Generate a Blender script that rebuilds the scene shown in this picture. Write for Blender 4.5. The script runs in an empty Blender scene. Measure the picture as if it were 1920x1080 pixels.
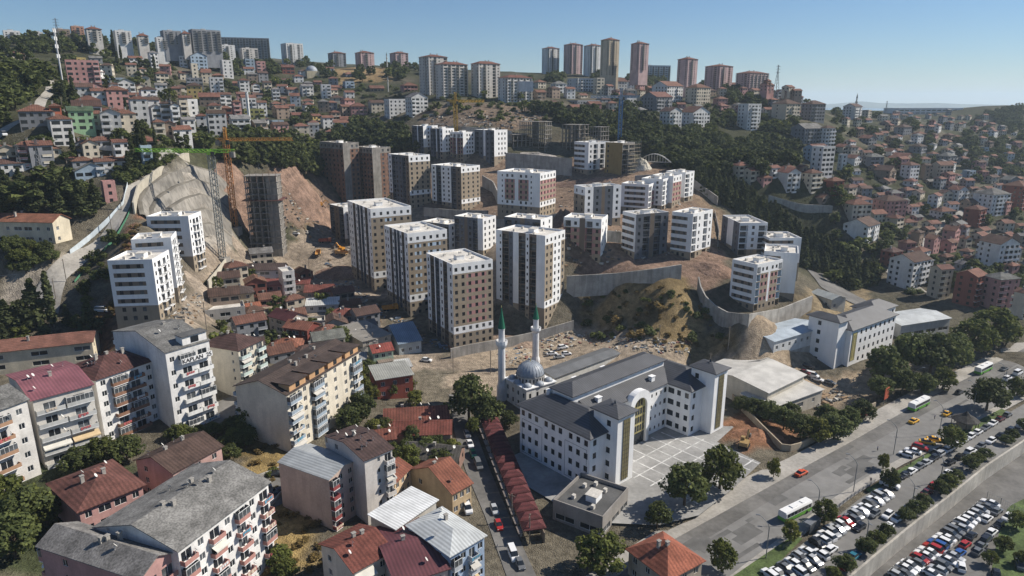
import bpy, math, random, time
import numpy as np
from mathutils import Vector, Matrix
T0 = time.time()
rnd = random.Random(7)
scene = bpy.context.scene
COL = scene.collection
# ------------------------------------------------------------------ camera
FPX, PITCH, CAMZ = 1280.0, math.radians(15.3), 100.0
cam_d = bpy.data.cameras.new("camera")
cam = bpy.data.objects.new("camera", cam_d); COL.objects.link(cam)
cam.location = (0, 0, CAMZ); cam.rotation_euler = (math.pi/2 - PITCH, 0, 0)
cam_d.sensor_fit = 'HORIZONTAL'; cam_d.sensor_width = 36.0
cam_d.lens = 36.0*FPX/1920.0
cam_d.clip_start = 1.0; cam_d.clip_end = 60000.0
scene.camera = cam
# ------------------------------------------------------------------ sky, sun, exposure
SUN_EL, SUN_AZ = math.radians(41), math.radians(76)       # azimuth clockwise from +Y
world = bpy.data.worlds.new("World"); scene.world = world; world.use_nodes = True
wn = world.node_tree; bg = wn.nodes["Background"]
sky = wn.nodes.new("ShaderNodeTexSky"); sky.sky_type = 'NISHITA'; sky.sun_disc = False
sky.sun_elevation = SUN_EL; sky.sun_rotation = SUN_AZ
sky.altitude = 150.0; sky.air_density = 1.0; sky.dust_density = 0.0; sky.ozone_density = 8.0
wn.links.new(sky.outputs[0], bg.inputs[0]); bg.inputs[1].default_value = 0.071
sun_d = bpy.data.lights.new("sun", 'SUN'); sun_d.energy = 5.0; sun_d.angle = math.radians(0.53)
sun_d.color = (1.0, 0.93, 0.82)
sun = bpy.data.objects.new("sun", sun_d); COL.objects.link(sun)
sdir = Vector((math.sin(SUN_AZ)*math.cos(SUN_EL), math.cos(SUN_AZ)*math.cos(SUN_EL), math.sin(SUN_EL)))
sun.rotation_euler = sdir.to_track_quat('Z', 'Y').to_euler(); sun.location = (300, 100, 400)
scene.view_settings.view_transform = 'Standard'; scene.view_settings.look = 'None'
scene.view_settings.exposure = 0.36; scene.view_settings.gamma = 1.0
scene.render.engine = 'CYCLES'
cy = scene.cycles
cy.use_denoising = True; cy.max_bounces = 5; cy.diffuse_bounces = 3; cy.glossy_bounces = 2
cy.transmission_bounces = 3; cy.volume_bounces = 1; cy.transparent_max_bounces = 6
cy.use_adaptive_sampling = True; cy.adaptive_threshold = 0.02
cy.caustics_reflective = False; cy.caustics_refractive = False
scene.render.resolution_x = 1024; scene.render.resolution_y = 576
# ------------------------------------------------------------------ measuring: photo pixel (1920x1080) -> ray -> point on the land
CP, SP = math.cos(PITCH), math.sin(PITCH)
def ray(px, py):
    a, b = (px-960.0)/FPX, (540.0-py)/FPX
    v = np.array([a, CP + b*SP, -SP + b*CP]); return v/np.linalg.norm(v)
CAM = np.array([0, 0, CAMZ])
def on_z(px, py, z):
    d = ray(px, py); return CAM + d*((z-CAMZ)/d[2])
def on_d(px, py, dist): return CAM + ray(px, py)*dist
# heights of the land, surveyed from the photograph: (px, py, z) and (px, py, slant distance)
CZ = [(1300,1000,0),(1500,850,0),(1700,760,0),(1900,660,1),(1000,1060,0),(1150,940,0.5),(1250,850,1),(1400,800,1.5),(900,1000,1),(880,880,1.5),
 (860,780,2.5),(960,780,2),(1100,690,4),(960,720,3),(1400,720,2.5),(1500,700,3),(1600,690,2.5),(1720,690,1.5),(1560,1000,0),(1700,900,0),(1860,780,0),(1920,1000,-4),(1650,1075,-4),
 (800,850,3),(760,760,4),(700,900,4),(620,1000,5),(520,1000,6),(480,870,9),(560,900,6),(420,900,9),(360,820,11),(250,840,12),(100,950,12),(300,1100,6),(0,1000,14),(450,760,12),
 (560,760,9),(660,700,8),(560,660,11),(480,640,14),(400,620,16),(850,652,5.5),(780,600,8),(1010,618,8),(900,650,5.5),(1100,640,5),(1200,650,4.5),(720,545,12),(640,560,13),(600,600,12),
 (0,740,14),(180,660,16),(100,700,15),(302,605,27),(337,570,28),(366,510,31),(400,510,28),(430,480,29),(490,468,25),(600,470,21),(700,500,15),(640,430,24),(560,540,16),
 (1040,500,31),(1100,495,31),(1210,488,32),(1310,488,32),(1150,535,24),(1120,560,17),(1250,560,23),(1330,600,14),(1200,610,14),(1130,615,8),(1330,660,5),(1395,478,30),(1400,590,22),(1490,550,20),(1480,600,12),
 (1560,620,7),(1640,570,5),(1720,545,6),(1850,595,5),(1800,540,8),(1900,545,8),(1560,545,10),(1520,500,12),(1750,480,13),(1880,470,13),(1700,400,24),(1880,400,23),(1600,430,20),(1880,300,42),(1750,240,72),(1880,250,55),(1700,300,45),(60,440,47),(0,525,37),(150,500,39),(200,460,44),(120,540,34),(1440,440,24),(1500,470,15)]
CD = [(0,300,330),(60,360,325),(80,250,370),(40,200,430),(60,140,480),(0,85,700),(150,78,760),(350,97,840),(450,112,860),(550,126,850),
 (200,180,480),(300,160,600),(300,235,430),(210,300,365),(200,380,330),(250,340,345),(245,420,310),(330,300,360),(330,375,345),(400,440,348),(430,300,400),(460,250,465),(500,180,650),(540,290,440),(550,330,440),(520,390,405),(600,375,440),
 (640,310,500),(650,200,620),(700,130,760),(700,230,565),(780,215,545),(850,182,590),(870,212,530),(900,245,490),(770,390,405),(860,392,395),(985,408,352),(930,312,462),(850,300,470),(1000,285,480),(1110,328,440),(1170,395,370),(1050,380,400),
 (1280,385,392),(1230,320,440),(1190,300,470),(1060,250,515),(1250,248,545),(1200,172,800),(1140,142,850),(1330,163,800),(1000,150,780),(1400,170,790),(1480,185,760),(1400,250,600),(1350,300,520),(1550,245,650),(1550,330,470),(1450,370,440),
 (1600,222,900),(1900,196,1350),(1830,226,1150),(1650,224,1150),(1730,224,1250)]
EXTRA = [(-900,-200,60),(900,-200,-5),(0,-200,5),(0,60,2),(-200,60,15),(200,60,-2),(-1500,1500,190),(0,1800,120),(-500,1500,170),(600,1800,45),(1500,2500,25),(3000,3000,40),(0,4000,60),(-3000,4000,120),(2500,1200,70),(1500,700,40),(900,300,10),(500,100,-4),(-900,700,170),(-1500,300,150),(-600,300,110)]
_P = [on_z(*c) for c in CZ] + [on_d(*c) for c in CD] + [np.array(e, float) for e in EXTRA]
_P = np.array(_P)
_S, _C = 100.0, 0.10
def _phi(r2): return np.sqrt(r2 + _C*_C)
_xy = _P[:, :2]/_S
_A = _phi(((_xy[:, None, :]-_xy[None, :, :])**2).sum(-1))
_n = len(_P); _M = np.zeros((_n+3, _n+3)); _M[:_n, :_n] = _A - np.eye(_n)*0.004
_M[:_n, _n] = 1; _M[:_n, _n+1:] = _xy; _M[_n, :_n] = 1; _M[_n+1:, :_n] = _xy.T
_w = np.linalg.solve(_M, np.concatenate([_P[:, 2], [0, 0, 0]]))
def surf(x, y):
    q = np.stack([np.ravel(x), np.ravel(y)], 1)/_S
    out = np.empty(len(q))
    for i in range(0, len(q), 20000):
        c = q[i:i+20000]
        out[i:i+20000] = _phi(((c[:, None, :]-_xy[None])**2).sum(-1))@_w[:_n] + _w[_n] + c@_w[_n+1:]
    return out.reshape(np.shape(x))
def axis(a, b, step, lo, hi, g):
    v = list(np.arange(a, b+.1, step)); s = step
    x = v[-1]
    while x < hi: s *= g; x += s; v.append(x)
    s = step; x = v[0]
    while x > lo: s *= g; x -= s; v.insert(0, x)
    return np.array(v)
GX = axis(-330, 480, 3.5, -6000, 9000, 1.12)
GY = axis(90, 620, 3.5, -60, 14000, 1.12)
_gx, _gy = np.meshgrid(GX, GY)
GZ = surf(_gx, _gy)
_far = np.clip((np.hypot(_gx, _gy)-1900)/1500, 0, 1)
GZ = GZ*(1-_far) + (22.0)*_far
GZ = np.where(_gy > 0, GZ, np.minimum(GZ, 60))
# the flat ground of the road, the car parks and the school yard
def H(x, y):
    i = np.clip(np.searchsorted(GX, x)-1, 0, len(GX)-2); j = np.clip(np.searchsorted(GY, y)-1, 0, len(GY)-2)
    u = (x-GX[i])/(GX[i+1]-GX[i]); v = (y-GY[j])/(GY[j+1]-GY[j])
    return (GZ[j, i]*(1-u)*(1-v)+GZ[j, i+1]*u*(1-v)+GZ[j+1, i]*(1-u)*v+GZ[j+1, i+1]*u*v)
_ts = np.geomspace(70, 9000, 1500)
def at(px, py, h=0.0):
    """point where the sight line of a photo pixel meets the land raised by h"""
    d = ray(px, py); p = CAM[None]+d[None]*_ts[:, None]
    g = p[:, 2]-(H(p[:, 0], p[:, 1])+h)
    k = np.argmax(g < 0)
    if not (g < 0).any(): return CAM+d*700
    if k == 0: return p[0]
    a, b = _ts[k-1], _ts[k]
    for _ in range(18):
        m = (a+b)/2; q = CAM+d*m
        if q[2]-(H(q[0], q[1])+h) < 0: b = m
        else: a = m
    return CAM+d*b
def dist(p): return float(np.linalg.norm(np.asarray(p)-CAM))
def pix(p):
    q = np.asarray(p, float)-CAM
    f = q[1]*CP-q[2]*SP; u = q[1]*SP+q[2]*CP
    return 960+FPX*q[0]/f, 540-FPX*u/f
# ------------------------------------------------------------------ materials
MATS = {}
def pmat(name, color=None, rough=0.85, amt=0.18, scale=0.6, streak=0.0, bump=0.0, bscale=8.0, spec=0.25, metal=0.0, wave=None, fine=0.0):
    """Principled material; color None takes the object's own colour. Noise gives wear, streaks run down walls."""
    m = bpy.data.materials.new(name); m.use_nodes = True; nt = m.node_tree; N = nt.nodes; Lk = nt.links
    b = N["Principled BSDF"]; b.inputs["Roughness"].default_value = rough
    b.inputs["Specular IOR Level"].default_value = spec; b.inputs["Metallic"].default_value = metal
    if color is None:
        oi = N.new("ShaderNodeObjectInfo"); src = oi.outputs["Color"]
    else:
        rgb = N.new("ShaderNodeRGB"); rgb.outputs[0].default_value = (*color, 1); src = rgb.outputs[0]
    tc = N.new("ShaderNodeTexCoord"); co = tc.outputs["Object"]
    def mult(src, fac):
        mx = N.new("ShaderNodeMix"); mx.data_type = 'RGBA'; mx.blend_type = 'MULTIPLY'; mx.inputs[0].default_value = 1
        Lk.new(src, mx.inputs[6]); Lk.new(fac, mx.inputs[7]); return mx.outputs[2]
    def noise(sc, lo, hi, vec=co, det=4, a=0.35, z=0.65):
        n = N.new("ShaderNodeTexNoise"); n.inputs["Scale"].default_value = sc; n.inputs["Detail"].default_value = det
        Lk.new(vec, n.inputs["Vector"])
        r = N.new("ShaderNodeMapRange"); r.inputs[1].default_value = a; r.inputs[2].default_value = z
        r.inputs[3].default_value = lo; r.inputs[4].default_value = hi
        Lk.new(n.outputs["Fac"], r.inputs[0]); return r.outputs[0]
    if amt: src = mult(src, noise(scale, 1-amt, 1+amt*0.6))
    if fine: src = mult(src, noise(scale*9, 1-fine, 1+fine*0.7, det=2))
    if streak:
        mp = N.new("ShaderNodeMapping"); mp.inputs["Scale"].default_value = (0.7, 0.7, 0.10); Lk.new(co, mp.inputs[0])
        src = mult(src, noise(1.0, 1-streak, 1.0, mp.outputs[0], 5, 0.38, 0.55))
    if wave:
        w = N.new("ShaderNodeTexWave"); w.wave_type = 'BANDS'; w.bands_direction = wave[0]; w.inputs["Scale"].default_value = wave[1]
        w.inputs["Distortion"].default_value = 0.6; w.inputs["Detail"].default_value = 1; Lk.new(co, w.inputs["Vector"])
        r = N.new("ShaderNodeMapRange"); r.inputs[3].default_value = 1-wave[2]; r.inputs[4].default_value = 1.05
        Lk.new(w.outputs["Fac"], r.inputs[0]); src = mult(src, r.outputs[0])
    Lk.new(src, b.inputs["Base Color"])
    if bump:
        n = N.new("ShaderNodeTexNoise"); n.inputs["Scale"].default_value = bscale; n.inputs["Detail"].default_value = 4; Lk.new(co, n.inputs["Vector"])
        bp = N.new("ShaderNodeBump"); bp.inputs["Strength"].default_value = bump; bp.inputs["Distance"].default_value = 0.3
        Lk.new(n.outputs["Fac"], bp.inputs["Height"]); Lk.new(bp.outputs[0], b.inputs["Normal"])
    MATS[name] = m; return m
pmat("paint_wall", None, 0.9, 0.14, 0.22, streak=0.10, fine=0.07)
pmat("white_render", (0.79,0.79,0.785), 0.85, 0.06, 0.2, streak=0.07)
pmat("beige_render", (0.31,0.255,0.19), 0.9, 0.08, 0.3, streak=0.08)
pmat("brown_render", (0.17,0.135,0.105), 0.9, 0.08, 0.3)
pmat("pink_render", (0.40,0.21,0.20), 0.9, 0.08, 0.3)
pmat("grey_render", (0.115,0.125,0.145), 0.9, 0.1, 0.3)
pmat("blue_render", (0.42,0.52,0.62), 0.9, 0.1, 0.3)
pmat("accent", None, 0.85, 0.1, 0.4, streak=0.12)
pmat("concrete", (0.36,0.34,0.31), 0.92, 0.22, 0.22, streak=0.22, fine=0.08)
pmat("pale_concrete", (0.46,0.43,0.38), 0.92, 0.2, 0.15, streak=0.2, fine=0.08)
pmat("raw_concrete", (0.27,0.25,0.225), 0.92, 0.2, 0.4, streak=0.25)
pmat("brick_infill", (0.21,0.125,0.09), 0.95, 0.25, 0.5, fine=0.15)
pmat("brick_course", (0.36,0.16,0.10), 0.95, 0.25, 0.5, fine=0.12)
pmat("tile_roof", None, 0.9, 0.28, 0.35, fine=0.22, wave=('X', 0.36, 0.30))
pmat("sheet_roof", None, 0.55, 0.18, 0.25, fine=0.05, wave=('X', 0.42, 0.30), spec=0.4)
pmat("shingle_roof", None, 0.95, 0.35, 0.3, fine=0.35)
pmat("dark_deck", (0.10,0.10,0.10), 0.95, 0.25, 0.2, fine=0.1)
pmat("membrane", (0.58,0.55,0.50), 0.95, 0.22, 0.18, fine=0.12)
pmat("glass", (0.018,0.022,0.027), 0.12, 0.0, spec=0.5)
pmat("curtain_glass", (0.10,0.11,0.12), 0.25, 0.5, 0.4, spec=0.5)
pmat("frame_white", (0.72,0.72,0.71), 0.5, 0.05)
pmat("frame_dark", (0.05,0.045,0.045), 0.5, 0.05)
pmat("rail_metal", (0.25,0.26,0.27), 0.4, 0.1, metal=0.6)
pmat("steel", None, 0.5, 0.15, 1.0, spec=0.4)
pmat("car_paint", None, 0.22, 0.0, spec=0.6)
pmat("rubber", (0.015,0.015,0.015), 0.9, 0)
pmat("dish", (0.62,0.61,0.58), 0.5, 0.1)
pmat("bark", (0.11,0.08,0.055), 0.95, 0.3, 2.0)
pmat("asphalt", (0.19,0.185,0.177), 0.95, 0.22, 0.045, fine=0.10)
pmat("old_asphalt", (0.15,0.144,0.136), 0.95, 0.3, 0.09, fine=0.12)
pmat("paving", (0.33,0.31,0.28), 0.93, 0.2, 0.12, fine=0.12)
pmat("yard_concrete", (0.29,0.285,0.275), 0.93, 0.28, 0.10, fine=0.1)
pmat("white_line", (0.62,0.62,0.6), 0.8, 0.2, 0.8)
pmat("earth", None, 0.97, 0.35, 0.18, fine=0.3, bump=0.8, bscale=0.9)
pmat("rock_lining", (0.27,0.25,0.22), 0.95, 0.3, 0.08, streak=0.3, bump=0.6, bscale=0.25)
pmat("cloth", None, 0.9, 0.1)
pmat("lamp_grey", (0.22,0.23,0.24), 0.45, 0.05, metal=0.5)
pmat("lead_dome", (0.30,0.33,0.37), 0.5, 0.2, 0.5, spec=0.4)
pmat("grass_lawn", (0.085,0.12,0.04), 0.95, 0.35, 0.3, fine=0.3)
pmat("sea_water", (0.10,0.16,0.20), 0.25, 0.1, 0.01, spec=0.5)
pmat("far_hill", (0.14,0.16,0.13), 1.0, 0.3, 0.002)
def leafmat(name, rgb):
    m = bpy.data.materials.new(name); m.use_nodes = True; nt = m.node_tree; N = nt.nodes; Lk = nt.links
    b = N["Principled BSDF"]; b.inputs["Roughness"].default_value = 0.75; b.inputs["Specular IOR Level"].default_value = 0.15
    at_ = N.new("ShaderNodeAttribute"); at_.attribute_name = "leaf"
    oi = N.new("ShaderNodeObjectInfo")
    r = N.new("ShaderNodeMapRange"); r.inputs[3].default_value = 0.75; r.inputs[4].default_value = 1.3; Lk.new(oi.outputs["Random"], r.inputs[0])
    c = N.new("ShaderNodeMix"); c.data_type = 'RGBA'; c.inputs[6].default_value = (*[v*0.6 for v in rgb], 1)
    c.inputs[7].default_value = (rgb[0]*1.6, rgb[1]*1.45, rgb[2]*1.2, 1); Lk.new(at_.outputs["Fac"], c.inputs[0])
    mx = N.new("ShaderNodeMix"); mx.data_type = 'RGBA'; mx.blend_type = 'MULTIPLY'; mx.inputs[0].default_value = 1
    Lk.new(c.outputs[2], mx.inputs[6]); Lk.new(r.outputs[0], mx.inputs[7])
    tr = N.new("ShaderNodeBsdfTranslucent"); sh = N.new("ShaderNodeMixShader"); sh.inputs[0].default_value = 0.38
    Lk.new(mx.outputs[2], b.inputs["Base Color"]); Lk.new(mx.outputs[2], tr.inputs["Color"])
    Lk.new(b.outputs[0], sh.inputs[1]); Lk.new(tr.outputs[0], sh.inputs[2]); Lk.new(sh.outputs[0], N["Material Output"].inputs[0])
    MATS[name] = m
leafmat("leaf", (0.115, 0.14, 0.042)); leafmat("leaf_dark", (0.095, 0.12, 0.046)); leafmat("leaf_lime", (0.15, 0.165, 0.045)); leafmat("leaf_dry", (0.20, 0.155, 0.07))
leafmat("needle", (0.078, 0.098, 0.046))
# ------------------------------------------------------------------ mesh builder and objects
class MB:
    def __init__(s): s.v = []; s.f = []; s.m = []
    def quad(s, a, b, c, d, mi=0):
        n = len(s.v); s.v += [a, b, c, d]; s.f.append((n, n+1, n+2, n+3)); s.m.append(mi)
    def poly(s, pts, mi=0):
        n = len(s.v); s.v += list(pts); s.f.append(tuple(range(n, n+len(pts)))); s.m.append(mi)
    def box(s, x0, x1, y0, y1, z0, z1, mi=0, bottom=True):
        n = len(s.v)
        s.v += [(x0,y0,z0),(x1,y0,z0),(x1,y1,z0),(x0,y1,z0),(x0,y0,z1),(x1,y0,z1),(x1,y1,z1),(x0,y1,z1)]
        fs = [(0,1,5,4),(1,2,6,5),(2,3,7,6),(3,0,4,7),(4,5,6,7)] + ([(3,2,1,0)] if bottom else [])
        s.f += [tuple(n+i for i in f) for f in fs]; s.m += [mi]*len(fs)
    def prism(s, pts, z0, z1, mi=0):
        n = len(s.v); k = len(pts)
        s.v += [(x,y,z0) for x,y in pts] + [(x,y,z1) for x,y in pts]
        for i in range(k): s.f.append((n+i, n+(i+1)%k, n+k+(i+1)%k, n+k+i)); s.m.append(mi)
        s.f.append(tuple(n+k+i for i in range(k))); s.m.append(mi)
        s.f.append(tuple(n+k-1-i for i in range(k))); s.m.append(mi)
    def lathe(s, prof, seg=12, mi=0, cx=0, cy=0):
        n = len(s.v); k = len(prof)
        for i in range(seg):
            a = 2*math.pi*i/seg
            for r, z in prof: s.v.append((cx+r*math.cos(a), cy+r*math.sin(a), z))
        for i in range(seg):
            j = (i+1) % seg
            for q in range(k-1): s.f.append((n+i*k+q, n+j*k+q, n+j*k+q+1, n+i*k+q+1)); s.m.append(mi)
    def bar(s, p, q, r, mi=0, sides=4):
        p, q = Vector(p), Vector(q); d = (q-p).normalized()
        u = d.cross(Vector((0,0,1)) if abs(d.z) < 0.95 else Vector((1,0,0))).normalized(); w = d.cross(u)
        n = len(s.v); off = math.pi/sides
        for e in (p, q):
            for i in range(sides):
                a = 2*math.pi*i/sides+off; s.v.append(tuple(e + (u*math.cos(a)+w*math.sin(a))*r))
        for i in range(sides): s.f.append((n+i, n+(i+1)%sides, n+sides+(i+1)%sides, n+sides+i)); s.m.append(mi)
        s.f.append(tuple(n+i for i in range(sides))[::-1]); s.f.append(tuple(n+sides+i for i in range(sides))); s.m += [mi, mi]
    def tube(s, pts, rads, mi=0, sides=5):
        for a, b, r in zip(pts[:-1], pts[1:], rads): s.bar(a, b, r, mi, sides)
    def mesh(s, name, mats, smooth=False):
        me = bpy.data.meshes.new(name); me.from_pydata(s.v, [], s.f)
        for m in mats: me.materials.append(MATS[m])
        if len(mats) > 1: me.polygons.foreach_set("material_index", s.m)
        if smooth: me.polygons.foreach_set("use_smooth", [True]*len(s.f))
        me.update(); return me
    def build(s, name, mats, parent=None, loc=(0,0,0), rz=0.0, color=None, smooth=False):
        if isinstance(mats, str): mats = [mats]
        return put(name, s.mesh(name, mats, smooth), parent, loc, rz, color)
def put(name, me, parent=None, loc=(0,0,0), rz=0.0, color=None):
    o = bpy.data.objects.new(name, me); COL.objects.link(o)
    if parent is not None: o.parent = parent
    o.location = loc
    if rz: o.rotation_euler = (0, 0, rz)
    if color is not None: o.color = (*color[:3], 1)
    return o
THINGS = []
def tag(o, label, cat, group=None):
    o["label"] = label; o["category"] = cat; o["kind"] = "thing"
    if group: o["group"] = group
    THINGS.append(o); return o
def thing(name, label, cat, loc=(0,0,0), rz=0.0, group=None):
    o = bpy.data.objects.new(name, None); COL.objects.link(o); o.location = [float(c) for c in loc]; o.rotation_euler = (0, 0, rz)
    o.empty_display_size = 0.5
    return tag(o, label, cat, group)
def structure(o): o["kind"] = "structure"; return o
def stuff(o, label=None):
    o["kind"] = "stuff"
    if label: o["label"] = label
    return o
def copy_tree(root, loc, rz, label, cat, group=None, color=None, scale=None):
    r = root.copy(); COL.objects.link(r); r.location = [float(c) for c in loc]; r.rotation_euler = (0, 0, rz)
    if scale: r.scale = scale
    if color is not None: r.color = (*color, 1)
    for ch in root.children:
        c = ch.copy(); COL.objects.link(c); c.parent = r
        if color is not None and ch.get("tint"): c.color = (*color, 1)
        for g in ch.children:
            q = g.copy(); COL.objects.link(q); q.parent = c
    return tag(r, label, cat, group)
# ------------------------------------------------------------------ windows, balconies: shared meshes
_wc = {}
def window_mesh(w, h, frame="frame_white", pane="glass", mull=True):
    k = (round(w, 2), round(h, 2), frame, pane, mull)
    if k not in _wc:
        b = MB(); t = min(0.09, w*0.09); x, z = w/2, h/2
        b.quad((-x,0,-z),(x,0,-z),(x,0,z),(-x,0,z),1)
        y = -0.05
        for (x0,x1,z0,z1) in ((-x,x,-z,-z+t),(-x,x,z-t,z),(-x,-x+t,-z+t,z-t),(x-t,x,-z+t,z-t)) + (((-t/2,t/2,-z+t,z-t),) if mull else ()):
            b.quad((x0,y,z0),(x1,y,z0),(x1,y,z1),(x0,y,z1),0)
        _wc[k] = b.mesh("window", [frame, pane])
    return _wc[k]
_bc = {}
def balcony_mesh(w, dep, style):
    """slab with a parapet (solid) or a railing; stands out towards -y, its slab top at z=0"""
    k = (round(w, 1), round(dep, 1), style)
    if k not in _bc:
        b = MB(); x = w/2
        b.box(-x, x, -dep, 0.02, -0.16, 0, 0)
        if style == 'solid':
            b.box(-x, x, -dep, -dep+0.1, 0, 0.95, 1); b.box(-x, -x+0.1, -dep+0.1, 0, 0, 0.95, 1); b.box(x-0.1, x, -dep+0.1, 0, 0, 0.95, 1)
        else:
            b.box(-x, x, -dep, -dep+0.05, 0.9, 0.97, 1)
            for sx in (-x, x-0.05): b.box(sx, sx+0.05, -dep+0.05, 0, 0.9, 0.97, 1)
            n = max(3, int(w/0.45))
            for i in range(n+1): b.box(-x+i*(w-0.05)/n, -x+i*(w-0.05)/n+0.05, -dep+0.01, -dep+0.04, 0, 0.9, 1)
        _bc[k] = b.mesh("balcony", ["white_render" if style != 'plain' else "concrete", "accent" if style == 'solid' else "rail_metal"])
    return _bc[k]
# ------------------------------------------------------------------ facade with real openings
SPAN = {}          # slot of the wall above and below a window, where it differs from the wall beside it
def parse(spec):
    out = []
    for t in spec.split():
        wd = 1.0
        if '*' in t: t, s = t.split('*'); wd = float(s)
        out.append((t[0], int(t[1:]) if len(t) > 1 else 0, wd))
    return out
def facade(mb, o, u, n, L, zb, z0, floors, fh, spec, wins, gslot, rows=None, bake=False, ww=1.3, wh=1.45, top=0.0, skip=0):
    """wall of length L from zb to z0+floors*fh+top with openings per column and floor.
    column types: w window, d wide window, k door and balcony, g loggia, s slit, . blank; digit = material slot"""
    cols = parse(spec); tot = sum(c[2] for c in cols); us = [0.0]
    for c in cols: us.append(us[-1]+L*c[2]/tot)
    P = lambda a, z, e=0.0: (o[0]+u[0]*a-n[0]*e, o[1]+u[1]*a-n[1]*e, z)
    rz = math.atan2(u[1], u[0]); zt = z0+floors*fh+top
    for ci, (ty, slot, _) in enumerate(cols):
        a0, a1 = us[ci], us[ci+1]; cw = a1-a0
        strips = []
        zprev = zb
        for r in range(floors):
            zf = z0+r*fh
            ms = slot
            if rows: ms = rows(r, slot) if rows(r, slot) is not None else slot
            zlo = zb if r == 0 else zf; zhi = zf+fh if r < floors-1 else zt
            if ty == '.' or r < skip:
                mb.quad(P(a0,zlo), P(a1,zlo), P(a1,zhi), P(a0,zhi), ms); continue
            if ty == 'w': x, y0_, y1_ = min(ww, cw*0.8), 0.95, 0.95+wh; e = 0.16
            elif ty == 'd': x, y0_, y1_ = cw*0.78, 0.85, 0.85+wh+0.1; e = 0.16
            elif ty == 's': x, y0_, y1_ = min(0.7, cw*0.6), 1.1, 2.2; e = 0.16
            elif ty == 'k': x, y0_, y1_ = min(cw*0.7, 2.6), 0.12, 2.3; e = 0.2
            else: x, y0_, y1_ = cw*0.86, 0.1, fh-0.3; e = 1.15
            y1_ = min(y1_, fh-0.25); y0_ = max(0.08, min(y0_, y1_-0.9))
            b0, b1 = (a0+a1-x)/2, (a0+a1+x)/2; c0, c1 = zf+y0_, zf+y1_
            sp = SPAN.get(ms, ms) if SPAN else ms
            mb.quad(P(a0,zlo), P(a1,zlo), P(a1,c0), P(a0,c0), sp); mb.quad(P(a0,c1), P(a1,c1), P(a1,zhi), P(a0,zhi), sp)
            mb.quad(P(a0,c0), P(b0,c0), P(b0,c1), P(a0,c1), ms); mb.quad(P(b1,c0), P(a1,c0), P(a1,c1), P(b1,c1), ms)
            mb.quad(P(b0,c0), P(b1,c0), P(b1,c0,e), P(b0,c0,e), ms); mb.quad(P(b0,c1,e), P(b1,c1,e), P(b1,c1), P(b0,c1), ms)
            mb.quad(P(b0,c0), P(b0,c0,e), P(b0,c1,e), P(b0,c1), ms); mb.quad(P(b1,c0,e), P(b1,c0), P(b1,c1), P(b1,c1,e), ms)
            mid = (b0+b1)/2
            if ty == 'g':
                mb.quad(P(b0,c0,e), P(b1,c0,e), P(b1,c1,e), P(b0,c1,e), ms)
                if bake:
                    q = x*0.36; mb.quad(P(mid-q,c0+.1,e-.03), P(mid+q,c0+.1,e-.03), P(mid+q,c1-.3,e-.03), P(mid-q,c1-.3,e-.03), gslot)
                else:
                    wins.append(('window', P(mid, (c0+c1)/2-0.1, e-0.06), rz, x*0.74, c1-c0-0.3))
                    wins.append(('rail', P(mid, zf+0.1, 0.1), rz, x, 0))
            elif bake: mb.quad(P(b0,c0,e), P(b1,c0,e), P(b1,c1,e), P(b0,c1,e), gslot)
            else: wins.append(('window', P(mid, (c0+c1)/2, e-0.01), rz, x, c1-c0))
            if ty == 'k': wins.append(('balcony', P(mid, zf+0.08, 0), rz, cw*0.94, 0))
_rail = {}
def rail_mesh(w):
    k = round(w, 1)
    if k not in _rail:
        b = MB(); x = k/2
        b.box(-x, x, -0.03, 0.03, 0.95, 1.02)
        for i in range(5): b.box(-x+i*(k-.04)/4, -x+i*(k-.04)/4+.04, -0.02, 0.02, 0, 0.95)
        _rail[k] = b.mesh("railing", ["rail_metal"])
    return _rail[k]
def solve3(Np, Lp, Rp, h, w=None, d=None, yaw=None):
    """near, left and right eave corners in the photo and the height above ground -> base corner, yaw, width, depth"""
    n = at(Np[0], Np[1], h); z = n[2]
    l, r = on_z(Lp[0], Lp[1], z), on_z(Rp[0], Rp[1], z)
    vr, vl = (r-n)[:2], (l-n)[:2]; lr, ll = np.hypot(*vr), np.hypot(*vl)
    if yaw is None:
        a1 = math.atan2(vr[1], vr[0]); a2 = math.atan2(vl[1], vl[0])-math.pi/2
        da = (a2-a1+math.pi) % (2*math.pi)-math.pi
        yaw = a1+da*ll/(ll+lr)
    else: yaw = math.radians(yaw)
    return np.array([n[0], n[1], z-h]), yaw, w or lr, d or ll
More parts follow.
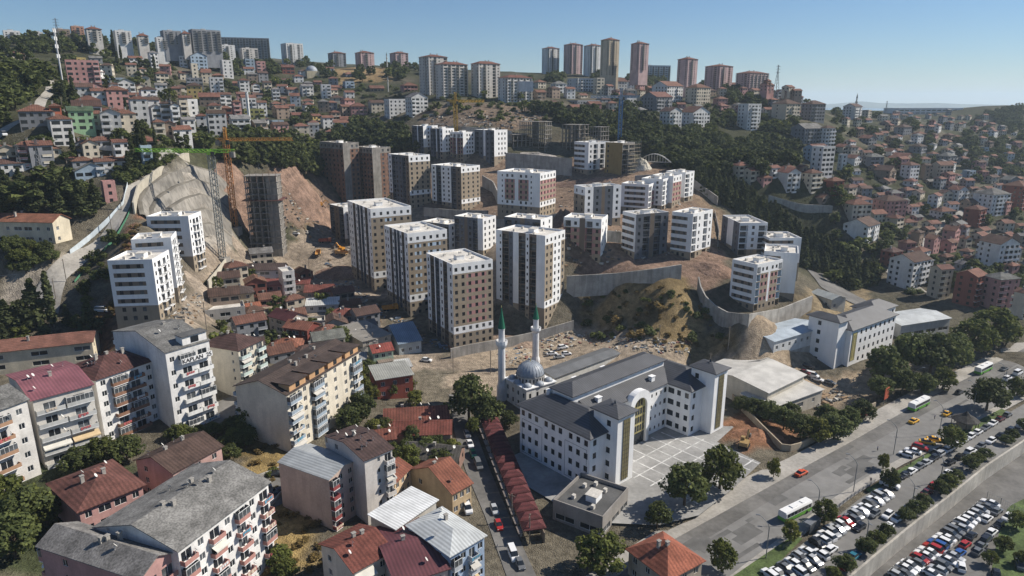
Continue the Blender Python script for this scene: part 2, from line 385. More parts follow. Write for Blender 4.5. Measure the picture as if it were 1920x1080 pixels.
def corner(Nt, Nb, L=None, R=None, yaw=None, w=None, d=None):
    """top and foot of the near corner, and the roof corners beside it, in the photo -> base, yaw, width, depth, height"""
    p = at(*Nb)
    f = p[1]*CP+CAMZ*SP
    # height whose projection lies on the row of the top pixel
    lo, hi = 0.0, 120.0
    for _ in range(40):
        m = (lo+hi)/2
        if pix((p[0], p[1], p[2]+m))[1] > Nt[1]: lo = m
        else: hi = m
    h = lo; z = p[2]+h
    dep = p[1]*CP+(CAMZ-p[2])*SP
    if yaw is None:
        n = on_z(Nt[0], Nt[1], z); r = on_z(*R, z)
        if L is None:
            v = (r-n)[:2]; return p, math.atan2(v[1], v[0]), float(w or np.hypot(*v)), float(d or 12), h
        l = on_z(*L, z)
        vr, vl = (r-n)[:2], (l-n)[:2]; lr, ll = np.hypot(*vr), np.hypot(*vl)
        a1 = math.atan2(vr[1], vr[0]); a2 = math.atan2(vl[1], vl[0])-math.pi/2
        da = (a2-a1+math.pi) % (2*math.pi)-math.pi
        yaw = a1+da*ll/(ll+lr); w = w or lr; d = d or ll
    else:
        yaw = math.radians(yaw); s = dep/FPX; bx = (p[0]/max(p[1], 1))
        if w is None: w = (R[0]-Nt[0])*s/max(0.2, math.cos(yaw)-bx*math.sin(yaw))
        if d is None: d = (Nt[0]-L[0])*s/max(0.2, math.sin(yaw)+bx*math.cos(yaw))
    return p, yaw, float(w), float(d), h
def roof_mesh(kind, w, d, z, over=0.5, rise=None, t=0.18):
    b = MB(); x0, x1, y0, y1 = -over, w+over, -over, d+over
    sw, sd = x1-x0, y1-y0
    if kind == 'gx': r = rise or sd*0.24; ym = (y0+y1)/2; R = [(x0,ym,z+r),(x1,ym,z+r)]; top = [[(x0,y0,z),(x1,y0,z),R[1],R[0]],[(x1,y1,z),(x0,y1,z),R[0],R[1]]]
    elif kind == 'gy': r = rise or sw*0.24; xm = (x0+x1)/2; R = [(xm,y0,z+r),(xm,y1,z+r)]; top = [[(x1,y0,z),(x1,y1,z),R[1],R[0]],[(x0,y1,z),(x0,y0,z),R[0],R[1]]]
    elif kind == 'shed': r = rise or 1.2; top = [[(x0,y0,z),(x1,y0,z),(x1,y1,z+r),(x0,y1,z+r)]]
    else:
        r = rise or min(sw, sd)*0.24; m = min(sw, sd)/2*(1.0 if kind == 'hip' else 1.0)
        if sw >= sd: A, B = (x0+m, (y0+y1)/2, z+r), (x1-m, (y0+y1)/2, z+r)
        else: A, B = ((x0+x1)/2, y0+m, z+r), ((x0+x1)/2, y1-m, z+r)
        c = [(x0,y0,z),(x1,y0,z),(x1,y1,z),(x0,y1,z)]
        if sw >= sd: top = [[c[0],c[1],B,A],[c[1],c[2],B],[c[2],c[3],A,B],[c[3],c[0],A]]
        else: top = [[c[0],c[1],A],[c[1],c[2],B,A],[c[2],c[3],B],[c[3],c[0],A,B]]
    for f in top: b.poly(f)
    for f in top: b.poly([(x,y,q-t) for x,y,q in f][::-1])
    from collections import Counter
    ed = Counter()
    for f in top:
        for i in range(len(f)): ed[tuple(sorted((f[i], f[(i+1)%len(f)])))] += 1
    for f in top:
        for i in range(len(f)):
            p, q = f[i], f[(i+1)%len(f)]
            if ed[tuple(sorted((p, q)))] == 1: b.quad((p[0],p[1],p[2]-t),(q[0],q[1],q[2]-t), q, p)
    return b, r
_dish = None
def dish_mesh():
    global _dish
    if _dish is None:
        b = MB(); b.bar((0,0,0),(0,0,0.9),0.04,0)
        n = len(b.v); c = Vector((0.1,0,0.95)); ax = Vector((0.8,-0.2,0.55)).normalized(); u = ax.cross(Vector((0,0,1))).normalized(); v = ax.cross(u)
        for i in range(10):
            a = i*math.pi/5; b.v.append(tuple(c+(u*math.cos(a)+v*math.sin(a))*0.48+ax*0.12))
        b.v.append(tuple(c))
        for i in range(10): b.f.append((n+i, n+(i+1)%10, n+10)); b.m.append(0)
        _dish = b.mesh("satellite_dish", ["dish"])
    return _dish
def chimney_mesh():
    if 'ch' not in _wc:
        b = MB(); b.box(-.35,.35,-.3,.3,-0.8,1.3,0); b.box(-.45,.45,-.4,.4,1.3,1.42,0); _wc['ch'] = b.mesh("chimney", ["concrete"])
    return _wc['ch']
_cl = {}
def glazing_mesh(w):
    k = ('g', round(w, 1))
    if k not in _cl:
        b = MB(); x = w/2-.02; z1 = 2.35; y = -1.17
        b.quad((-x,y,.95),(x,y,.95),(x,y,z1),(-x,y,z1),1)
        for sx in (-x, x): b.quad((sx,y,.95),(sx,0,.95),(sx,0,z1),(sx,y,z1),1)
        b.box(-x,x,y-.03,y+.03,z1,z1+.1,0)
        n = max(2, int(w/.9))
        for i in range(n+1): b.box(-x+2*x*i/n-.03,-x+2*x*i/n+.03,y-.04,y+.02,.95,z1,0)
        _cl[k] = b.mesh("glazing", ["frame_white", "curtain_glass"])
    return _cl[k]
def awning_mesh(w):
    k = ('a', round(w, 1))
    if k not in _cl:
        b = MB(); x = w/2
        b.quad((-x,0,2.5),(x,0,2.5),(x,-1.7,1.7),(-x,-1.7,1.7)); b.quad((-x,-1.7,1.7),(x,-1.7,1.7),(x,-1.72,1.4),(-x,-1.72,1.4)); _cl[k] = b.mesh("awning", ["cloth"])
    return _cl[k]
def laundry_mesh(s):
    k = ('l', s)
    if k not in _cl:
        b = MB(); g = random.Random(s)
        x = -1.1
        while x < 1.0:
            w = g.uniform(.25,.6); h = g.uniform(.4,.9); b.quad((x,-1.32,1.0-h),(x+w,-1.30,1.0-h),(x+w,-1.33,1.0),(x,-1.31,1.0)); x += w+.12
        _cl[k] = b.mesh("laundry", ["cloth"])
    return _cl[k]
def building(name, label, cat, base, yaw, w, d, floors, fh=3.0, A="w w", B="w w", C=None, D=None, mats=("paint_wall",), color=(0.6,0.58,0.55), roof='hip',
             rcol=(0.25,0.11,0.07), rmat="tile_roof", over=0.5, rise=None, group=None, rows=None, bake=False, ww=1.3, wh=1.45, frame="frame_white", bal='solid', bcol=None,
             parapet=0.9, top=0.3, base_ext=7.0, nch=1, ndish=0, skip=0, stair=True, pane="glass", deck="membrane", clutter=False):
    root = thing(name, label, cat, base, yaw, group)
    mb = MB(); wins = []; gs = len(mats); zt = floors*fh+top
    flat = roof == 'flat'; tp = top+(parapet if flat else 0)
    seed = random.Random(int(abs(base[0]*131+base[1]*17)))
    for o, u, n, L, sp, bk in (((0,0),(1,0),(0,-1),w,A,bake), ((w,0),(0,1),(1,0),d,D or B,True), ((w,d),(-1,0),(0,1),w,C or A,True), ((0,d),(0,-1),(-1,0),d,B,bake)):
        if sp == (D or B) and D and sp == D: bk = bake
        facade(mb, o, u, n, L, -base_ext, 0, floors, fh, sp, wins, gs, rows, bk, ww, wh, tp, skip)
    zr = zt
    if roof in ('gx', 'gy'):
        r_ = rise or ((d if roof == 'gx' else w)+2*over)*0.24
        q = r_*0.96
        if roof == 'gx':
            mb.poly([(0,d,zr),(0,0,zr),(0,d/2,zr+q)]); mb.poly([(w,0,zr),(w,d,zr),(w,d/2,zr+q)])
        else:
            mb.poly([(0,0,zr),(w,0,zr),(w/2,0,zr+q)]); mb.poly([(w,d,zr),(0,d,zr),(w/2,d,zr+q)])
    wall = mb.build("wall", list(mats)+[pane], root, color=color)
    rc = random.Random(3)
    if flat:
        b = MB(); e = 0.28
        z1 = zt+parapet
        b.quad((e,e,zt),(w-e,e,zt),(w-e,d-e,zt),(e,d-e,zt),0)
        for (x0,x1,y0,y1) in ((0,w,0,e),(0,w,d-e,d),(0,e,e,d-e),(w-e,w,e,d-e)):
            b.quad((x0,y0,z1),(x1,y0,z1),(x1,y1,z1),(x0,y1,z1),1)
        b.quad((e,e,zt),(e,d-e,zt),(e,d-e,z1),(e,e,z1),1); b.quad((w-e,d-e,zt),(w-e,e,zt),(w-e,e,z1),(w-e,d-e,z1),1)
        b.quad((w-e,e,zt),(e,e,zt),(e,e,z1),(w-e,e,z1),1); b.quad((e,d-e,zt),(w-e,d-e,zt),(w-e,d-e,z1),(e,d-e,z1),1)
        ro = b.build("roof", [deck, mats[0]], root, color=color)
        if stair:
            s = MB(); s.box(-1.7,1.7,-1.4,1.4,0,1.7,0); s.box(-1.9,1.9,-1.6,1.6,1.7,1.85,1)
            s.build("stair_head", ["white_render", "membrane"], root, (w*0.45, d*0.42, zt))
            v = MB(); v.box(-.5,.5,-.4,.4,0,1.0,0)
            vm = v.mesh("vent", ["membrane"])
            for fx, fy in ((.2,.3),(.75,.35),(.3,.75),(.7,.75),(.85,.6)): put("vent", vm, root, (w*fx, d*fy, zt))
    elif roof:
        b, r = roof_mesh(roof, w, d, zr+0.03, over, rise)
        ro = b.build("roof", rmat, root, color=rcol)
        for i in range(nch):
            put("chimney", chimney_mesh(), root, (w*seed.uniform(.25,.75), d*seed.uniform(.4,.6), zr+r*0.75))
        for i in range(ndish):
            fx, fy = seed.uniform(.1,.9), seed.uniform(.1,.9)
            k = {'gx': 1-abs(2*fy-1), 'gy': 1-abs(2*fx-1)}.get(roof, min(1-abs(2*fy-1), 1-abs(2*fx-1))*max(1, 0.9))
            put("satellite_dish", dish_mesh(), root, (w*fx, d*fy, zr+min(r, r*k)), seed.uniform(-.4,.4))
    for kind, p, rz, x, h in wins:
        if kind == 'window':
            pn = pane if seed.random() > 0.3 or pane != "glass" else "curtain_glass"
            put("window", window_mesh(x, h, frame, pn, x > 0.9), root, p, rz)
        elif kind == 'rail': put("railing", rail_mesh(x), root, p, rz)
        else:
            bo = put("balcony", balcony_mesh(x, 1.2, bal), root, p, rz, bcol or color)
            if clutter:
                q = seed.random()
                if q < .34: put("glazing", glazing_mesh(x), bo, (0, 0, 0))
                elif q < .46: put("awning", awning_mesh(x), bo, (0, 0, 0), 0, seed.choice([(.6,.58,.52),(.5,.48,.44),(.55,.42,.25)]))
                elif q < .70: put("laundry", laundry_mesh(seed.randrange(3)), bo, (0, 0, 0), 0, seed.choice([(.65,.65,.65),(.12,.3,.42),(.45,.12,.12),(.6,.5,.4)]))
                if seed.random() < .35: put("satellite_dish", dish_mesh(), bo, (x*.3, -1.15, .9))
    return root
# ------------------------------------------------------------------ the land
def wpoly(pts, z=None): return np.array([(at(*p) if z is None else on_z(p[0], p[1], z))[:2] for p in pts])
def inside(poly, x, y):
    r = np.zeros(np.shape(x), bool); k = len(poly)
    for i in range(k):
        (x0, y0), (x1, y1) = poly[i], poly[(i+1) % k]
        c = ((y0 > y) != (y1 > y)) & (x < (x1-x0)*(y-y0)/((y1-y0) or 1e-9)+x0); r ^= c
    return r
# level ground: street and upper car park, lower car park, school yard (pixels on the plane named)
WALLTOP = [(1555,1115),(1640,1042),(1705,988),(1780,930),(1850,873),(1960,800)]
FLAT = [(wpoly([(1100,1120),(1150,1040),(1262,1000),(1390,900),(1560,815),(1720,728),(1850,670),(1960,615),(2050,640),(2050,760),(1935,818),(1850,872),(1705,988),(1560,1110),(1350,1200)], 0.0), -0.3),
        (np.concatenate([np.array([on_z(*p, .5)[:2]+np.array([-2.2, 3.4]) for p in WALLTOP]), wpoly([(2200,900),(2200,1100),(1900,1300),(1600,1250)], -4.0)]), -4.3),
        (None, 0.6)]
YW = math.radians(41.5); SB = np.array([20.2, 160.0, 1.0])
def sloc(x, y): return np.array([SB[0]+math.cos(YW)*x-math.sin(YW)*y, SB[1]+math.sin(YW)*x+math.cos(YW)*y])
YARD = [(-11,27),(-11,2),(-8.5,-12),(1,-22),(12,-26),(30,-25),(47,-23),(48.5,-8),(61,-6),(66,27)]
FLAT[2] = (np.array([sloc(*p) for p in YARD]), 0.6)
for poly, z in FLAT:
    GZ[inside(poly, _gx, _gy)] = z
rs = np.random.RandomState(3)
# level plots cut into the left slope for the long school and its playground
_sp = at(105, 457)
_m = (_gx > _sp[0]-48) & (_gx < _sp[0]+4) & (_gy > _sp[1]-6) & (_gy < _sp[1]+14); GZ[_m] = np.minimum(GZ[_m], _sp[2]-.2)
_m = (_gx > _sp[0]-60) & (_gx < _sp[0]+2) & (_gy > _sp[1]-40) & (_gy <= _sp[1]-6); GZ[_m] = np.minimum(GZ[_m], _sp[2]-.2-np.clip((_sp[1]-6-_gy[_m])*.2, 0, 7))
# the lined excavation: benches stepping down from the road to the site floor
def resample(pts, n):
    p = np.array(pts, float); s = np.concatenate([[0], np.cumsum(np.hypot(*np.diff(p[:, :2], axis=0).T))])
    q = np.linspace(0, s[-1], n); return np.stack([np.interp(q, s, p[:, i]) for i in range(p.shape[1])], 1)
_LT = resample([at(*p) for p in ((262,402),(256,374),(272,347),(310,324),(355,308),(400,320),(432,345))], 46)
_LB = resample([at(*p) for p in ((360,462),(368,452),(378,446),(388,443),(402,444),(416,452),(436,468))], 46)
_nb, _sub = 5, 4
_fs = np.linspace(0, 1, _nb*_sub+1)
_st = np.array([(int(f*_nb-1e-9)+np.clip(((f*_nb) % 1 if (f*_nb) % 1 > 1e-6 or f == 0 else 1)-.45, 0, .55)/.55)/_nb for f in _fs])
BEN = _LT[:, None, :]*(1-_fs[None, :, None])+_LB[:, None, :]*_fs[None, :, None]
BEN[..., 2] = _LT[:, None, 2]+(_LB[:, None, 2]-_LT[:, None, 2])*_st[None]
_bp = np.concatenate([_LT[:, :2], _LB[::-1, :2]]); _in = np.argwhere(inside(_bp, _gx, _gy)); _bf = BEN.reshape(-1, 3)
for j_, i_ in _in:
    k_ = np.argmin((_bf[:, 0]-GX[i_])**2+(_bf[:, 1]-GY[j_])**2); GZ[j_, i_] = min(GZ[j_, i_], _bf[k_, 2]-2.0)
def vnoise(x, y, s, seed=0):
    a, b = x/s, y/s; i, j = np.floor(a).astype(int), np.floor(b).astype(int); u, v = a-i, b-j
    u, v = u*u*(3-2*u), v*v*(3-2*v)
    h = lambda p, q: (np.sin(p*127.1+q*311.7+seed*74.7)*43758.5453) % 1.0
    return (h(i,j)*(1-u)+h(i+1,j)*u)*(1-v)+(h(i,j+1)*(1-u)+h(i+1,j+1)*u)*v
rough = np.clip((np.hypot(_gx, _gy)-235)/60, 0, 1)
GZ = GZ + rough*((vnoise(_gx, _gy, 9)-.5)*1.1+(vnoise(_gx, _gy, 23, 5)-.5)*2.0)*np.where(np.hypot(_gx, _gy) < 1500, 1, 0)
_mp = inside(wpoly([(1085,552),(1290,535),(1365,615),(1370,655),(1250,655),(1095,622)]), _gx, _gy)
GZ = GZ+np.where(_mp, (vnoise(_gx,_gy,6.5,8)-.5)*3.0+(vnoise(_gx,_gy,13,3)-.5)*3.0, 0)
_sp2 = inside(wpoly([(430,330),(620,320),(800,320),(1190,300),(1340,380),(1350,500),(1060,500),(1040,420),(700,470),(520,440)]), _gx, _gy)
GZ = GZ+np.where(_sp2, (vnoise(_gx,_gy,5,12)-.5)*1.5, 0)
gcol = np.zeros((*_gx.shape, 3)); gcol[:] = (0.135, 0.118, 0.088)
rr = np.hypot(_gx, _gy)
nz = vnoise(_gx, _gy, 30, 1)[..., None]
gcol = gcol*(0.8+0.4*nz)
green = np.array((0.058, 0.060, 0.034))
k = (np.clip((rr-330)/60, 0, 1)*np.clip((vnoise(_gx, _gy, 35, 2)-.12)*2.4, 0, 1))[..., None]
gcol = gcol*(1-k)+green*k
ZONES = [  # (pixel outline on the land, colour)
 ([(560,770),(480,800),(420,900),(480,960),(480,1080),(600,1080),(600,960),(545,860)], (0.27,0.195,0.085)),
 ([(380,450),(640,400),(700,480),(700,600),(800,640),(860,700),(700,690),(640,600),(560,600),(480,560),(400,600),(330,640),(300,600),(360,540)], (0.30,0.245,0.19)),
 ([(500,320),(610,330),(640,400),(560,420),(480,400)], (0.205,0.145,0.108)),
 ([(600,380),(1060,380),(1060,480),(1000,600),(700,560),(640,470)], (0.25,0.205,0.16)),
 ([(790,300),(1200,300),(1330,380),(1340,480),(1060,500),(1040,400),(800,400)], (0.23,0.165,0.12)),
 ([(1060,490),(1350,470),(1360,520),(1310,540),(1070,515)], (0.235,0.16,0.12)),
 ([(1080,550),(1290,530),(1370,620),(1380,660),(1250,660),(1090,625)], (0.23,0.17,0.088)),
 ([(850,660),(1080,600),(1260,650),(1380,680),(1300,700),(1120,680),(1000,730),(900,760),(840,720)], (0.37,0.30,0.225)),
 ([(1380,640),(1500,610),(1530,700),(1640,690),(1680,720),(1560,770),(1480,760),(1370,700)], (0.33,0.26,0.185)),
 ([(1330,800),(1400,850),(1480,850),(1500,800),(1420,770)], (0.25,0.13,0.075)),
 ([(780,205),(980,200),(1040,215),(960,250),(800,250)], (0.17,0.13,0.098)),
 ([(620,130),(700,125),(740,150),(640,160)], (0.27,0.19,0.10)),
 ([(150,640),(215,560),(240,430),(262,400),(260,470),(220,600),(200,700)], (0.25,0.13,0.08)),
 ([(0,500),(120,490),(80,560),(0,580)], (0.33,0.29,0.24)),
 ([(260,380),(330,310),(400,320),(440,460),(370,470)], (0.33,0.30,0.26)),
 ([(1360,400),(1350,470),(1300,380),(1290,350)], (0.22,0.16,0.11)),
 ([(1480,560),(1620,540),(1660,590),(1540,620)], (0.24,0.19,0.12)),
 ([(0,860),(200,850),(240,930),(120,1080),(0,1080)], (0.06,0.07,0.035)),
]
for pts, c in ZONES:
    pw = wpoly(pts)
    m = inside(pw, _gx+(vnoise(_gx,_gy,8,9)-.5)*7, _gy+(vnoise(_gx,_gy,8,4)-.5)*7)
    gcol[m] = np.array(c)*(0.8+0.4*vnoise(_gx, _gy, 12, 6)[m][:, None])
b = MB(); ny, nx = GZ.shape
b.v = np.stack([_gx, _gy, GZ], -1).reshape(-1, 3).tolist()
ii = (np.arange(ny-1)[:, None]*nx+np.arange(nx-1)[None]).ravel()
b.f = np.stack([ii, ii+1, ii+nx+1, ii+nx], 1).tolist(); b.m = [0]*len(b.f)
m = bpy.data.materials.new("land"); m.use_nodes = True; nt = m.node_tree; MATS["land"] = m
an = nt.nodes.new("ShaderNodeAttribute"); an.attribute_name = "ground"
prev = an.outputs["Color"]; tc = nt.nodes.new("ShaderNodeTexCoord")
for sc, lo, hi, det in ((0.06, 0.72, 1.2, 5), (0.5, 0.6, 1.28, 6), (2.6, 0.75, 1.2, 3)):
    n = nt.nodes.new("ShaderNodeTexNoise"); n.inputs["Scale"].default_value = sc; n.inputs["Detail"].default_value = det
    nt.links.new(tc.outputs["Object"], n.inputs["Vector"])
    r = nt.nodes.new("ShaderNodeMapRange"); r.inputs[1].default_value = .3; r.inputs[2].default_value = .7; r.inputs[3].default_value = lo; r.inputs[4].default_value = hi
    nt.links.new(n.outputs["Fac"], r.inputs[0])
    mx = nt.nodes.new("ShaderNodeMix"); mx.data_type = 'RGBA'; mx.blend_type = 'MULTIPLY'; mx.inputs[0].default_value = 1
    nt.links.new(prev, mx.inputs[6]); nt.links.new(r.outputs[0], mx.inputs[7]); prev = mx.outputs[2]
bs = nt.nodes["Principled BSDF"]; bs.inputs["Roughness"].default_value = 0.97; bs.inputs["Specular IOR Level"].default_value = 0.1
nt.links.new(prev, bs.inputs["Base Color"])
bp = nt.nodes.new("ShaderNodeBump"); bp.inputs["Strength"].default_value = 0.7; bp.inputs["Distance"].default_value = 0.8
nt.links.new(n.outputs["Fac"], bp.inputs["Height"]); nt.links.new(bp.outputs[0], bs.inputs["Normal"])
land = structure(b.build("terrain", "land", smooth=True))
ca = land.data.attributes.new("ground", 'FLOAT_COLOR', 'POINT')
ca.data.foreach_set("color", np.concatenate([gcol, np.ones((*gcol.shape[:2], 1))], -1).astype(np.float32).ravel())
# ------------------------------------------------------------------ roads, yards and pavements: sheets between two edge lines
def resample(pts, n):
    p = np.array(pts, float); s = np.concatenate([[0], np.cumsum(np.hypot(*np.diff(p[:, :2], axis=0).T))])
    q = np.linspace(0, s[-1], n); return np.stack([np.interp(q, s, p[:, i]) for i in range(p.shape[1])], 1)
def sheet(name, la, lb, mat, z=None, dz=0.15, n=40, m=4, kerb=None):
    f = (lambda p: at(*p)) if z is None else (lambda p: on_z(p[0], p[1], z))
    A, B = resample([f(p) for p in la], n), resample([f(p) for p in lb], n)
    b = MB()
    for i in range(n):
        for j in range(m+1):
            q = A[i]+(B[i]-A[i])*j/m
            b.v.append((q[0], q[1], z if z is not None else float(H(q[0], q[1]))+dz))
    for i in range(n-1):
        for j in range(m):
            k = i*(m+1)+j; b.f.append((k, k+1, k+m+2, k+m+1)); b.m.append(0)
    if kerb:
        for j in (0, m):
            for i in range(n-1):
                p, q = b.v[i*(m+1)+j], b.v[(i+1)*(m+1)+j]
                b.quad(p, q, (q[0],q[1],q[2]-kerb), (p[0],p[1],p[2]-kerb))
    return structure(b.build(name, mat))
FARK = [(1120,1110),(1180,1062),(1262,1012),(1400,936),(1500,880),(1600,826),(1720,757),(1850,690),(1960,632)]
NEARK = [(1330,1110),(1400,1055),(1480,995),(1560,935),(1640,885),(1715,845),(1790,806),(1860,766),(1960,706)]
sheet("road", FARK, NEARK, "asphalt", z=0.0, n=60, m=6)
OUTK = [(1090,1085),(1160,1040),(1240,988),(1385,900),(1480,858),(1560,815),(1650,765),(1720,728),(1850,668),(1960,612)]
sheet("pavement", OUTK, FARK, "paving", z=0.13, n=60, m=3, kerb=0.14)
PKA = [(1395,1110),(1450,1062),(1530,1000),(1612,935),(1700,880),(1770,842),(1850,797),(1960,735)]
sheet("pavement", NEARK, [(1380,1100),(1440,1055),(1520,992),(1600,930),(1690,872),(1765,836),(1845,790),(1960,728)], "paving", z=0.13, n=60, m=3, kerb=0.14)
sheet("car_park", PKA, WALLTOP, "asphalt", z=0.04, n=60, m=6)
sheet("lower_car_park", [pix((*on_z(*p, .5)[:2], -4.0)) for p in WALLTOP], [(1800,1180),(1850,1110),(1900,1030),(1950,960),(1990,900),(2040,830)], "old_asphalt", z=-4.0, n=50, m=6)
sheet("bus_lane", FARK, [tuple(np.array(a)*.7+np.array(b_)*.3) for a, b_ in zip(FARK, [(1330,1110),(1365,1082),(1430,1032),(1545,945),(1640,885),(1715,845),(1790,806),(1860,766),(1960,706)])], "old_asphalt", z=0.006, n=60, m=3)
b = MB(); b.poly([(*sloc(*p), 1.0) for p in YARD[::-1]][::-1]); structure(b.build("school_yard", "yard_concrete"))
sheet("side_street", [(842,740),(852,810),(872,880),(910,970),(955,1095)], [(872,740),(888,800),(918,880),(962,985),(1010,1090)], "old_asphalt", n=70, m=6)
sheet("alley", [(440,905),(520,880),(545,905)], [(455,985),(520,950),(555,935)], "old_asphalt", n=20, m=4, dz=0.2)
sheet("alley", [(395,760),(440,742),(470,770)], [(400,800),(450,790),(480,800)], "old_asphalt", n=20, m=4, dz=0.2)
sheet("hill_road", [(-10,252),(45,222),(66,190),(84,172),(88,150)], [(-10,272),(62,222),(88,190),(110,166),(98,150)], "paving", n=40, m=3, dz=0.35)
sheet("hill_road", [(345,288),(280,325),(238,350),(228,385),(205,420),(140,470),(80,520),(50,580)], [(352,300),(300,332),(254,362),(243,392),(222,432),(165,490),(125,525),(110,590)], "paving", n=60, m=3, dz=0.4)
sheet("gorge_road", [(1440,440),(1490,478),(1540,540),(1640,590)], [(1452,438),(1505,476),(1560,530),(1660,580)], "old_asphalt", n=40, m=2, dz=0.4)
sheet("hill_street", [(1700,545),(1660,510),(1690,470),(1740,430),(1800,395)], [(1740,550),(1685,512),(1712,472),(1762,434),(1815,398)], "paving", n=40, m=2, dz=0.4)
b = MB(); b.v = [tuple(v) for v in BEN.reshape(-1, 3)]; _m = _nb*_sub+1
for i in range(45):
    for j in range(_m-1): k = i*_m+j; b.f.append((k, k+1, k+_m+1, k+_m)); b.m.append(1 if j % _sub < 2 else 0)
pmat("lining_ledge", (0.17,0.155,0.13), .95, .3, .2)
structure(b.build("excavation_lining", ["rock_lining", "lining_ledge"]))
# joints of the yard slabs
# ------------------------------------------------------------------ walls standing on the land
def wall_line(label, pts, h, t=0.5, mat="concrete", z=None, name="retaining_wall", cap=True, color=None, base=3.0, slope=None):
    P = [at(*p) if z is None else on_z(p[0], p[1], z) for p in pts]
    P = resample(P, max(2, int(sum(np.hypot(*(P[i+1]-P[i])[:2]) for i in range(len(P)-1))/4)+1))
    o = P[0].copy(); b = MB()
    nr = []
    for i in range(len(P)):
        a, c = P[max(0, i-1)], P[min(len(P)-1, i+1)]; v = (c-a)[:2]; v = v/np.hypot(*v); nr.append(np.array([-v[1], v[0]]))
    for i in range(len(P)-1):
        q = []
        for k in (i, i+1):
            z0 = P[k][2]-o[2]; hh = h if slope is None else h+(slope-h)*k/(len(P)-1)
            for s in (-t/2, t/2):
                xy = P[k][:2]+nr[k]*s-o[:2]; q.append([(xy[0], xy[1], z0-base), (xy[0], xy[1], z0+hh)])
        (a0,a1),(b0,b1),(c0,c1),(d0,d1) = q
        b.quad(a0, c0, c1, a1); b.quad(d0, b0, b1, d1); b.quad(a1, c1, d1, b1)
        if i == 0: b.quad(b0, a0, a1, b1)
        if i == len(P)-2: b.quad(c0, d0, d1, c1)
    w = b.build(name, mat, None, o, color=color)
    return tag(w, label, "wall", None)
wall_line("long concrete wall between the two car parks, planted along its top", [pix((*on_z(*p, .5)[:2], -4.0)) for p in WALLTOP], 4.7, 0.5, mat="pale_concrete", z=-4.0, base=1)
wall_line("grey concrete wall below the towers behind the mosque", [(845,672),(880,664),(930,655),(1000,640),(1075,618)], 4.0, 0.5)
wall_line("tall grey retaining wall above the overgrown mound", [(1062,545),(1150,540),(1220,533),(1276,524)], 6.5, 0.6)
wall_line("curved pale retaining wall round the block with pink window strips", [(1308,545),(1315,575),(1340,600),(1362,612),(1400,618),(1460,605),(1520,580)], 6.0, 0.6)
wall_line("shotcrete retaining wall below the row of four white blocks", [(948,318),(1000,322),(1072,330)], 11.0, 0.8)
wall_line("cream parapet wall along the top of the lined excavation", [(252,402),(262,365),(300,335),(355,303)], 5.0, 0.6, mat="accent", color=(0.46,0.42,0.34))
wall_line("rubble stone wall below the pale playground", [(-10,515),(40,510),(85,500)], -0.5, 0.6, mat="concrete", base=5)
wall_line("pale concrete wall beside the dirt track near the three white blocks", [(392,548),(408,528),(425,505)], 5.0, 0.5, mat="accent", color=(0.5,0.46,0.38))
wall_line("stepped concrete wall below the two tall towers' terrace", [(795,405),(850,410),(915,412)], 5.0, 0.6)
wall_line("grey wall holding the terrace of the lone red-panelled tower", [(930,425),(985,428),(1045,415)], 4.0, 0.6)
wall_line("concrete terrace wall behind the lone red-panelled tower", [(905,350),(925,362),(935,385)], 7.0, 0.6)
wall_line("concrete wall below the long white block", [(1135,452),(1165,455),(1200,440)], 5.0, 0.6)
wall_line("concrete wall cut into the slope above the row of four", [(800,262),(850,258),(905,262),(960,268)], 8.0, 0.8)
wall_line("low concrete wall beside the long white shed", [(1360,700),(1420,690),(1520,660)], 3.0, 0.5)
wall_line("garden wall under the hedge along the pavement", [(1372,748),(1420,800),(1470,850),(1500,842),(1640,765)], 2.2, 0.4, mat="accent", color=(0.36,0.30,0.22))
wall_line("concrete wall at the top of the dark gully", [(1440,378),(1500,395),(1560,398)], 4.0, 0.6)
wall_line("pale concrete wall curving round the terraces at the edge of the site", [(1190,345),(1260,340),(1300,352),(1345,385)], 5.0, 0.6)
wall_line("boundary wall along the alley below the bare slope", [(470,905),(530,880),(548,905),(480,985)], 1.2, 0.3, base=1.5)
# ------------------------------------------------------------------ new housing blocks on the building site
TM = ("white_render", "beige_render", "pink_render", "brown_render", "grey_render", "blue_render", "brown_render")
def tower_rows(n, base, band):
    def f(r, s):
        if r < base: return 1 if s in (0, 1, 2, 5, 6) else s
        if s in (3, 4): return None
        if s == 6: return None
        if r < base+band or r == n-1: return 0
        return None
    return f
def toki(label, Nt, Nb, L, R, floors, A, B, yaw=None, w=None, d=None, base=2, band=1, kind="tower", ww=1.25, wh=1.5, bake=False, mats=TM, D=None, group="new housing blocks on the building site", brick=False, frame="frame_dark"):
    global SPAN
    p, yw, w_, d_, h = corner(Nt, Nb, L, R, yaw, w, d)
    fh = (h-1.0-(1.2 if brick else 0.3))/floors
    if mats is TM and not brick: frame = 'frame_dark'
    z = p.copy(); z[2] += 1.2 if brick else 0.3
    SPAN = {2: 1, 5: 1, 6: 0}
    root = building("apartment_"+kind, label, "apartment block", z, yw, w_, d_, floors, fh, A, B, D=D, mats=mats, roof='flat', rows=tower_rows(floors, base, band), ww=ww, wh=min(wh, fh-1.2), frame=frame,
             parapet=0.8, top=0.2, base_ext=9, group=group, bake=bake, bal='rail')
    SPAN = {}
    if brick:
        b = MB()
        for (x0, x1, y0, y1) in ((-.06, w_+.06, -.06, 0.1), (-.06, 0.1, 0.1, d_)): b.box(x0, x1, y0, y1, -6, -0.02)
        b.build("brick_plinth", "brick_course", root)
    print(label[:40], 'yaw %.0f w %.1f d %.1f h %.1f fh %.2f dist %.0f' % (math.degrees(yw), w_, d_, h, fh, dist(p)))
    return root
BT = "w0 w0 .0*.3 g3 w0*.8 g4 .0*.3 g4 w0*.8 g3 .0*.3 w0"
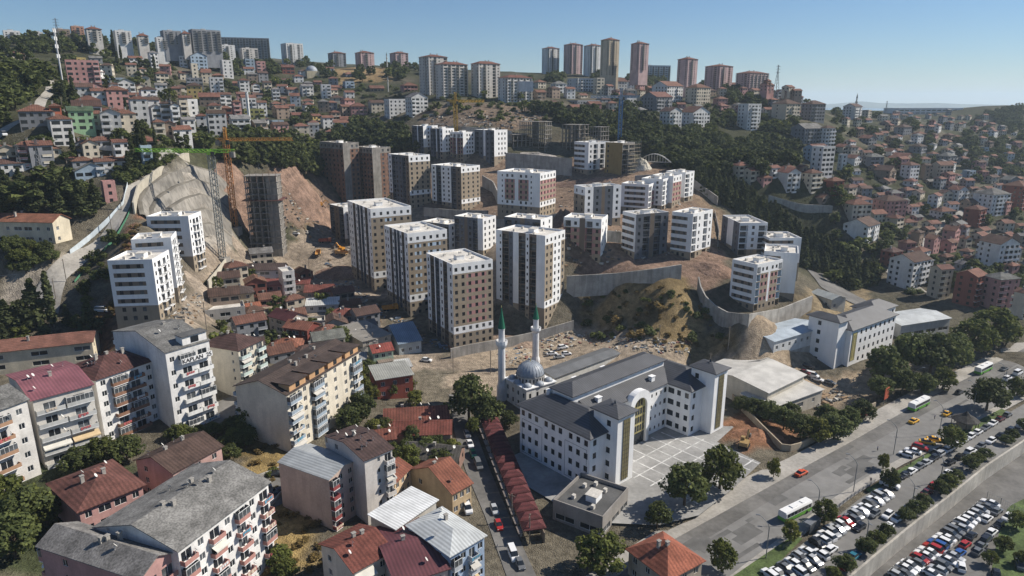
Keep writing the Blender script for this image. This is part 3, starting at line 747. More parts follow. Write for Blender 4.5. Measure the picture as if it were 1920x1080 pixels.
toki("tall tower with pink squares between its lit windows, nearest the minarets", (847,496), (852,660), (790,475), (927,488), 11, "w1 w1 w2 w2 w2 w1", "w0 g3 .0*.3 g4 w0 g3 .0*.3 w0", base=2, brick=True)
toki("tall wide tower with grey balcony strips behind the right minaret", (1020,442), (1020,622), (922,432), (1066,432), 13, "w1 w1 w0 w0 w1", ".0*.4 s0*.5 g3 s4*.6 .0*.8 g3 s0*.5 g3 .0*1.2", base=3, brick=True)
toki("tall tower with pale mint squares between its windows, left of the pink one", (766,438), (770,595), (721,422), (841,430), 11, "w1 w5 w1 w5 w5 w1", BT, base=2)
toki("leftmost finished tall tower, beige with blue grey window strips", (701,392), (703,548), (671,375), (770,384), 12, "w1 w1 w5 w1 w1 w1", BT, base=2)
toki("tall beige tower with white top, right of the two bare brick towers", (767,292), (770,394), (728,286), (807,289), 11, "w1 w1 w1 w1", "w0 g4 w4 w4 g4 w3", yaw=42, base=3)
toki("tall white and beige tower below the end of the four-block row", (863,313), (866,400), (806,308), (899,311), 10, "w1 w1 w1 w1", "w0 g4 w0 w0 g4 w3", yaw=50, base=2)
toki("tower with red and pink window panels standing alone mid site", (1010,325), (1012,410), (928,320), (1040,323), 8, "w2 w2 w2 w2 w2", ".0*.5 s0 w2 w2 .0*.7 w2 w2 s0 .0*1.2", yaw=60, base=2, band=1)
# row of four on the upper terrace
for k, (nt, nb, l, r, bspec, txt) in enumerate((((792,236),(795,292),(771,236),(820,236),"g4 w4 .0*.4 g4 w4","far left block of the white four-block row"), ((829,241),(831,302),(806,241),(851,242),"w4 g4 .0*.4 g4 w0","second white block of the upper four-block row"),
        ((867,248),(869,306),(842,246),(889,247),"w2 g2 .0*.4 g2 w2","third block of the four-block row, pink balconies"), ((926,244),(927,313),(889,243),(951,243),"g4 w4 .0*.5 w4 g4","right end block of the four-block row, grey balconies"))):
    toki(txt, nt, nb, l, r, 7, ".0 w0 w0 w0 .0*.3", bspec, yaw=50, base=2, band=0, kind="block", group="row of four blocks on the upper terrace")
toki("white block beside the gold clad unfinished one", (1102,267), (1102,329), (1075,267), (1142,267), 6, "w0 g0 .0*.4 g0 w0", "w6 w6 w6 .0", yaw=35, base=1, band=0, kind="block")
toki("gold clad unfinished block wrapped in scaffolding", (1165,268), (1165,329), (1143,267), (1187,267), 6, "g3 g3", "w1 .1 .1", yaw=45, w=13, d=13, base=0, band=0, kind="block", mats=("accent","accent","accent","raw_concrete","grey_render","accent","accent"))
for _c in THINGS[-1].children:
    if _c.name.startswith('wall'): _c.color = (0.29,0.205,0.085,1)
sm = dict(base=1, band=0, kind="block", group="mid-rise blocks on the lower terraces")
toki("mid-rise block with brown stripe between the tall towers", (906,410), (906,482), (852,407), (931,406), 6, "w0 w0 w0", "g4 w4 .3*.6 w4 g4 .0", yaw=58, **sm)
toki("white block whose roof shows just behind the wide tower", (1012,412), (1013,487), (943,408), (1023,408), 6, "w0 w0", "g4 w4 .3*.6 w4 g4", yaw=62, w=12, **sm)
toki("white block roof showing behind the mint tower", (842,421), (843,490), (790,413), (853,416), 6, "w0 w0", "g4 w4 .3*.6 w4 g4", yaw=55, w=12, **sm)
toki("narrow block with dusky pink balconies and brown centre stripe", (1125,411), (1125,495), (1056,408), (1130,405), 6, "w0 w0", "g2 w2 .3*.7 g2 w2", yaw=70, w=13, d=17, **sm)
toki("white block with blue grey balconies split by a brown stripe", (1194,402), (1189,487), (1168,398), (1255,399), 6, "w4 g4 .3*.6 g4 w4", "w6 w6 w6 .0*.4", yaw=25, **sm)
toki("white corner block with lit balconies above the red earth bank", (1296,401), (1294,488), (1256,399), (1333,396), 6, "g0 w0 .0*.4 g0 w0", "w6 w6 w6 .0", yaw=47, **sm)
toki("long white block with blue window strips behind the pink-balcony block", (1094,351), (1095,426), (1073,349), (1163,348), 6, "w0 w4 .3*.4 w4 w0", "w1 w1", yaw=25, **sm)
toki("white block with four wide brown window bands", (1215,346), (1214,402), (1163,348), (1231,340), 5, "g0 w2", ".0*.5 w6 w6 w6 .0*.5", yaw=62, w=11, **sm)
toki("slim white block second in the receding terrace row", (1240,336), (1240,396), (1228,341), (1252,332), 6, "g0 w0 g0", ".0 w0", yaw=58, w=13, d=12, **sm)
toki("pink windowed block in the receding terrace row", (1260,330), (1259,391), (1250,333), (1277,325), 6, "w2 w2 w2", ".0 .0", yaw=55, w=12, d=12, **sm)
toki("white end block of the receding terrace row above the gully", (1283,323), (1282,380), (1273,330), (1295,321), 6, "g0 w0", ".0 .0 .0", yaw=50, w=11, d=12, **sm)
toki("six-storey block above the long white shed, pink window strips", (1416,496), (1412,586), (1363,487), (1472,488), 6, "g5 w2 w2 .0*.5 w2 w2 g5", ".0*.3 w6 w6 w6 .0*.5", **sm)
toki("white block with bare brown corner behind the pink-strip block", (1491,475), (1487,566), (1428,473), (1504,462), 6, "g0 g0", "w6 w6 .0*2", **sm)
toki("low white block at the edge of the pine gully", (1436,446), (1437,505), (1411,434), (1497,446), 5, "w6 w6 w6 .0", "w6 w6 w6", **sm)
toki("grey windowed block furthest back above the pine gully", (1383,418), (1382,480), (1359,403), (1431,416), 5, "g0 w0 g0", "w4 .0 w4", **sm)
zm = dict(base=2, band=0, kind="block", group="three white blocks below the lined excavation")
toki("nearest of three white blocks, by the cypress trees", (285,486), (302,605), (199,489), (320,468), 7, "w0 k0 .0*.3 k0 w0", ".0*.4 w6 w6 w6 .0*.9", **zm)
toki("middle of three white blocks below the lined excavation", (333,445), (337,570), (257,450), (348,433), 8, "w0 k0 k0 w0", ".0*.4 w6 w6 w6 .0*.9", **zm)
toki("rear of three white blocks, nearest the green crane", (362,405), (366,510), (292,403), (369,396), 7, "w0 k0 k0 w0", ".0*.4 w6 w6 w6 .0*.9", **zm)
toki("small white block left of the tall towers", (648,389), (648,458), (622,386), (670,389), 7, ".0 w0 w0", "g4 w3 g4", yaw=40, w=12, **sm)
toki("low grey block tucked against the leftmost tower", (662,402), (662,460), (648,400), (674,402), 6, ".0 w0", "g4 w4", yaw=45, **sm)
# bare brick towers
BM = ("raw_concrete", "brick_infill", "brick_infill", "raw_concrete", "raw_concrete", "brick_infill", "brick_infill")
for txt, nt, nb, l, r in (("bare brick and concrete tower at the back left of the site", (646,268), (650,388), (602,268), (676,269)), ("bare brick and concrete tower in front of its taller twin", (699,277), (703,386), (664,277), (734,277))):
    toki(txt, nt, nb, l, r, 13, ".0 .0*.5 w1 w1", "w1 w1 w1 w1 w1 w1", yaw=48, base=0, band=0, mats=BM, group="bare brick towers", ww=1.5, wh=1.6)
# ------------------------------------------------------------------ open concrete frames
def frame_block(label, p, yaw, w, d, floors, fh, bx, by, solid=None, top_wide=False):
    root = thing("concrete_frame", label, "unfinished building", p, yaw, "open concrete frames")
    s = MB(); s.box(-.4, w+.4, -.4, d+.4, -0.25, 0); sm_ = s.mesh("floor_slab", ["raw_concrete"])
    for k in range(floors+1): put("floor_slab", sm_, root, (0, 0, k*fh))
    c = MB(); c.box(-.25, .25, -.25, .25, -4, floors*fh-.25); cm = c.mesh("column", ["raw_concrete"])
    for i in range(bx+1):
        for j in range(by+1): put("column", cm, root, (.25+(w-.5)*i/bx, .25+(d-.5)*j/by, 0))
    if solid:
        for (x0, x1, y0, y1) in solid:
            q = MB(); q.box(x0*w+.02, x1*w-.02, y0*d+.02, y1*d-.02, -4, floors*fh-.3); q.build("core_wall", "raw_concrete", root)
    if top_wide:
        q = MB(); q.box(-2, w+2, -2, d+2, (floors-4)*fh+.1, (floors-4)*fh+.3); q.build("work_platform", "steel", root, color=(0.12,0.05,0.04))
        for x in range(0, 6):
            q = MB(); q.bar((w*x/5, -1.0, (floors-1)*fh), (w*x/5, -1.0, floors*fh+2.5), 0.12); q.build("starter_bar", "steel", root, color=(0.2,0.12,0.08))
    return root
p, yw, w_, d_, h = corner((471,330), (471,468), yaw=6, w=14, d=10)
frame_block("dark open concrete tower frame still rising beside the cranes", p, yw, 15.5, 10, int(h/3.0), h/int(h/3.0), 5, 3, solid=((0.66,0.99,0.03,0.9),(0.03,0.66,0.55,0.9)), top_wide=True)
for txt, nt, nb, w, d, yw in (("left concrete frame with deep bays above the retaining wall", (1020,228), (1022,284), 10, 20, 62), ("middle concrete frame behind the white block", (1085,234), (1085,285), 12, 14, 52), ("right concrete frame nearest the blue crane", (1125,238), (1125,288), 9, 9, 45)):
    p, yv, w_, d_, h = corner(nt, nb, yaw=yw, w=w, d=d)
    n = max(4, int(round(h/3.0))); frame_block(txt, p, yv, w, d, n, h/n, 3, 4, solid=((0.4,0.7,0.4,0.6),))
p, yv, w_, d_, h = corner((960,252), (962,276), yaw=30, w=14, d=10)
frame_block("low two-storey concrete frame on the terrace beside the white row", p, yv, 14, 10, 2, h/2, 4, 2)
# ------------------------------------------------------------------ the school: two wings, a centre range, stair towers and an arched portal
school = thing("school_building", "large white school with dark grey roofs round a concrete yard", "school", SB, YW)
SM = ("white_render", "beige_render", "grey_render")
def outline(root, pts, zb, z0, floors, fh, specs, mats, color=None, top=0.3, ww=1.35, wh=1.7, bake_from=99, frame="frame_dark", name="wall"):
    mb = MB(); wins = []
    for i, (p, q) in enumerate(zip(pts, pts[1:]+pts[:1])):
        L = math.hypot(q[0]-p[0], q[1]-p[1]); u = ((q[0]-p[0])/L, (q[1]-p[1])/L)
        facade(mb, p, u, (u[1], -u[0]), L, zb, z0, floors, fh, specs[i], wins, len(mats), None, False if specs[i].strip('.0 ') else True, ww, wh, top)
    mb.build(name, list(mats)+["glass"], root, color=color)
    for kind, p, rz, x, h in wins:
        if kind == 'window': put("window", window_mesh(x, h, frame, "glass", x > 0.9), root, p, rz)
        elif kind == 'rail': put("railing", rail_mesh(x), root, p, rz)
fl, fh = 4, 3.7
outline(school, [(0,0),(14,0),(14,8.5),(45,8.5),(45,0),(60,0),(60,27),(0,27)], -3, 0, fl, fh,
        ["w0 .0 .0 w0*.6", ".0 w0 .0", "s0 s0 s0 s0 .0*4 s0 s0 s0 s0 s0 w0", "d0 w0 w0", "w0 .0 .0 w0", "w0 w0 w0 w0 w0 w0", "w0 "*12, "w0 w0 w0 .0*.4 w0 w0 w0 .0*.4 w0 w0 w0"], SM)
ROOFC = (0.072, 0.074, 0.082)
zr = fl*fh+0.33
for (x0, x1, y0, y1, kind, rise) in ((0,14,0,27,'hip',3.4), (45,60,0,27,'hip',3.4)):
    b, r = roof_mesh(kind, x1-x0, y1-y0, 0, 0.9, rise, 0.25); b.build("roof", "sheet_roof", school, (x0, y0, zr), color=ROOFC)
b, r = roof_mesh('gx', 38, 18.5, 0, 0.5, 4.0, 0.25); b.build("roof", "sheet_roof", school, (11, 8.5, zr+0.04), color=ROOFC)
# raised ridge rooms above the centre range
b = MB(); b.box(8, 50, 14, 22, zr-1, zr+4.6, 0); b.build("clerestory_wall", "white_render", school)
b, r = roof_mesh('hip', 42, 8, 0, 0.8, 1.9, 0.25); b.build("roof", "sheet_roof", school, (8, 14, zr+4.65), color=ROOFC)
# stair towers with a tall gold glazed strip
GOLD = (0.19, 0.165, 0.085)
for tx in (6.3, 51.3):
    outline(school, [(tx,-3.8),(tx+7,-3.8),(tx+7,4.5),(tx,4.5)], -3, 0, 5, 3.9, [".0 .0", "s0 .0", ".0", ".0 w0*.8 .0*.4" if tx < 20 else "w0 .0"], SM, top=0.6, name="stair_tower_wall")
    b, r = roof_mesh('hip', 7, 8.3, 0, 0.8, 1.5, 0.25); b.build("roof", "sheet_roof", school, (tx, -3.8, 20.15), color=ROOFC)
    b = MB(); b.lathe([(0.9,0),(0.5,0.2),(0.0,1.2)], 4); b.build("roof_finial", "sheet_roof", school, (tx+3.5, 0.3, 21.5), color=ROOFC)
    g = MB(); g.box(tx+2.3, tx+4.9, -3.95, -3.82, 1.0, 18.6, 0)
    gl = g.build("glazed_strip", "accent", school, color=GOLD)
    m_ = MB()
    for k in range(1, 14): m_.box(tx+2.25, tx+4.95, -4.0, -3.96, 1+k*1.26, 1.07+k*1.26)
    for k in range(4): m_.box(tx+2.3+k*.84, tx+2.37+k*.84, -4.03, -4.0, 1.0, 18.6)
    m_.build("mullion", "frame_dark", gl)
# portal with round arch and gold glazing
px0, px1, yp = 25.0, 34.0, 6.6
b = MB(); cx = (px0+px1)/2; R_ = 3.1; zc = 12.0; y0, y1 = yp, 8.6
out = [(px0, -3), (px0, 14.2)] + [(cx+(px1-px0)/2*math.cos(a), 14.2+3.2*math.sin(a)) for a in np.linspace(math.pi, 0, 13)][1:-1] + [(px1, 14.2), (px1, -3)]
arch = [(cx-R_, 3.6), (cx-R_, zc)] + [(cx+R_*math.cos(a), zc+R_*math.sin(a)) for a in np.linspace(math.pi, 0, 13)][1:-1] + [(cx+R_, zc), (cx+R_, 3.6)]
n = len(out)
for i in range(n-1): b.quad((out[i][0],y0,out[i][1]), (out[i+1][0],y0,out[i+1][1]), (arch[i+1][0],y0,arch[i+1][1]), (arch[i][0],y0,arch[i][1]))
for i in range(n-1): b.quad((out[i+1][0],y0,out[i+1][1]), (out[i][0],y0,out[i][1]), (out[i][0],y1,out[i][1]), (out[i+1][0],y1,out[i+1][1]))
for i in range(n-1): b.quad((arch[i][0],y0,arch[i][1]), (arch[i+1][0],y0,arch[i+1][1]), (arch[i+1][0],y0+1,arch[i+1][1]), (arch[i][0],y0+1,arch[i][1]))
b.box(px0, cx-R_, y0, y1, -3, 3.6); b.box(cx+R_, px1, y0, y1, -3, 3.6)
b.build("portal", "white_render", school)
g = MB(); g.poly([(x, y0+0.7, z) for x, z in arch]); gl = g.build("portal_glazing", "accent", school, color=(0.42,0.36,0.16))
for k in range(5):
    for q in range(4):
        if q == 3 and k in (0, 4): continue
        w_ = MB(); w_.box(-.3, .3, -.05, .05, 0, 1.9); w_.build("pane", "glass", gl, (cx-2.3+k*1.15, y0+0.62, 4.2+q*2.7))
b = MB(); b.box(cx-R_, cx+R_, y0+.8, y0+.9, -0.5, 3.3); b.build("entrance_door", "glass", school)
# roof lanterns
b = MB(); b.box(-.8,.8,-.6,.6,-1.2,1.1); b.box(-1,1,-.8,.8,1.1,1.25)
lm = b.mesh("roof_vent", ["white_render"])
for x, y, z in ((8,23,zr+2.4),(20,24.5,zr+2.3),(33,24.5,zr+2.3),(50,22,zr+2.6),(16,11.5,zr+1.6),(40,11,zr+1.5)): put("roof_vent", lm, school, (x, y, z))
# trim bands painted brown on the side walls
for (x, y0, y1) in ((-0.03, 1.0, 9.0), (-0.03, 17.8, 26.0)):
    b = MB()
    for z0, z1, a, c in ((0.6,0.7,y0,y1),(11.0,11.1,y0,y1)): b.box(x, 0.0, a, c, z0, z1)
    for yy in (y0, y1-.1): b.box(x, 0.0, yy, yy+.1, 0.7, 11.0)
    b.build("trim", "grey_render", school)
# joints of the yard slabs: pale strips of sealer
b = MB()
for i in range(7):
    for (x0,x1,y0,y1) in ((16+i*5-0.2, 16+i*5+0.2, -23, 7),):
        b.quad((x0,y0,0.012),(x1,y0,0.012),(x1,y1,0.012),(x0,y1,0.012))
for j in range(5): b.quad((13.5,-21+j*5.5,0.016),(47,-21+j*5.5,0.016),(47,-20.6+j*5.5,0.016),(13.5,-20.6+j*5.5,0.016))
pmat("joint_sealer", (0.56,0.555,0.54), .9, .35, .5, fine=.2)
sj = b.build("yard_joint", "joint_sealer", None, SB, YW); stuff(sj, "pale sealed joints between the yard slabs")
# ------------------------------------------------------------------ second school by the street trees
p, yw, w_, d_, h = corner((1592,612), (1588,688), (1525,590), (1660,578), yaw=36, w=34, d=15)
s2 = thing("school_building", "grey roofed white school half hidden behind the street trees", "school", p, yw)
outline(s2, [(0,0),(34,0),(34,13),(0,13)], -4, 0, 4, 3.6, [".0*1.6 w0 w0 w0 w0 w0 w0 w0 w0", ".0", "w0 "*8, ".0 g2 .0 .0"], SM)
b, r = roof_mesh('hip', 34, 13, 0, 0.8, 3.2, .25); b.build("roof", "sheet_roof", s2, (0,0,14.75), color=(0.085,0.085,0.09))
outline(s2, [(-6,2),(0.05,2),(0.05,14),(-6,14)], -4, 0, 5, 3.6, [".0 .0", ".0", ".0", ".0 w0 .0 .0"], SM, name="stair_tower_wall")
b, r = roof_mesh('hip', 6, 12, 0, 0.9, 1.6, .25); b.build("roof", "sheet_roof", s2, (-6,2,18.4), color=(0.085,0.085,0.09))
b = MB(); b.box(1.2, 4.2, -0.14, -0.02, 2.0, 13.2); g = b.build("glazed_strip", "accent", s2, color=(0.42,0.37,0.15))
b = MB(); b.box(1.2, 1.3, -0.19, -0.14, 2, 13.2); b.box(4.1, 4.2, -0.19, -0.14, 2, 13.2); b.box(2.0, 2.1, -0.19, -0.14, 3, 12.2); b.box(3.3, 3.4, -0.19, -0.14, 3, 12.2); b.build("mullion", "frame_dark", g)
outline(s2, [(30,6),(46,6),(46,16),(30,16)], -4, 0, 4, 3.6, ["w0 w0 w0 w0", "w0 w0", ".0", ".0"], SM, name="rear_wing_wall")
b, r = roof_mesh('hip', 16, 10, 0, 0.8, 2.6, .25); b.build("roof", "sheet_roof", s2, (30,6,14.85), color=(0.085,0.085,0.09))
# ------------------------------------------------------------------ mosque
p1, _, _, _, h1 = corner((938,572), (941,748), yaw=0, w=1, d=1)
p2 = on_z(1004, 690, p1[2]); 
lo = 0
for k in range(600):
    if pix((p2[0], p2[1], p2[2]+k*.1))[1] <= 568: h2 = k*.1; break
pm = on_z(994, 752, p1[2])
mosque = thing("mosque", "small white mosque with grey lead dome and two green tipped minarets", "mosque", pm, math.radians(35))
MW = "accent"; mc = (0.66,0.65,0.62)
outline(mosque, [(-6,-6),(6,-6),(6,6),(-6,6)], -2, 0, 2, 3.4, ["w0 w0 w0 w0"]*4, ("accent",), color=mc, top=0.8, ww=0.9, wh=1.6)
b = MB(); b.box(-6.3,6.3,-6.3,6.3,7.6,7.9); b.build("cornice", "white_render", mosque)
b = MB(); b.lathe([(4.7,7.9),(4.7,9.9),(4.9,9.95),(4.9,10.2)], 24); b.build("drum", MW, mosque, color=(0.52,0.50,0.47), smooth=False)
b = MB(); b.lathe([(4.6*math.cos(a), 10.2+4.2*math.sin(a)) for a in np.linspace(0, math.pi/2-.02, 9)], 24); dome = b.build("dome", "lead_dome", mosque, smooth=True)
b = MB(); b.lathe([(0.25,14.3),(0.12,14.7),(0.2,15.0),(0.03,15.8)], 6); b.build("finial", "steel", dome, color=(0.5,0.4,0.15))
for k in range(24):
    a = 2*math.pi*k/24+.13
    w_ = MB(); w_.box(-.25,.25,-.04,.04,8.2,9.6); w_.build("window", "glass", mosque, (4.72*math.cos(a), 4.72*math.sin(a), 0), a+math.pi/2)
    q = MB()
    for a0, a1 in zip(np.linspace(0, 1.45, 6)[:-1], np.linspace(0, 1.45, 6)[1:]):
        q.bar((4.63*math.cos(a0), 0, 10.2+4.23*math.sin(a0)), (4.63*math.cos(a1), 0, 10.2+4.23*math.sin(a1)), 0.07)
    q.build("rib", "lead_dome", dome, (0,0,0), a)
for k, (dx, dy) in enumerate(((-4.3,-4.3),(4.3,-4.3),(4.3,4.3),(-4.3,4.3),(0,-5.2),(-5.2,0))):
    b = MB(); b.lathe([(1.5*math.cos(a), 7.9+1.2*math.sin(a)) for a in np.linspace(0, math.pi/2-.02, 6)], 12); b.build("small_dome", "lead_dome", mosque, (dx, dy, 0), smooth=True)
def minaret(p, h):
    d = np.array(p)-pm; c, s = math.cos(-math.radians(35)), math.sin(-math.radians(35))
    loc = (d[0]*c-d[1]*s, d[0]*s+d[1]*c, p[2]-pm[2])
    b = MB(); z1 = h*0.70
    b.lathe([(1.7,-2),(1.7,h*.13),(1.25,h*.19),(1.2,h*.55),(1.9,h*.59),(1.9,h*.625),(1.7,h*.625),(1.7,h*.60),(1.05,h*.60),(1.0,h*.745),(1.15,h*.75),(1.15,h*.76)], 12)
    m = b.build("minaret", "accent", mosque, loc, color=(0.68,0.68,0.68))
    b = MB(); b.lathe([(1.2,h*.76),(0.9,h*.82),(0.45,h*.90),(0.06,h*.975)], 12); b.build("spire", "accent", m, color=(0.015,0.13,0.075))
    b = MB(); b.lathe([(0.05,h*.97),(0.14,h*.98),(0.04,h)], 6); b.build("finial", "steel", m, color=(0.5,0.4,0.15))
    for k in range(12):
        a = k*math.pi/6+math.pi/12
        q = MB(); q.box(-.03,.03,-.42,.42,h*.60,h*.635); q.build("balcony_panel", "white_render", m, (1.86*math.cos(a), 1.86*math.sin(a), 0), a)
minaret(p1, h1); minaret(p2, h2)
print('minaret', h1, h2, 'portal px', pix((SB[0]+math.cos(YW)*29.5-math.sin(YW)*6.6, SB[1]+math.sin(YW)*29.5+math.cos(YW)*6.6, 1)))
# ------------------------------------------------------------------ covered market with a row of small hip roofs
pa, pb = at(917, 806), at(1003, 1022)
v = pb-pa; Lm = math.hypot(v[0], v[1]); ya = math.atan2(v[1], v[0])
arc = thing("market_arcade", "long covered market under a row of maroon hip roofs", "market hall", pa, ya)
nm = 15; ml = Lm/nm; mw = 5.6
rm_, r = roof_mesh('hip', ml-.05, mw, 0, 0.0, 1.15, .2); rme = rm_.mesh("roof", ["tile_roof"])
b = MB(); b.box(-.15,.15,-.15,.15,-2.5,3.9); pme = b.mesh("post", ["concrete"])
for k in range(nm):
    dz = float(v[2])*(k/nm)
    put("roof", rme, arc, (k*ml, -mw/2, 4.0+dz), color=(0.115,0.035,0.036))
    put("post", pme, arc, (k*ml+.2, -mw/2+.3, dz)); put("post", pme, arc, (k*ml+.2, mw/2-.3, dz))
    b = MB(); b.box(k*ml+.4, k*ml+ml-.3, mw/2-.5, mw/2-.3, dz-2, dz+2.6); b.build("stall_wall", "accent", arc, color=(0.24,0.19,0.15))
    b = MB(); b.box(k*ml+.6, k*ml+ml-.2, -mw/2-1.1, -mw/2-.05, dz+3.2, dz+3.35); b.build("awning", "sheet_roof", arc, color=(0.20,0.17,0.15))
# ------------------------------------------------------------------ near apartment houses
def near(label, N, floors, A, B, L=None, R=None, Nb=None, h=None, D=None, name="apartment_house", **kw):
    w, d, yaw = kw.pop('w', None), kw.pop('d', None), kw.pop('yaw', None)
    if Nb: p, yw, w_, d_, hh = corner(N, Nb, L, R, yaw, w, d)
    else:
        p, yw, w_, d_ = solve3(N, L, R, h, w, d, yaw); hh = h
    print(label[:40], 'yaw %.0f w %.1f d %.1f h %.1f dist %.0f' % (math.degrees(yw), w_, d_, hh, dist(p)))
    top = kw.pop('top', 0.3)
    return building(name, label, kw.pop('cat', "apartment house"), p, yw, w_, d_, floors, (hh-top)/floors, A, B, D=D, top=top, group=kw.pop('group', "apartment houses on the near slope"), clutter=True, **kw), w_, d_, hh
GREY, BROWNR, REDR = (0.155,0.152,0.145), (0.085,0.055,0.045), (0.145,0.064,0.052)
WHT, CRM, PNK = (0.72,0.71,0.69), (0.58,0.50,0.38), (0.46,0.27,0.25)
k25, w_, d_, h_ = near("white apartment house with grey shingle roof and dark lettering on its top balcony", (310,661), 6, "w0 k0*1.5 k0*1.5", ".0 .0", (199,624), (398,640), (331,811), color=WHT, roof='gx', rcol=GREY, rmat="shingle_roof", over=0.3, rise=3.2, ndish=2, bcol=(0.72,0.72,0.70))
fc = bpy.data.curves.new("lettering", 'FONT'); fc.body = "KAPLAN  25"; fc.size = 1.6; fc.extrude = 0.03; fc.offset = 0.03; fc.align_x = 'CENTER'
_t = bpy.data.objects.new("lettering_curve", fc); COL.objects.link(_t); bpy.context.view_layer.update()
_lm = bpy.data.meshes.new_from_object(_t.evaluated_get(bpy.context.evaluated_depsgraph_get())); bpy.data.objects.remove(_t)
_lm.materials.clear(); _lm.materials.append(MATS["frame_dark"]); fo = put("lettering", _lm, k25)
fhk = (h_-.3)/6; _sb = MB(); _sb.box(w_*.27, w_*.985, -1.36, -1.30, 5*fhk-.1, 5*fhk+1.4); _sb.build('sign_band', 'white_render', k25); fo.location = (w_*0.625, -1.40, 5*fhk+0.12); fo.rotation_euler = (math.pi/2, 0, 0)
b = MB(); b.box(w_*.42, w_*.98, 0.6, 4.0, 0, 2.6, 0); b.box(w_*.40, w_*1.0, 0.2, 4.2, 2.6, 2.8, 1); b.build("attic_room", ["paint_wall", "dark_deck"], k25, (0,0,6*fhk+.3), color=WHT)
b = MB(); b.box(-1.1,1.1,-.05,.05,0.5,2.2); b.build("window", "glass", k25, (w_*.7, 0.55, 6*fhk+.3))
near("white house with brown curved balconies and maroon hip roof beside the lettered house", (185,712), 6, "w0 k0*1.3 k0*1.3 w0", ".0 w0", None, (294,675), (199,830), d=15, color=WHT, roof='hip', rcol=(0.105,0.05,0.045), rise=3.4, ndish=7, nch=3, bcol=(0.24,0.13,0.085))
near("apartment house with pink corrugated roof and pale awnings", (67,750), 5, "k0*1.4 k0*1.4", "w0 w0", (28,701), (176,719), (86,878), color=(0.60,0.57,0.52), roof='gx', rcol=(0.24,0.095,0.11), rmat="sheet_roof", rise=1.8, ndish=5, bcol=(0.5,0.5,0.48))
near("apartment house with grey roof and tan balconies at the picture's edge", (-60,793), 5, "k0 k0*1.2 w0", "w0", None, (60,749), (-38,935), d=14, color=(0.62,0.60,0.57), roof='gx', rcol=GREY, rmat="shingle_roof", rise=2.6, ndish=3, bcol=(0.36,0.22,0.14))
near("pink house with red-brown hip roof and chimney blocks", (148,957), 3, "w0 d0 d0 w0", "s0 .0 s0", (86,909), (269,911), h=9.5, color=PNK, roof='hip', rcol=REDR, rise=2.6, ndish=3, nch=2, over=0.7)
near("big apartment house with weathered grey roof, pink balconies facing the alley", (333,1031), 6, "k0 w0 k0 w0 k0 w0 k0", ".0 .0", (222,964), (468,899), h=19, color=WHT, roof='gx', rcol=(0.19,0.185,0.175), rmat="shingle_roof", rise=3.0, ndish=4, nch=4, bcol=(0.42,0.22,0.19), D="w0 k0 w0")
near("pink gabled house end with curved grey roof at the bottom corner", (262,1085), 5, "k0 k0", "w0 .0", (76,1022), (326,1036), h=17, color=PNK, roof='gy', rcol=(0.20,0.19,0.18), rmat="shingle_roof", rise=2.2, nch=3, ndish=2, bcol=(0.42,0.22,0.19))
hb, w_, d_, h_ = near("low brown roofed house with pink roof terrace", (324,886), 3, "w0 w0 w0", "w0 .0", (232,876), (431,844), h=9, color=(0.46,0.30,0.27), roof='gx', rcol=BROWNR, rise=2.6, ndish=4, nch=2)
near("cream apartment house with green balconies and brown hip roof", (445,657), 6, "k0*1.4 w0 k0*1.2", ".0 .0 s0", (392,652), (497,637), (457,752), color=(0.60,0.55,0.45), roof='hip', rcol=(0.085,0.05,0.045), rise=3.0, ndish=3, bcol=(0.46,0.55,0.52), d=14)
cb, w_, d_, h_ = near("tall cream apartment house with blue balconies and stepped brown roofs", (545,740), 6, "k0 w0 k1 w0*.8 w0 w0 k0", ".0 .0", (475,712), (654,656), (547,851), color=(0.66,0.60,0.49), mats=("paint_wall", "brown_render"), roof='gx', rcol=(0.075,0.055,0.048), rise=3.0, ndish=4, nch=4, bcol=(0.30,0.36,0.42))
for k in range(4):
    b = MB(); x0 = w_*(0.04+k*.25); b.box(x0, x0+w_*.2, -0.02, 3.4, 0, 2.2, 0); dm = b.build("dormer", "accent", cb, (0,0,h_), color=(0.50,0.30,0.16))
    b = MB(); b.prism([(x0-.4,-.6),(x0+w_*.2+.4,-.6),(x0+w_*.2+.4,5.5),(x0-.4,5.5)], 2.22, 2.42); b.build("dormer_roof", "tile_roof", dm, color=(0.075,0.055,0.048))
    b = MB(); b.box(-.8,.8,-.06,0,0.4,2.0); b.build("window", "glass", cb, (x0+w_*.1, -0.04, h_))
near("beige apartment house with silver metal roof, red corner balconies", (619,899), 5, "k0*.7 w0 w0 .0*.5", ".0 .0", (525,866), (675,862), (624,994), color=(0.50,0.385,0.33), roof='gy', rcol=(0.36,0.38,0.39), rmat="sheet_roof", over=0.25, rise=1.3, nch=0, bcol=(0.25,0.06,0.06))
near("white house with dark brown roof behind the silver roofed one", (688,862), 6, ".0 s0 k0", "w0 .0", (600,825), (749,849), (691,985), color=(0.60,0.56,0.52), roof='gx', rcol=(0.085,0.055,0.05), rise=1.6, ndish=9)
near("pale blue apartment house with ribbed silver hip roof beside the street", (844,1041), 4, "k0 w0 k0 w0", "w0 w0", (765,985), (908,1004), h=13, color=(0.33,0.42,0.55), roof='hip', rcol=(0.50,0.52,0.52), rmat="sheet_roof", rise=1.6, ndish=3, bcol=(0.45,0.47,0.5))
near("house with maroon ribbed roof between brown and silver roofs", (745,1095), 3, "w0 k0", "w0", (706,990), (834,1057), h=10, color=(0.52,0.42,0.38), roof='gx', rcol=(0.12,0.042,0.048), rmat="sheet_roof", rise=1.8, ndish=2)
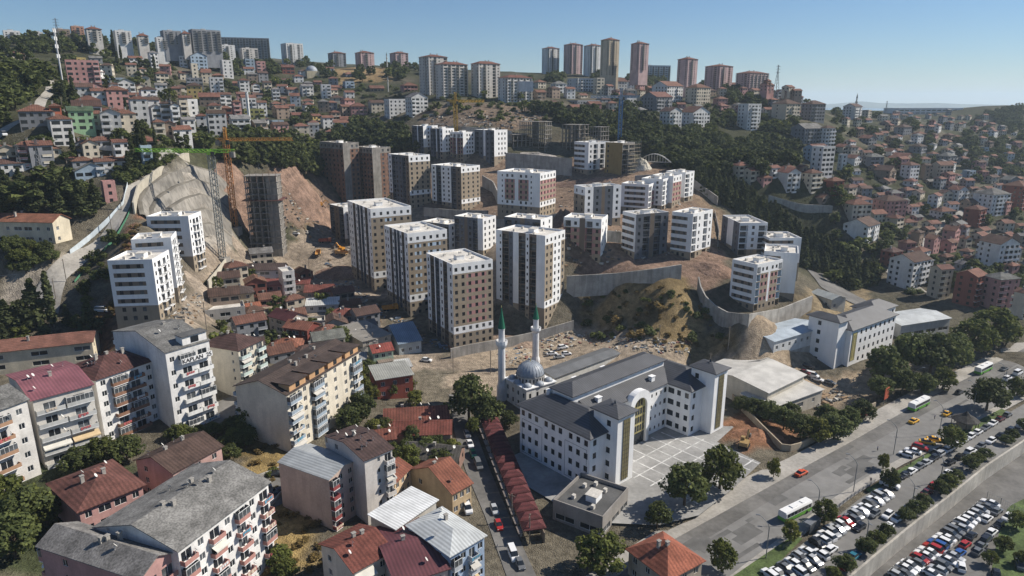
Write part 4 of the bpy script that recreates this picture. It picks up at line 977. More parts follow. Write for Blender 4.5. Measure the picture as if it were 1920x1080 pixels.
near("white walled house with red-brown tiled roof and roof terrace, bottom centre", (663,1071), 3, "k0 w0", "w0 .0", (598,1022), (737,1034), h=10, color=(0.58,0.54,0.48), roof='gx', rcol=(0.165,0.058,0.044), rise=2.2, nch=2, ndish=2)
near("small building with flat white metal canopy roof", (742,990), 2, "w0 w0", "w0", (705,962), (808,934), h=11, color=(0.5,0.47,0.42), roof='shed', rcol=(0.66,0.67,0.67), rmat="sheet_roof", rise=0.5, nch=0, name="canopy_building", cat="building")
for lab, N, L, R, h, col, rc, rf in (("tiled orange house left of the narrow street", (740,905), (697,930), (800,905), 6, (0.55,0.42,0.28), (0.20,0.075,0.05), 'gx'), ("tan gabled house with orange tiles at the street corner", (848,925), (770,880), (882,905), 6.5, (0.48,0.36,0.22), (0.22,0.085,0.055), 'gx'),
     ("mint house with bright red roof above the alley", (700,662), (693,650), (736,655), 6, (0.42,0.50,0.38), (0.26,0.07,0.055), 'gx'),
     ("red walled building with striped patchwork roof", (706,712), (692,690), (774,702), 7, (0.30,0.085,0.06), (0.33,0.33,0.30), 'shed'), ("blue roofed metal shed below the pink tower", (748,645), (716,618), (790,638), 4.5, (0.42,0.45,0.46), (0.20,0.26,0.33), 'gx'),
     ("grey block house with flat roof beside the blue shed", (680,640), (655,612), (716,622), 6, (0.34,0.31,0.27), (0.27,0.25,0.22), 'shed'), ("white site cabin beside the dirt yard", (745,690), (735,680), (772,688), 3, (0.6,0.6,0.57), (0.5,0.5,0.48), 'shed'),
     ("small brown kiosk roof near the white car", (712,680), (705,672), (735,676), 3, (0.3,0.22,0.16), (0.25,0.2,0.16), 'shed')):
    near(lab, N, 1 if h < 5 else 2, "w0 w0 w0", "w0 .0", L, R, h=h, color=col, roof=rf, rcol=rc, rmat="tile_roof" if rf == 'gx' and 'blue' not in lab else "sheet_roof", name="small_house" if 'house' in lab else "shed", cat="house" if 'house' in lab else "shed", rise=None if rf == 'gx' else .8, ndish=2 if 'house' in lab else 0, nch=1 if 'house' in lab else 0, base_ext=3, group="low houses beside the narrow street", d=9 if 'long' in lab else None)
# old houses between the near apartment houses and the building site
for lab, px, py, wpx, fl_, col, rc, rf, yw in (("dark red gabled house with orange roof", 556,645,52,2,(0.19,0.055,0.045),(0.24,0.10,0.07),'gx',-20), ("orange roofed house with cream wall", 535,668,60,1,(0.55,0.46,0.32),(0.24,0.10,0.065),'hip',10), ("maroon roofed house beside the concrete shell", 525,625,60,2,(0.40,0.36,0.32),(0.095,0.03,0.035),'gx',-35),
     ("unfinished concrete house with open upper floor", 425,610,70,2,(0.42,0.40,0.37),(0.30,0.28,0.26),'flat',25), ("brown roofed house above the concrete shell", 445,578,62,2,(0.45,0.40,0.28),(0.075,0.055,0.05),'hip',25), ("lilac walled house with brown gable and red lean-to", 498,530,68,2,(0.45,0.44,0.50),(0.085,0.06,0.055),'gx',5),
     ("tall narrow white house with washing on balconies", 545,560,22,4,(0.62,0.60,0.58),(0.09,0.06,0.055),'flat',30), ("low red tiled house with patched roof", 782,806,118,1,(0.38,0.27,0.21),(0.19,0.07,0.05),"gx",8), ("long red tiled house below the patched one", 782,834,126,1,(0.33,0.24,0.2),(0.18,0.06,0.045),"gx",3), ("dark brown roofed house beside the narrow street", 806,882,104,1,(0.24,0.15,0.12),(0.085,0.078,0.07),"gx",-10), ("red tiled shed below the cream house", 712,845,60,1,(0.36,0.26,0.2),(0.19,0.07,0.05),"gx",14), ("brown roofed outhouse beside the alley", 600,742,52,1,(0.4,0.34,0.27),(0.1,0.07,0.06),"gx",20), ("grey tin roofed garage by the yellow-green tree", 640,735,44,1,(0.38,0.35,0.31),(0.26,0.26,0.25),"shed",15),
     ("red lean-to roof below the lilac house", 505,548,56,1,(0.34,0.20,0.17),(0.23,0.075,0.06),'shed',5), ("red roofed row house near the white tin roof", 598,560,50,1,(0.36,0.28,0.24),(0.20,0.07,0.055),'gx',8),
     ("white tin roofed shed among red roofs", 605,585,58,1,(0.5,0.5,0.48),(0.56,0.56,0.54),'shed',12), ("red roofed house beside the plane trees", 640,605,46,1,(0.38,0.3,0.25),(0.21,0.075,0.06),'hip',10), ("dark red low roof row below the dirt pile", 560,545,40,1,(0.35,0.28,0.24),(0.18,0.06,0.05),'gx',6),
     ("orange tiled roof at the dirt track", 475,590,30,1,(0.42,0.36,0.28),(0.30,0.115,0.07),'gx',35), ("brown roofed garage behind the cream house", 470,665,50,1,(0.36,0.32,0.28),(0.08,0.055,0.05),'gx',20), ("small flat roofed store near the dish cluster", 590,620,40,1,(0.42,0.38,0.33),(0.3,0.28,0.25),'flat',15),
     ("red roofed cottage left of the mint house", 655,650,40,1,(0.42,0.34,0.27),(0.20,0.065,0.05),'gx',10), ("grey tin lean-to above the red walled building", 668,690,36,1,(0.36,0.34,0.31),(0.3,0.3,0.29),'shed',10)):
    p = at(px, py); dd = (p[1]*CP+(CAMZ-p[2])*SP); w_ = wpx*dd/FPX; a = math.radians(yw)
    c = p+np.array([-math.cos(a)*w_/2, -math.sin(a)*w_/2, 0])
    building("old_house", lab, "house", c, a, w_, min(w_*.75, 9.0) if fl_ < 3 else 9, fl_, 2.9, "w0 d0 w0" if fl_ < 4 else "k0", "w0 w0", color=col, roof=rf, rcol=rc, rmat="tile_roof" if rf in ('gx','hip') else "sheet_roof", nch=1 if rf in ('gx','hip') else 0, ndish=2 if rf in ('gx','hip') else 0, stair=False, group="old houses below the building site", rise=None if rf != 'shed' else .7, base_ext=5)
# long two-storey school with orange roof by the playground, brick-roofed hall at the left
p, yw, w_, d_, h = corner((103,417), (105,457), (0,420), (131,424), yaw=84, w=9, d=34)
building("school_building", "two-storey cream and lilac school with long orange roof above the playground", "school", p, yw, w_, d_, 2, (h-.3)/2, "w0 .0", "d0 d0 w0 w0 d0 d0 w0 w0", color=(0.62,0.55,0.42), roof='gy', rcol=(0.27,0.12,0.075), rise=2.6, over=0.6, nch=2)
p, yw, w_, d_ = solve3((172,640), (0,690), (168,612), 7, w=12, d=42, yaw=112)
building("hall", "long low cream hall with reddish tiled roof behind the near houses", "hall", p, yw, w_, d_, 2, 3.3, "w0 .0", "d0 .0 d0 .0 d0 .0 d0", color=(0.60,0.53,0.40), roof='gy', rcol=(0.20,0.095,0.07), rise=2.2, over=0.6)
# sports hall, long shed, flat shop building, corner house with red roof, warehouse
near("sports hall with pale ribbed curved roof beside the school", (1440,735), 1, "d0 d0 d0 d0", ".0", (1320,690), (1500,700), h=8, color=(0.52,0.48,0.40), roof='gx', rcol=(0.56,0.54,0.50), rmat="sheet_roof", rise=1.8, over=0.8, nch=0, name="sports_hall", cat="hall")
near("low annex of the sports hall with pale flat roof", (1445,765), 1, "w0 d0 w0", ".0", (1410,738), (1520,722), h=4.5, color=(0.50,0.46,0.39), roof='shed', rcol=(0.54,0.52,0.48), rmat="sheet_roof", rise=.8, nch=0, name="annex", cat="hall")
near("long white shed with pale blue roof under the curved wall", (1452,640), 1, "w0 "*8, ".0", (1415,620), (1525,608), h=4.5, color=(0.55,0.56,0.56), roof='gx', rcol=(0.42,0.48,0.53), rmat="sheet_roof", rise=1.0, nch=0, name="long_shed", cat="shed")
near("cream shed with grey gabled roof by the gully road", (1560,562), 1, "w0 .0", ".0 w0", (1532,548), (1575,556), h=4.5, color=(0.55,0.53,0.46), roof='gy', rcol=(0.36,0.38,0.37), rmat="sheet_roof", rise=1.5, nch=0, name="long_shed", cat="shed")
near("flat grey roofed shop building at the yard corner", (1130,975), 1, "d0 d0 d0", "d0 d0", (1030,950), (1192,925), h=5, color=(0.28,0.26,0.24), roof='flat', deck="dark_deck", name="shop_building", cat="shop", base_ext=2)
near("red tiled hip roofed house by the main street at the bottom", (1252,1085), 2, "w0 w0 w0", "w0 w0 w0", (1180,1030), (1316,1050), h=6.5, color=(0.40,0.34,0.27), roof='hip', rcol=(0.30,0.105,0.065), rise=3.6, over=0.6, nch=2, name="street_house", cat="house", base_ext=2)
near("row of white garages with grey roof behind the mosque", (1040,708), 1, "w0 w0 .0 w0", ".0", (1008,698), (1165,664), h=5, color=(0.55,0.54,0.5), roof='gx', rcol=(0.15,0.155,0.16), rmat="sheet_roof", rise=.8, nch=0, name="long_shed", cat="shed")
near("pale warehouse roof behind the half hidden school", (1690,610), 1, "d0 d0 d0 d0", ".0", (1655,590), (1760,590), h=6, color=(0.5,0.5,0.48), roof='gx', rcol=(0.50,0.52,0.52), rmat="sheet_roof", rise=1.2, nch=0, name="warehouse", cat="warehouse")
# ------------------------------------------------------------------ houses on the hillsides, surveyed from the photograph:
# foot pixel, width in pixels, storeys, wall code, roof code
HOUSES = """160,163,65,4,P,f 188,197,32,2,W,r 215,180,20,2,W,b 238,178,36,2,W,n 222,208,48,3,P,r 75,254,64,3,G,r 110,245,22,3,O,r 128,226,18,1,W,g 168,233,55,2,W,b 158,262,50,3,M,n 122,290,48,4,W,r
208,222,25,1,P,r 238,255,44,3,C,r 215,272,38,4,W,g 265,236,36,4,W,r 282,210,34,4,W,b 295,235,25,3,W,g 315,238,20,4,W,b 266,182,20,2,C,r 304,156,28,2,C,r 255,125,28,2,W,r 290,128,20,4,W,g 204,132,20,1,W,g 180,118,26,1,G,g
152,118,20,1,Y,f 30,113,40,1,C,r 220,158,34,1,B,f 275,164,16,2,C,r 268,145,16,2,C,r 20,322,45,2,C,g 85,340,50,4,G,r 38,358,65,2,W,b 142,318,34,1,N,r 175,348,72,2,B,g 218,318,48,1,W,r 160,296,34,1,G,b 160,284,24,1,N,r 273,314,18,3,B,f 278,278,42,1,N,r 205,385,20,3,P,f
372,133,38,4,B,g 405,125,27,2,W,g 427,148,24,5,W,f 344,127,16,3,W,f 367,157,14,5,C,f 408,178,27,4,W,f 366,167,32,2,G,f 367,190,30,3,Y,b 458,173,22,3,W,r 480,174,16,2,W,r 502,176,18,3,C,b 468,131,22,3,B,f 490,142,20,4,P,f 540,140,26,2,R,r
576,181,26,3,W,g 612,185,20,4,W,f 518,188,16,3,W,g 423,203,26,3,W,r 454,193,20,2,P,r 468,220,30,4,W,f 492,217,20,3,W,r 363,228,24,4,W,f 330,240,18,4,W,b 344,230,15,4,C,f 395,205,40,2,N,r 446,226,18,4,P,r 410,262,38,4,W,b 356,262,28,3,W,g 342,276,42,2,W,r 478,246,42,4,L,f
520,246,28,2,B,f 545,214,18,2,C,r 579,211,24,2,W,r 623,207,20,2,G,r 592,233,22,2,Y,r 530,243,20,1,N,r 557,225,25,1,N,r 628,226,22,2,N,r 425,225,24,2,R,r 531,199,12,2,N,r 625,182,18,2,C,r 350,205,26,2,C,r 330,186,24,2,N,r 380,240,22,2,W,r 320,262,26,2,N,r 300,258,24,2,C,r
742,219,42,5,W,f 782,217,43,5,W,g 706,213,32,3,C,b 672,220,35,3,P,r 706,173,30,1,N,r 767,172,33,2,P,r 654,166,22,2,B,f 1011,166,26,2,C,r 1047,176,30,3,W,g 1088,172,50,4,W,f 1122,178,22,5,C,f 1155,170,42,3,W,r 1250,193,60,5,W,r 1090,196,78,1,G,f 1178,199,30,3,W,b 1230,209,60,4,G,r 1256,247,42,5,W,b 1011,187,26,2,N,r
1301,240,58,4,W,r 1307,196,48,5,C,r 1402,245,44,7,W,f 1471,228,54,5,C,b 1522,228,46,5,G,b 1510,270,62,4,G,g 1548,276,30,5,W,b 1538,332,44,6,W,f 1387,338,36,3,C,r 1407,348,32,3,C,r 1447,334,30,2,W,r 1476,334,32,2,C,r 1502,332,20,2,N,r 1475,362,47,4,W,r 1518,362,40,4,C,r 1432,352,28,2,P,r 1488,302,20,1,C,r 1527,308,50,4,B,r 1350,198,28,2,P,r 1420,190,24,2,W,f 1460,190,20,3,W,b
1596,225,36,5,W,b 1624,221,18,3,C,f 1661,236,26,1,N,r 1601,249,30,1,C,r 1638,247,30,1,G,g 1691,255,34,3,G,b 1626,272,34,2,G,r 1671,270,24,2,N,b 1719,292,34,3,G,b 1578,290,30,2,C,r 1640,289,30,2,C,r 1667,296,26,2,W,r 1722,262,28,2,N,r 1777,264,22,2,N,b 1575,328,15,5,W,f 1599,311,30,2,W,r 1635,317,40,3,G,g 1687,309,50,2,N,r 1703,339,36,4,W,r 1732,339,18,4,N,b 1762,339,45,4,C,r
1657,341,42,3,N,b 1747,300,24,2,W,r 1772,311,40,3,G,g 1815,334,26,2,B,f 1792,336,22,1,W,r 1844,294,14,3,B,f 1892,352,40,2,G,g 1705,354,28,2,W,r 1661,347,36,1,N,r 1570,364,22,2,R,r 1595,360,38,1,W,r 1770,378,30,2,C,b 1790,379,30,3,W,r 1833,380,40,2,G,g 1834,236,16,2,C,r
1560,368,40,3,R,r 1537,390,35,2,N,r 1601,424,58,4,C,r 1638,427,44,3,C,r 1664,410,66,4,P,b 1674,435,36,3,C,r 1610,463,70,4,W,b 1698,475,34,2,P,r 1668,503,42,3,R,b 1698,545,80,5,W,b 1720,492,44,2,W,r 1771,492,32,1,N,r 1864,508,78,5,W,b 1823,427,44,4,R,r 1853,405,72,5,W,g 1793,379,38,3,W,r 1765,413,50,2,W,r 1808,466,25,2,C,r 1780,460,34,3,P,r 1855,466,60,1,N,r 1886,452,34,1,N,r 1818,396,44,2,N,b 1880,425,28,1,N,r 1909,432,24,1,N,r 1590,368,30,2,C,r 1612,357,26,1,C,r
1757,560,44,5,C,r 1811,576,58,5,R,r 1866,582,72,5,P,g 1910,598,36,4,C,r 1900,395,60,6,R,r"""
WALLC = dict(W=((0.66,0.65,0.63),"white"), C=((0.56,0.50,0.40),"cream"), P=((0.45,0.25,0.23),"pink"), G=((0.26,0.265,0.28),"grey"), Y=((0.55,0.42,0.17),"yellow"), M=((0.30,0.46,0.28),"mint green"), B=((0.33,0.41,0.49),"pale blue"), R=((0.27,0.10,0.075),"red brick"), N=((0.27,0.21,0.165),"brown"), O=((0.52,0.16,0.09),"orange"), L=((0.27,0.26,0.10),"olive"))
ROOFC_ = dict(r=((0.17,0.084,0.062),"terracotta"), b=((0.10,0.062,0.05),"brown"), g=((0.16,0.155,0.15),"grey"), n=((0.07,0.10,0.065),"dark green"), f=((0.4,0.38,0.35),"flat"))
NUM = ["", "single", "two", "three", "four", "five", "six", "seven", "eight", "nine", "ten"]
def zone(px, py):
    if px < 345: return "on the left hillside" if py < 270 else "on the slope by the left road"
    if px < 660: return "behind the orange crane"
    if px < 1030: return "below the hilltop towers"
    if px < 1330: return "behind the blue crane"
    if px < 1580: return "above the pine gully"
    return "on the far right slope" if py < 345 else "on the right slope"
hr = random.Random(11)
PLACED = []
def house(px, py, wpx, fl, wc, rc, tag_zone=None, grp=None, forced_bake=None):
    p = at(px, py); dd = p[1]*CP+(CAMZ-p[2])*SP
    tot = wpx*dd/FPX
    ywd = hr.uniform(18, 40) if px > 600 else hr.uniform(24, 44)
    if px > 1550: ywd = hr.uniform(10, 45)
    yw = math.radians(ywd); dr = hr.uniform(.7, .95)
    bx = p[0]/p[1]
    w = tot/max(.5, (math.cos(yw)-bx*math.sin(yw))+dr*(math.sin(yw)+bx*math.cos(yw))); d = w*dr
    w = max(w, 4.5); d = max(d, 4.5)
    # near corner: left of the middle by the part the left face takes
    c = p+np.array([-tot/2+d*(math.sin(yw)+bx*math.cos(yw)), 0, 0]); c[2] = float(H(c[0], c[1]))-.2
    wcol, wn_ = WALLC[wc]; rcol, rn = ROOFC_[rc]
    j = hr.uniform(.82, 1.12); wcol = tuple(min(.75, v*j) for v in wcol); j = hr.uniform(.8, 1.25); rcol = tuple(v*j*hr.uniform(.95,1.05) for v in rcol)
    ncol = max(1, int(w/3.0)); nd = max(1, int(d/3.2))
    A = " ".join(hr.choice(["w0", "w0", "k0", "d0"]) if fl > 1 else hr.choice(["w0", "d0"]) for _ in range(ncol)); B = " ".join(hr.choice(["w0", ".0", "w0"]) for _ in range(nd))
    if wc == 'R' and fl > 2: A = " ".join(["k0", "w0"]*max(1, ncol//2))
    rf = 'flat' if rc == 'f' else hr.choice(['hip', 'gx', 'gx', 'hip', 'gy'])
    D_ = dist(p)
    st = "single-storey" if fl == 1 else NUM[fl]+"-storey"
    kind = "apartment_house" if fl > 3 else "house"
    lab = "%s %s house with %s %s" % (st, wn_, rn, "roof" if rc != 'f' else "roof") + " " + (tag_zone or zone(px, py))
    fh = 2.95
    return building(kind, lab, "house", c, yw, w, d, fl, fh, A, B, color=wcol, roof=rf, rcol=rcol, rmat=("tile_roof" if rc in 'rb' else "shingle_roof"), rise=None, over=0.45, nch=1 if D_ < 560 else 0,
             bake=(D_ > 330) if forced_bake is None else forced_bake, stair=False, parapet=.5, group=grp or "hillside houses", base_ext=8, bal='solid', bcol=tuple(min(.7, v*1.15) for v in wcol))
for t in HOUSES.split():
    a = t.split(','); px, py, wp, fl = map(int, a[:4])
    PLACED.append((px, py, wp)); house(px, py, wp, fl, a[4], a[5])
# smaller houses filling the far slopes; those too small to pick apart are one mass
FM = MB()
def far_house(px, py, wpx, fl, wc, rc):
    p = at(px, py); dd = p[1]*CP+(CAMZ-p[2])*SP; w = wpx*dd/FPX*.8; d = w*.8; a = math.radians(hr.uniform(8, 45)); ca_, sa = math.cos(a), math.sin(a)
    t = MB(); wi = "WCNPG".index(wc); h = fl*2.9
    for o, u, n, L in (((0,0),(1,0),(0,-1),w), ((w,0),(0,1),(1,0),d), ((w,d),(-1,0),(0,1),w), ((0,d),(0,-1),(-1,0),d)):
        facade(t, o, u, n, L, -7, 0, fl, 2.9, "w%d w%d" % (wi, wi), [], 8, None, True)
    r, _ = roof_mesh(hr.choice(['hip','gx']), w, d, h+.03, .45); k = len(t.v); t.v += r.v; t.f += [tuple(i+k for i in f) for f in r.f]; t.m += [5+"rbg".index(rc)]*len(r.f)
    if True:
        t.poly([(0,d,h),(0,0,h),(0,d/2,h+d*.2)], wi); t.poly([(w,0,h),(w,d,h),(w,d/2,h+d*.2)], wi)
    k = len(FM.v); FM.v += [(x*ca_-y*sa+p[0]-w*.3, x*sa+y*ca_+p[1], z+p[2]) for x, y, z in t.v]; FM.f += [tuple(i+k for i in f) for f in t.f]; FM.m += t.m
fill = 0
for tries in range(4000):
    if fill >= 270: break
    q = hr.random()
    if q < .40: px, py = hr.uniform(1590, 1918), hr.uniform(216, 400)
    elif q < .50: px, py = hr.uniform(1700, 1915), hr.uniform(400, 520)
    elif q < .80: px, py = hr.uniform(150, 660), hr.uniform(135, 265)
    elif q < .85: px, py = hr.uniform(0, 240), hr.uniform(290, 340)
    else: px, py = hr.uniform(1030, 1500), hr.uniform(168, 222)
    if px > 1850 and py < 240: continue
    D_ = dist(at(px, py)); wp = 11.5/D_*FPX*hr.uniform(.8, 1.25)
    if any(abs(px-a) < (wp+c)*.40 and abs(py-b_) < 5+wp*.16 for a, b_, c in PLACED): continue
    PLACED.append((px, py, wp)); fill += 1
    if D_ > 520 or wp < 24: far_house(px, py, wp, hr.choice([1,2,2,3]), hr.choice("WWCCNPG"), hr.choice("rrrrbg"))
    else: house(px, py, wp, hr.choice([1,2,2,3]), hr.choice("WWCCNPG"), hr.choice("rrrrbg"), forced_bake=True)
if FM.v:
    names = []
    for c in "WCNPG": pmat("far_wall_"+c, WALLC[c][0], .9, .2, .15); names.append("far_wall_"+c)
    for c in "rbg": pmat("far_roof_"+c, ROOFC_[c][0], .9, .3, .2); names.append("far_roof_"+c)
    stuff(FM.build("far_houses", names+["glass"]), "far small houses massed on the distant slopes")
# ------------------------------------------------------------------ tower blocks on the skyline: foot pixel, width, height in pixels, wall, roof, storeys
SKY = """25,82,33,25,W,f,7 73,72,18,12,C,f,3 118,78,34,24,N,f,6 148,76,26,27,O,f,6 177,74,32,22,C,r,5 231,78,35,21,W,f,6 268,78,23,13,C,r,3 303,88,23,18,W,f,5 322,80,40,23,G,f,7 331,95,25,21,W,f,6 349,78,18,17,C,r,5 361,98,27,19,B,f,5
387,93,61,38,G,f,12 427,113,32,29,W,f,8 464,108,88,38,G,f,12 467,118,38,28,C,f,7 550,123,42,42,W,f,14 633,125,34,27,G,r,9 685,130,36,33,P,r,10 749,127,35,29,P,r,9 814,178,54,74,C,r,13 848,184,61,66,C,r,12 911,185,55,68,C,r,12 966,195,65,52,W,r,9
1032,139,33,50,W,r,15 1074,139,36,57,P,r,16 1111,145,36,61,W,r,16 1142,139,35,66,Y,r,18 1198,129,34,49,P,r,14 1218,154,77,32,B,f,8 1287,157,38,48,P,r,14 1345,173,53,51,P,r,14 1408,177,62,42,P,r,12 1437,172,14,22,O,r,8"""
for t in SKY.split():
    a = t.split(','); px, py, wp, hp, fl = int(a[0]), int(a[1]), int(a[2]), int(a[3]), int(a[6])
    p = at(px, py); dd = p[1]*CP+(CAMZ-p[2])*SP
    tot, h = wp*dd/FPX, hp*dd/FPX
    yw = math.radians(38); bx = p[0]/p[1]; dr = 0.85 if wp < 55 else 0.5
    if wp >= 70: yw = math.radians(18)
    w = tot/((math.cos(yw)-bx*math.sin(yw))+dr*(math.sin(yw)+bx*math.cos(yw))); d = w*dr
    c = p+np.array([-tot/2+d*(math.sin(yw)+bx*math.cos(yw)), 0, -1])
    wcol, wn_ = WALLC[a[4]]; rcol, rn = ROOFC_[a[5]]
    if a[4] == 'O': wcol, wn_ = (0.40,0.22,0.15), "orange-brown"
    if a[4] == 'P': wcol = (0.50,0.36,0.35)
    if a[4] == 'C': wcol = (0.56,0.53,0.49)
    if a[4] == 'Y': wcol, wn_ = (0.50,0.42,0.31), "ochre"
    n = max(2, int(w/3.2)); nd = max(2, int(d/3.2))
    A = " ".join((["w0", "k0", "w0", ".0*.5", "g0", "w0"]*8)[:n]); B = " ".join((["w0", ".0*.6", "w0", "g0"]*8)[:nd])
    if wp > 55: A = "d0 k0 "*max(1, n//2)
    building("tower_block" if fl > 6 else "apartment_house", "%s %s block with %s roof on the skyline %s" % (NUM[fl]+"-storey" if fl <= 10 else "tall", wn_, rn, "left of the valley" if px < 640 else "above the site" if px < 1010 else "at the hilltop right"), "apartment block", c, yw, w, d, fl, h/fl*.95, A, B, color=wcol,
             roof='hip' if a[5] == 'r' else 'flat', rcol=(0.17,0.075,0.055), rise=2.2, over=.5, bake=True, group="blocks on the skyline", base_ext=14, nch=2 if a[5] == 'r' else 0, ww=1.25, wh=1.3, bal='plain', stair=True)

# tightly packed old houses below the building site
fill = 0
OLD = np.array([(395,560),(470,505),(560,515),(640,560),(720,640),(700,705),(640,700),(520,690),(440,640)], float)
OLDP = [(556,645,52),(535,668,60),(525,625,60),(425,610,70),(445,578,62),(498,530,68),(545,560,22),(505,548,56),(598,560,50),(605,585,58),(640,605,46),(560,545,40),(475,590,30),(470,665,50),(590,620,40),(655,650,40),(668,690,36)]
for tries in range(800):
    if fill >= 22: break
    px, py = hr.uniform(395, 720), hr.uniform(510, 705)
    if not inside(OLD, np.array(px), np.array(py)): continue
    wp = 12.5/dist(at(px, py))*FPX*hr.uniform(.8, 1.15)
    if any(abs(px-a) < (wp+c)*.40 and abs(py-b_) < 13 for a, b_, c in OLDP): continue
    OLDP.append((px, py, wp)); PLACED.append((px, py, wp)); fill += 1
    house(px, py, wp, hr.choice([1,1,2,2]), hr.choice("CNPGNR"), hr.choice("rrrbbg"), "packed below the building site", "old houses below the building site", True)
# ------------------------------------------------------------------ trees
tr = np.random.RandomState(5)
def leaf_quads(lobes, per, size, flat=0.55):
    """leaf-sized faces scattered through lobes (x,y,z,rx,rz) -> verts, per-face shade"""
    V, S = [], []
    for (x, y, z, rx, rz) in lobes:
        d = tr.normal(size=(per, 3)); d /= np.linalg.norm(d, axis=1)[:, None]
        rad = tr.uniform(0.55, 1.08, per)**0.8
        c = np.array([x, y, z])+d*rad[:, None]*np.array([rx, rx, rz])
        nrm = d*flat+tr.normal(size=(per, 3))*(1-flat)*0.8+np.array([0, 0, .25]); nrm /= np.linalg.norm(nrm, axis=1)[:, None]
        t = np.cross(nrm, tr.normal(size=(per, 3))); t /= np.linalg.norm(t, axis=1)[:, None]; b = np.cross(nrm, t)
        s = size*tr.uniform(.6, 1.25, per)[:, None]
        q = np.stack([c-t*s-b*s*.7, c+t*s*.8-b*s, c+t*s+b*s*.8, c-t*s*.7+b*s], 1)
        V.append(q); S.append(np.clip(tr.uniform(.15, .6)+tr.normal(0, .2, per), 0, 1))
    return np.concatenate(V).reshape(-1, 3), np.concatenate(S)
def quad_mesh(name, V, S, mat):
    me = bpy.data.meshes.new(name); n = len(V)//4
    me.vertices.add(len(V)); me.vertices.foreach_set("co", V.astype(np.float32).ravel())
    me.loops.add(len(V)); me.loops.foreach_set("vertex_index", np.arange(len(V), dtype=np.int32))
    me.polygons.add(n); me.polygons.foreach_set("loop_start", np.arange(0, len(V), 4, dtype=np.int32))
    me.materials.append(MATS[mat])
    a = me.attributes.new("leaf", 'FLOAT', 'FACE'); a.data.foreach_set("value", S.astype(np.float32))
    me.update(calc_edges=True); return me
def broad(nl, per, size, seed, tall=1.0):
    """unit broadleaf crown 1 high above a trunk of 0.28, about 0.8 wide"""
    tr.seed(seed); lob = []
    for k in range(nl):
        a = k*2.399+tr.uniform(-.4, .4); f = (k+.5)/nl
        z = .30+.56*f+tr.uniform(-.05, .05); R = .33*math.sin(math.pi*min(.96, .22+.74*f))**.7*tr.uniform(.55, 1.3)
        r = tr.uniform(.085, .20)
        lob.append((R*math.cos(a)*tall, R*math.sin(a)*tall, z, r, r*.85))
    return leaf_quads(lob, per, size), lob
def trunk_mesh(lob, seed, r=.028):
    b = MB(); g = random.Random(seed); top = (g.uniform(-.03,.03), g.uniform(-.03,.03), .42)
    b.tube([(0,0,-.08), (top[0]*.5, top[1]*.5, .2), top, (top[0]*1.5, top[1]*1.5, .66)], [r, r*.8, r*.55], 0, 7)
    for (x, y, z, _, _) in lob[::2]: b.bar((top[0]*.7, top[1]*.7, .28+.1*g.random()), (x*.9, y*.9, z-.02), r*.32, 0, 4)
    return b.mesh("trunk", ["bark"])
BROAD_HI = []; BROAD_LO = []; CONE = []
for s in range(4):
    (V, S), lob = broad(24, 100, .027, 20+s); BROAD_HI.append((quad_mesh("crown", V, S, ["leaf_dark","leaf","leaf_dark","leaf_lime"][s]), trunk_mesh(lob, s), V, S))
for s in range(4):
    (V, S), lob = broad(10, 34, .062, 40+s); BROAD_LO.append((quad_mesh("crown", V, S, "leaf" if s % 2 == 0 else "leaf_dark"), trunk_mesh(lob[:4], s), V, S))
def conic(seed, per, size, width, cyp):
    tr.seed(seed); lob = []
    for k in range(13):
        f = k/12; z = .12+.83*f; R = width*((1-f)**.8 if not cyp else math.sin(math.pi*(.15+.8*f))**.6)
        for j in range(1 if cyp else 3):
            a = tr.uniform(0, 6.28); rr_ = R*.55*(0 if cyp else 1)
            lob.append((rr_*math.cos(a), rr_*math.sin(a), z, max(.02, R*(.95 if cyp else .6)), .06))
    return leaf_quads(lob, per, size, .5), lob
for s, (wd, cyp) in enumerate(((.22, False), (.27, False), (.085, True))):
    (V, S), lob = conic(60+s, 26 if not cyp else 60, .032 if not cyp else .026, wd, cyp)
    b = MB(); b.tube([(0,0,-.08),(0,0,.5),(0,0,.92)], [.022, .012], 0, 6); CONE.append((quad_mesh("crown", V, S, "needle"), b.mesh("trunk", ["bark"]), V, S))
# dense stocky crown for bushes
BUSH = []
for s in range(3):
    tr.seed(80+s); lob = [(tr.uniform(-.3,.3), tr.uniform(-.3,.3), tr.uniform(.3,.7), .26, .24) for _ in range(7)]
    V, S = leaf_quads(lob, 42, .07); b = MB(); b.tube([(0,0,-.2),(0,0,.3),(.05,0,.5)], [.03,.02], 0, 5); BUSH.append((quad_mesh("crown", V, S, ["leaf","leaf_dark","leaf_dry"][s]), b.mesh("trunk", ["bark"]), V, S))
tg = random.Random(21)
def tree(p, h, kit, label, name="tree", wide=1.0, group=None):
    t = thing(name, label, "tree" if name != "bush" else "bush", p, tg.uniform(0, 6.28), group)
    s = (h*wide*tg.uniform(.92,1.08), h*wide*tg.uniform(.92,1.08), h); t.scale = s
    put("crown", kit[0], t); put("trunk", kit[1], t); return t
def ground(px, py, z=None):
    if z is not None: return on_z(px, py, z)
    p = at(px, py); return p
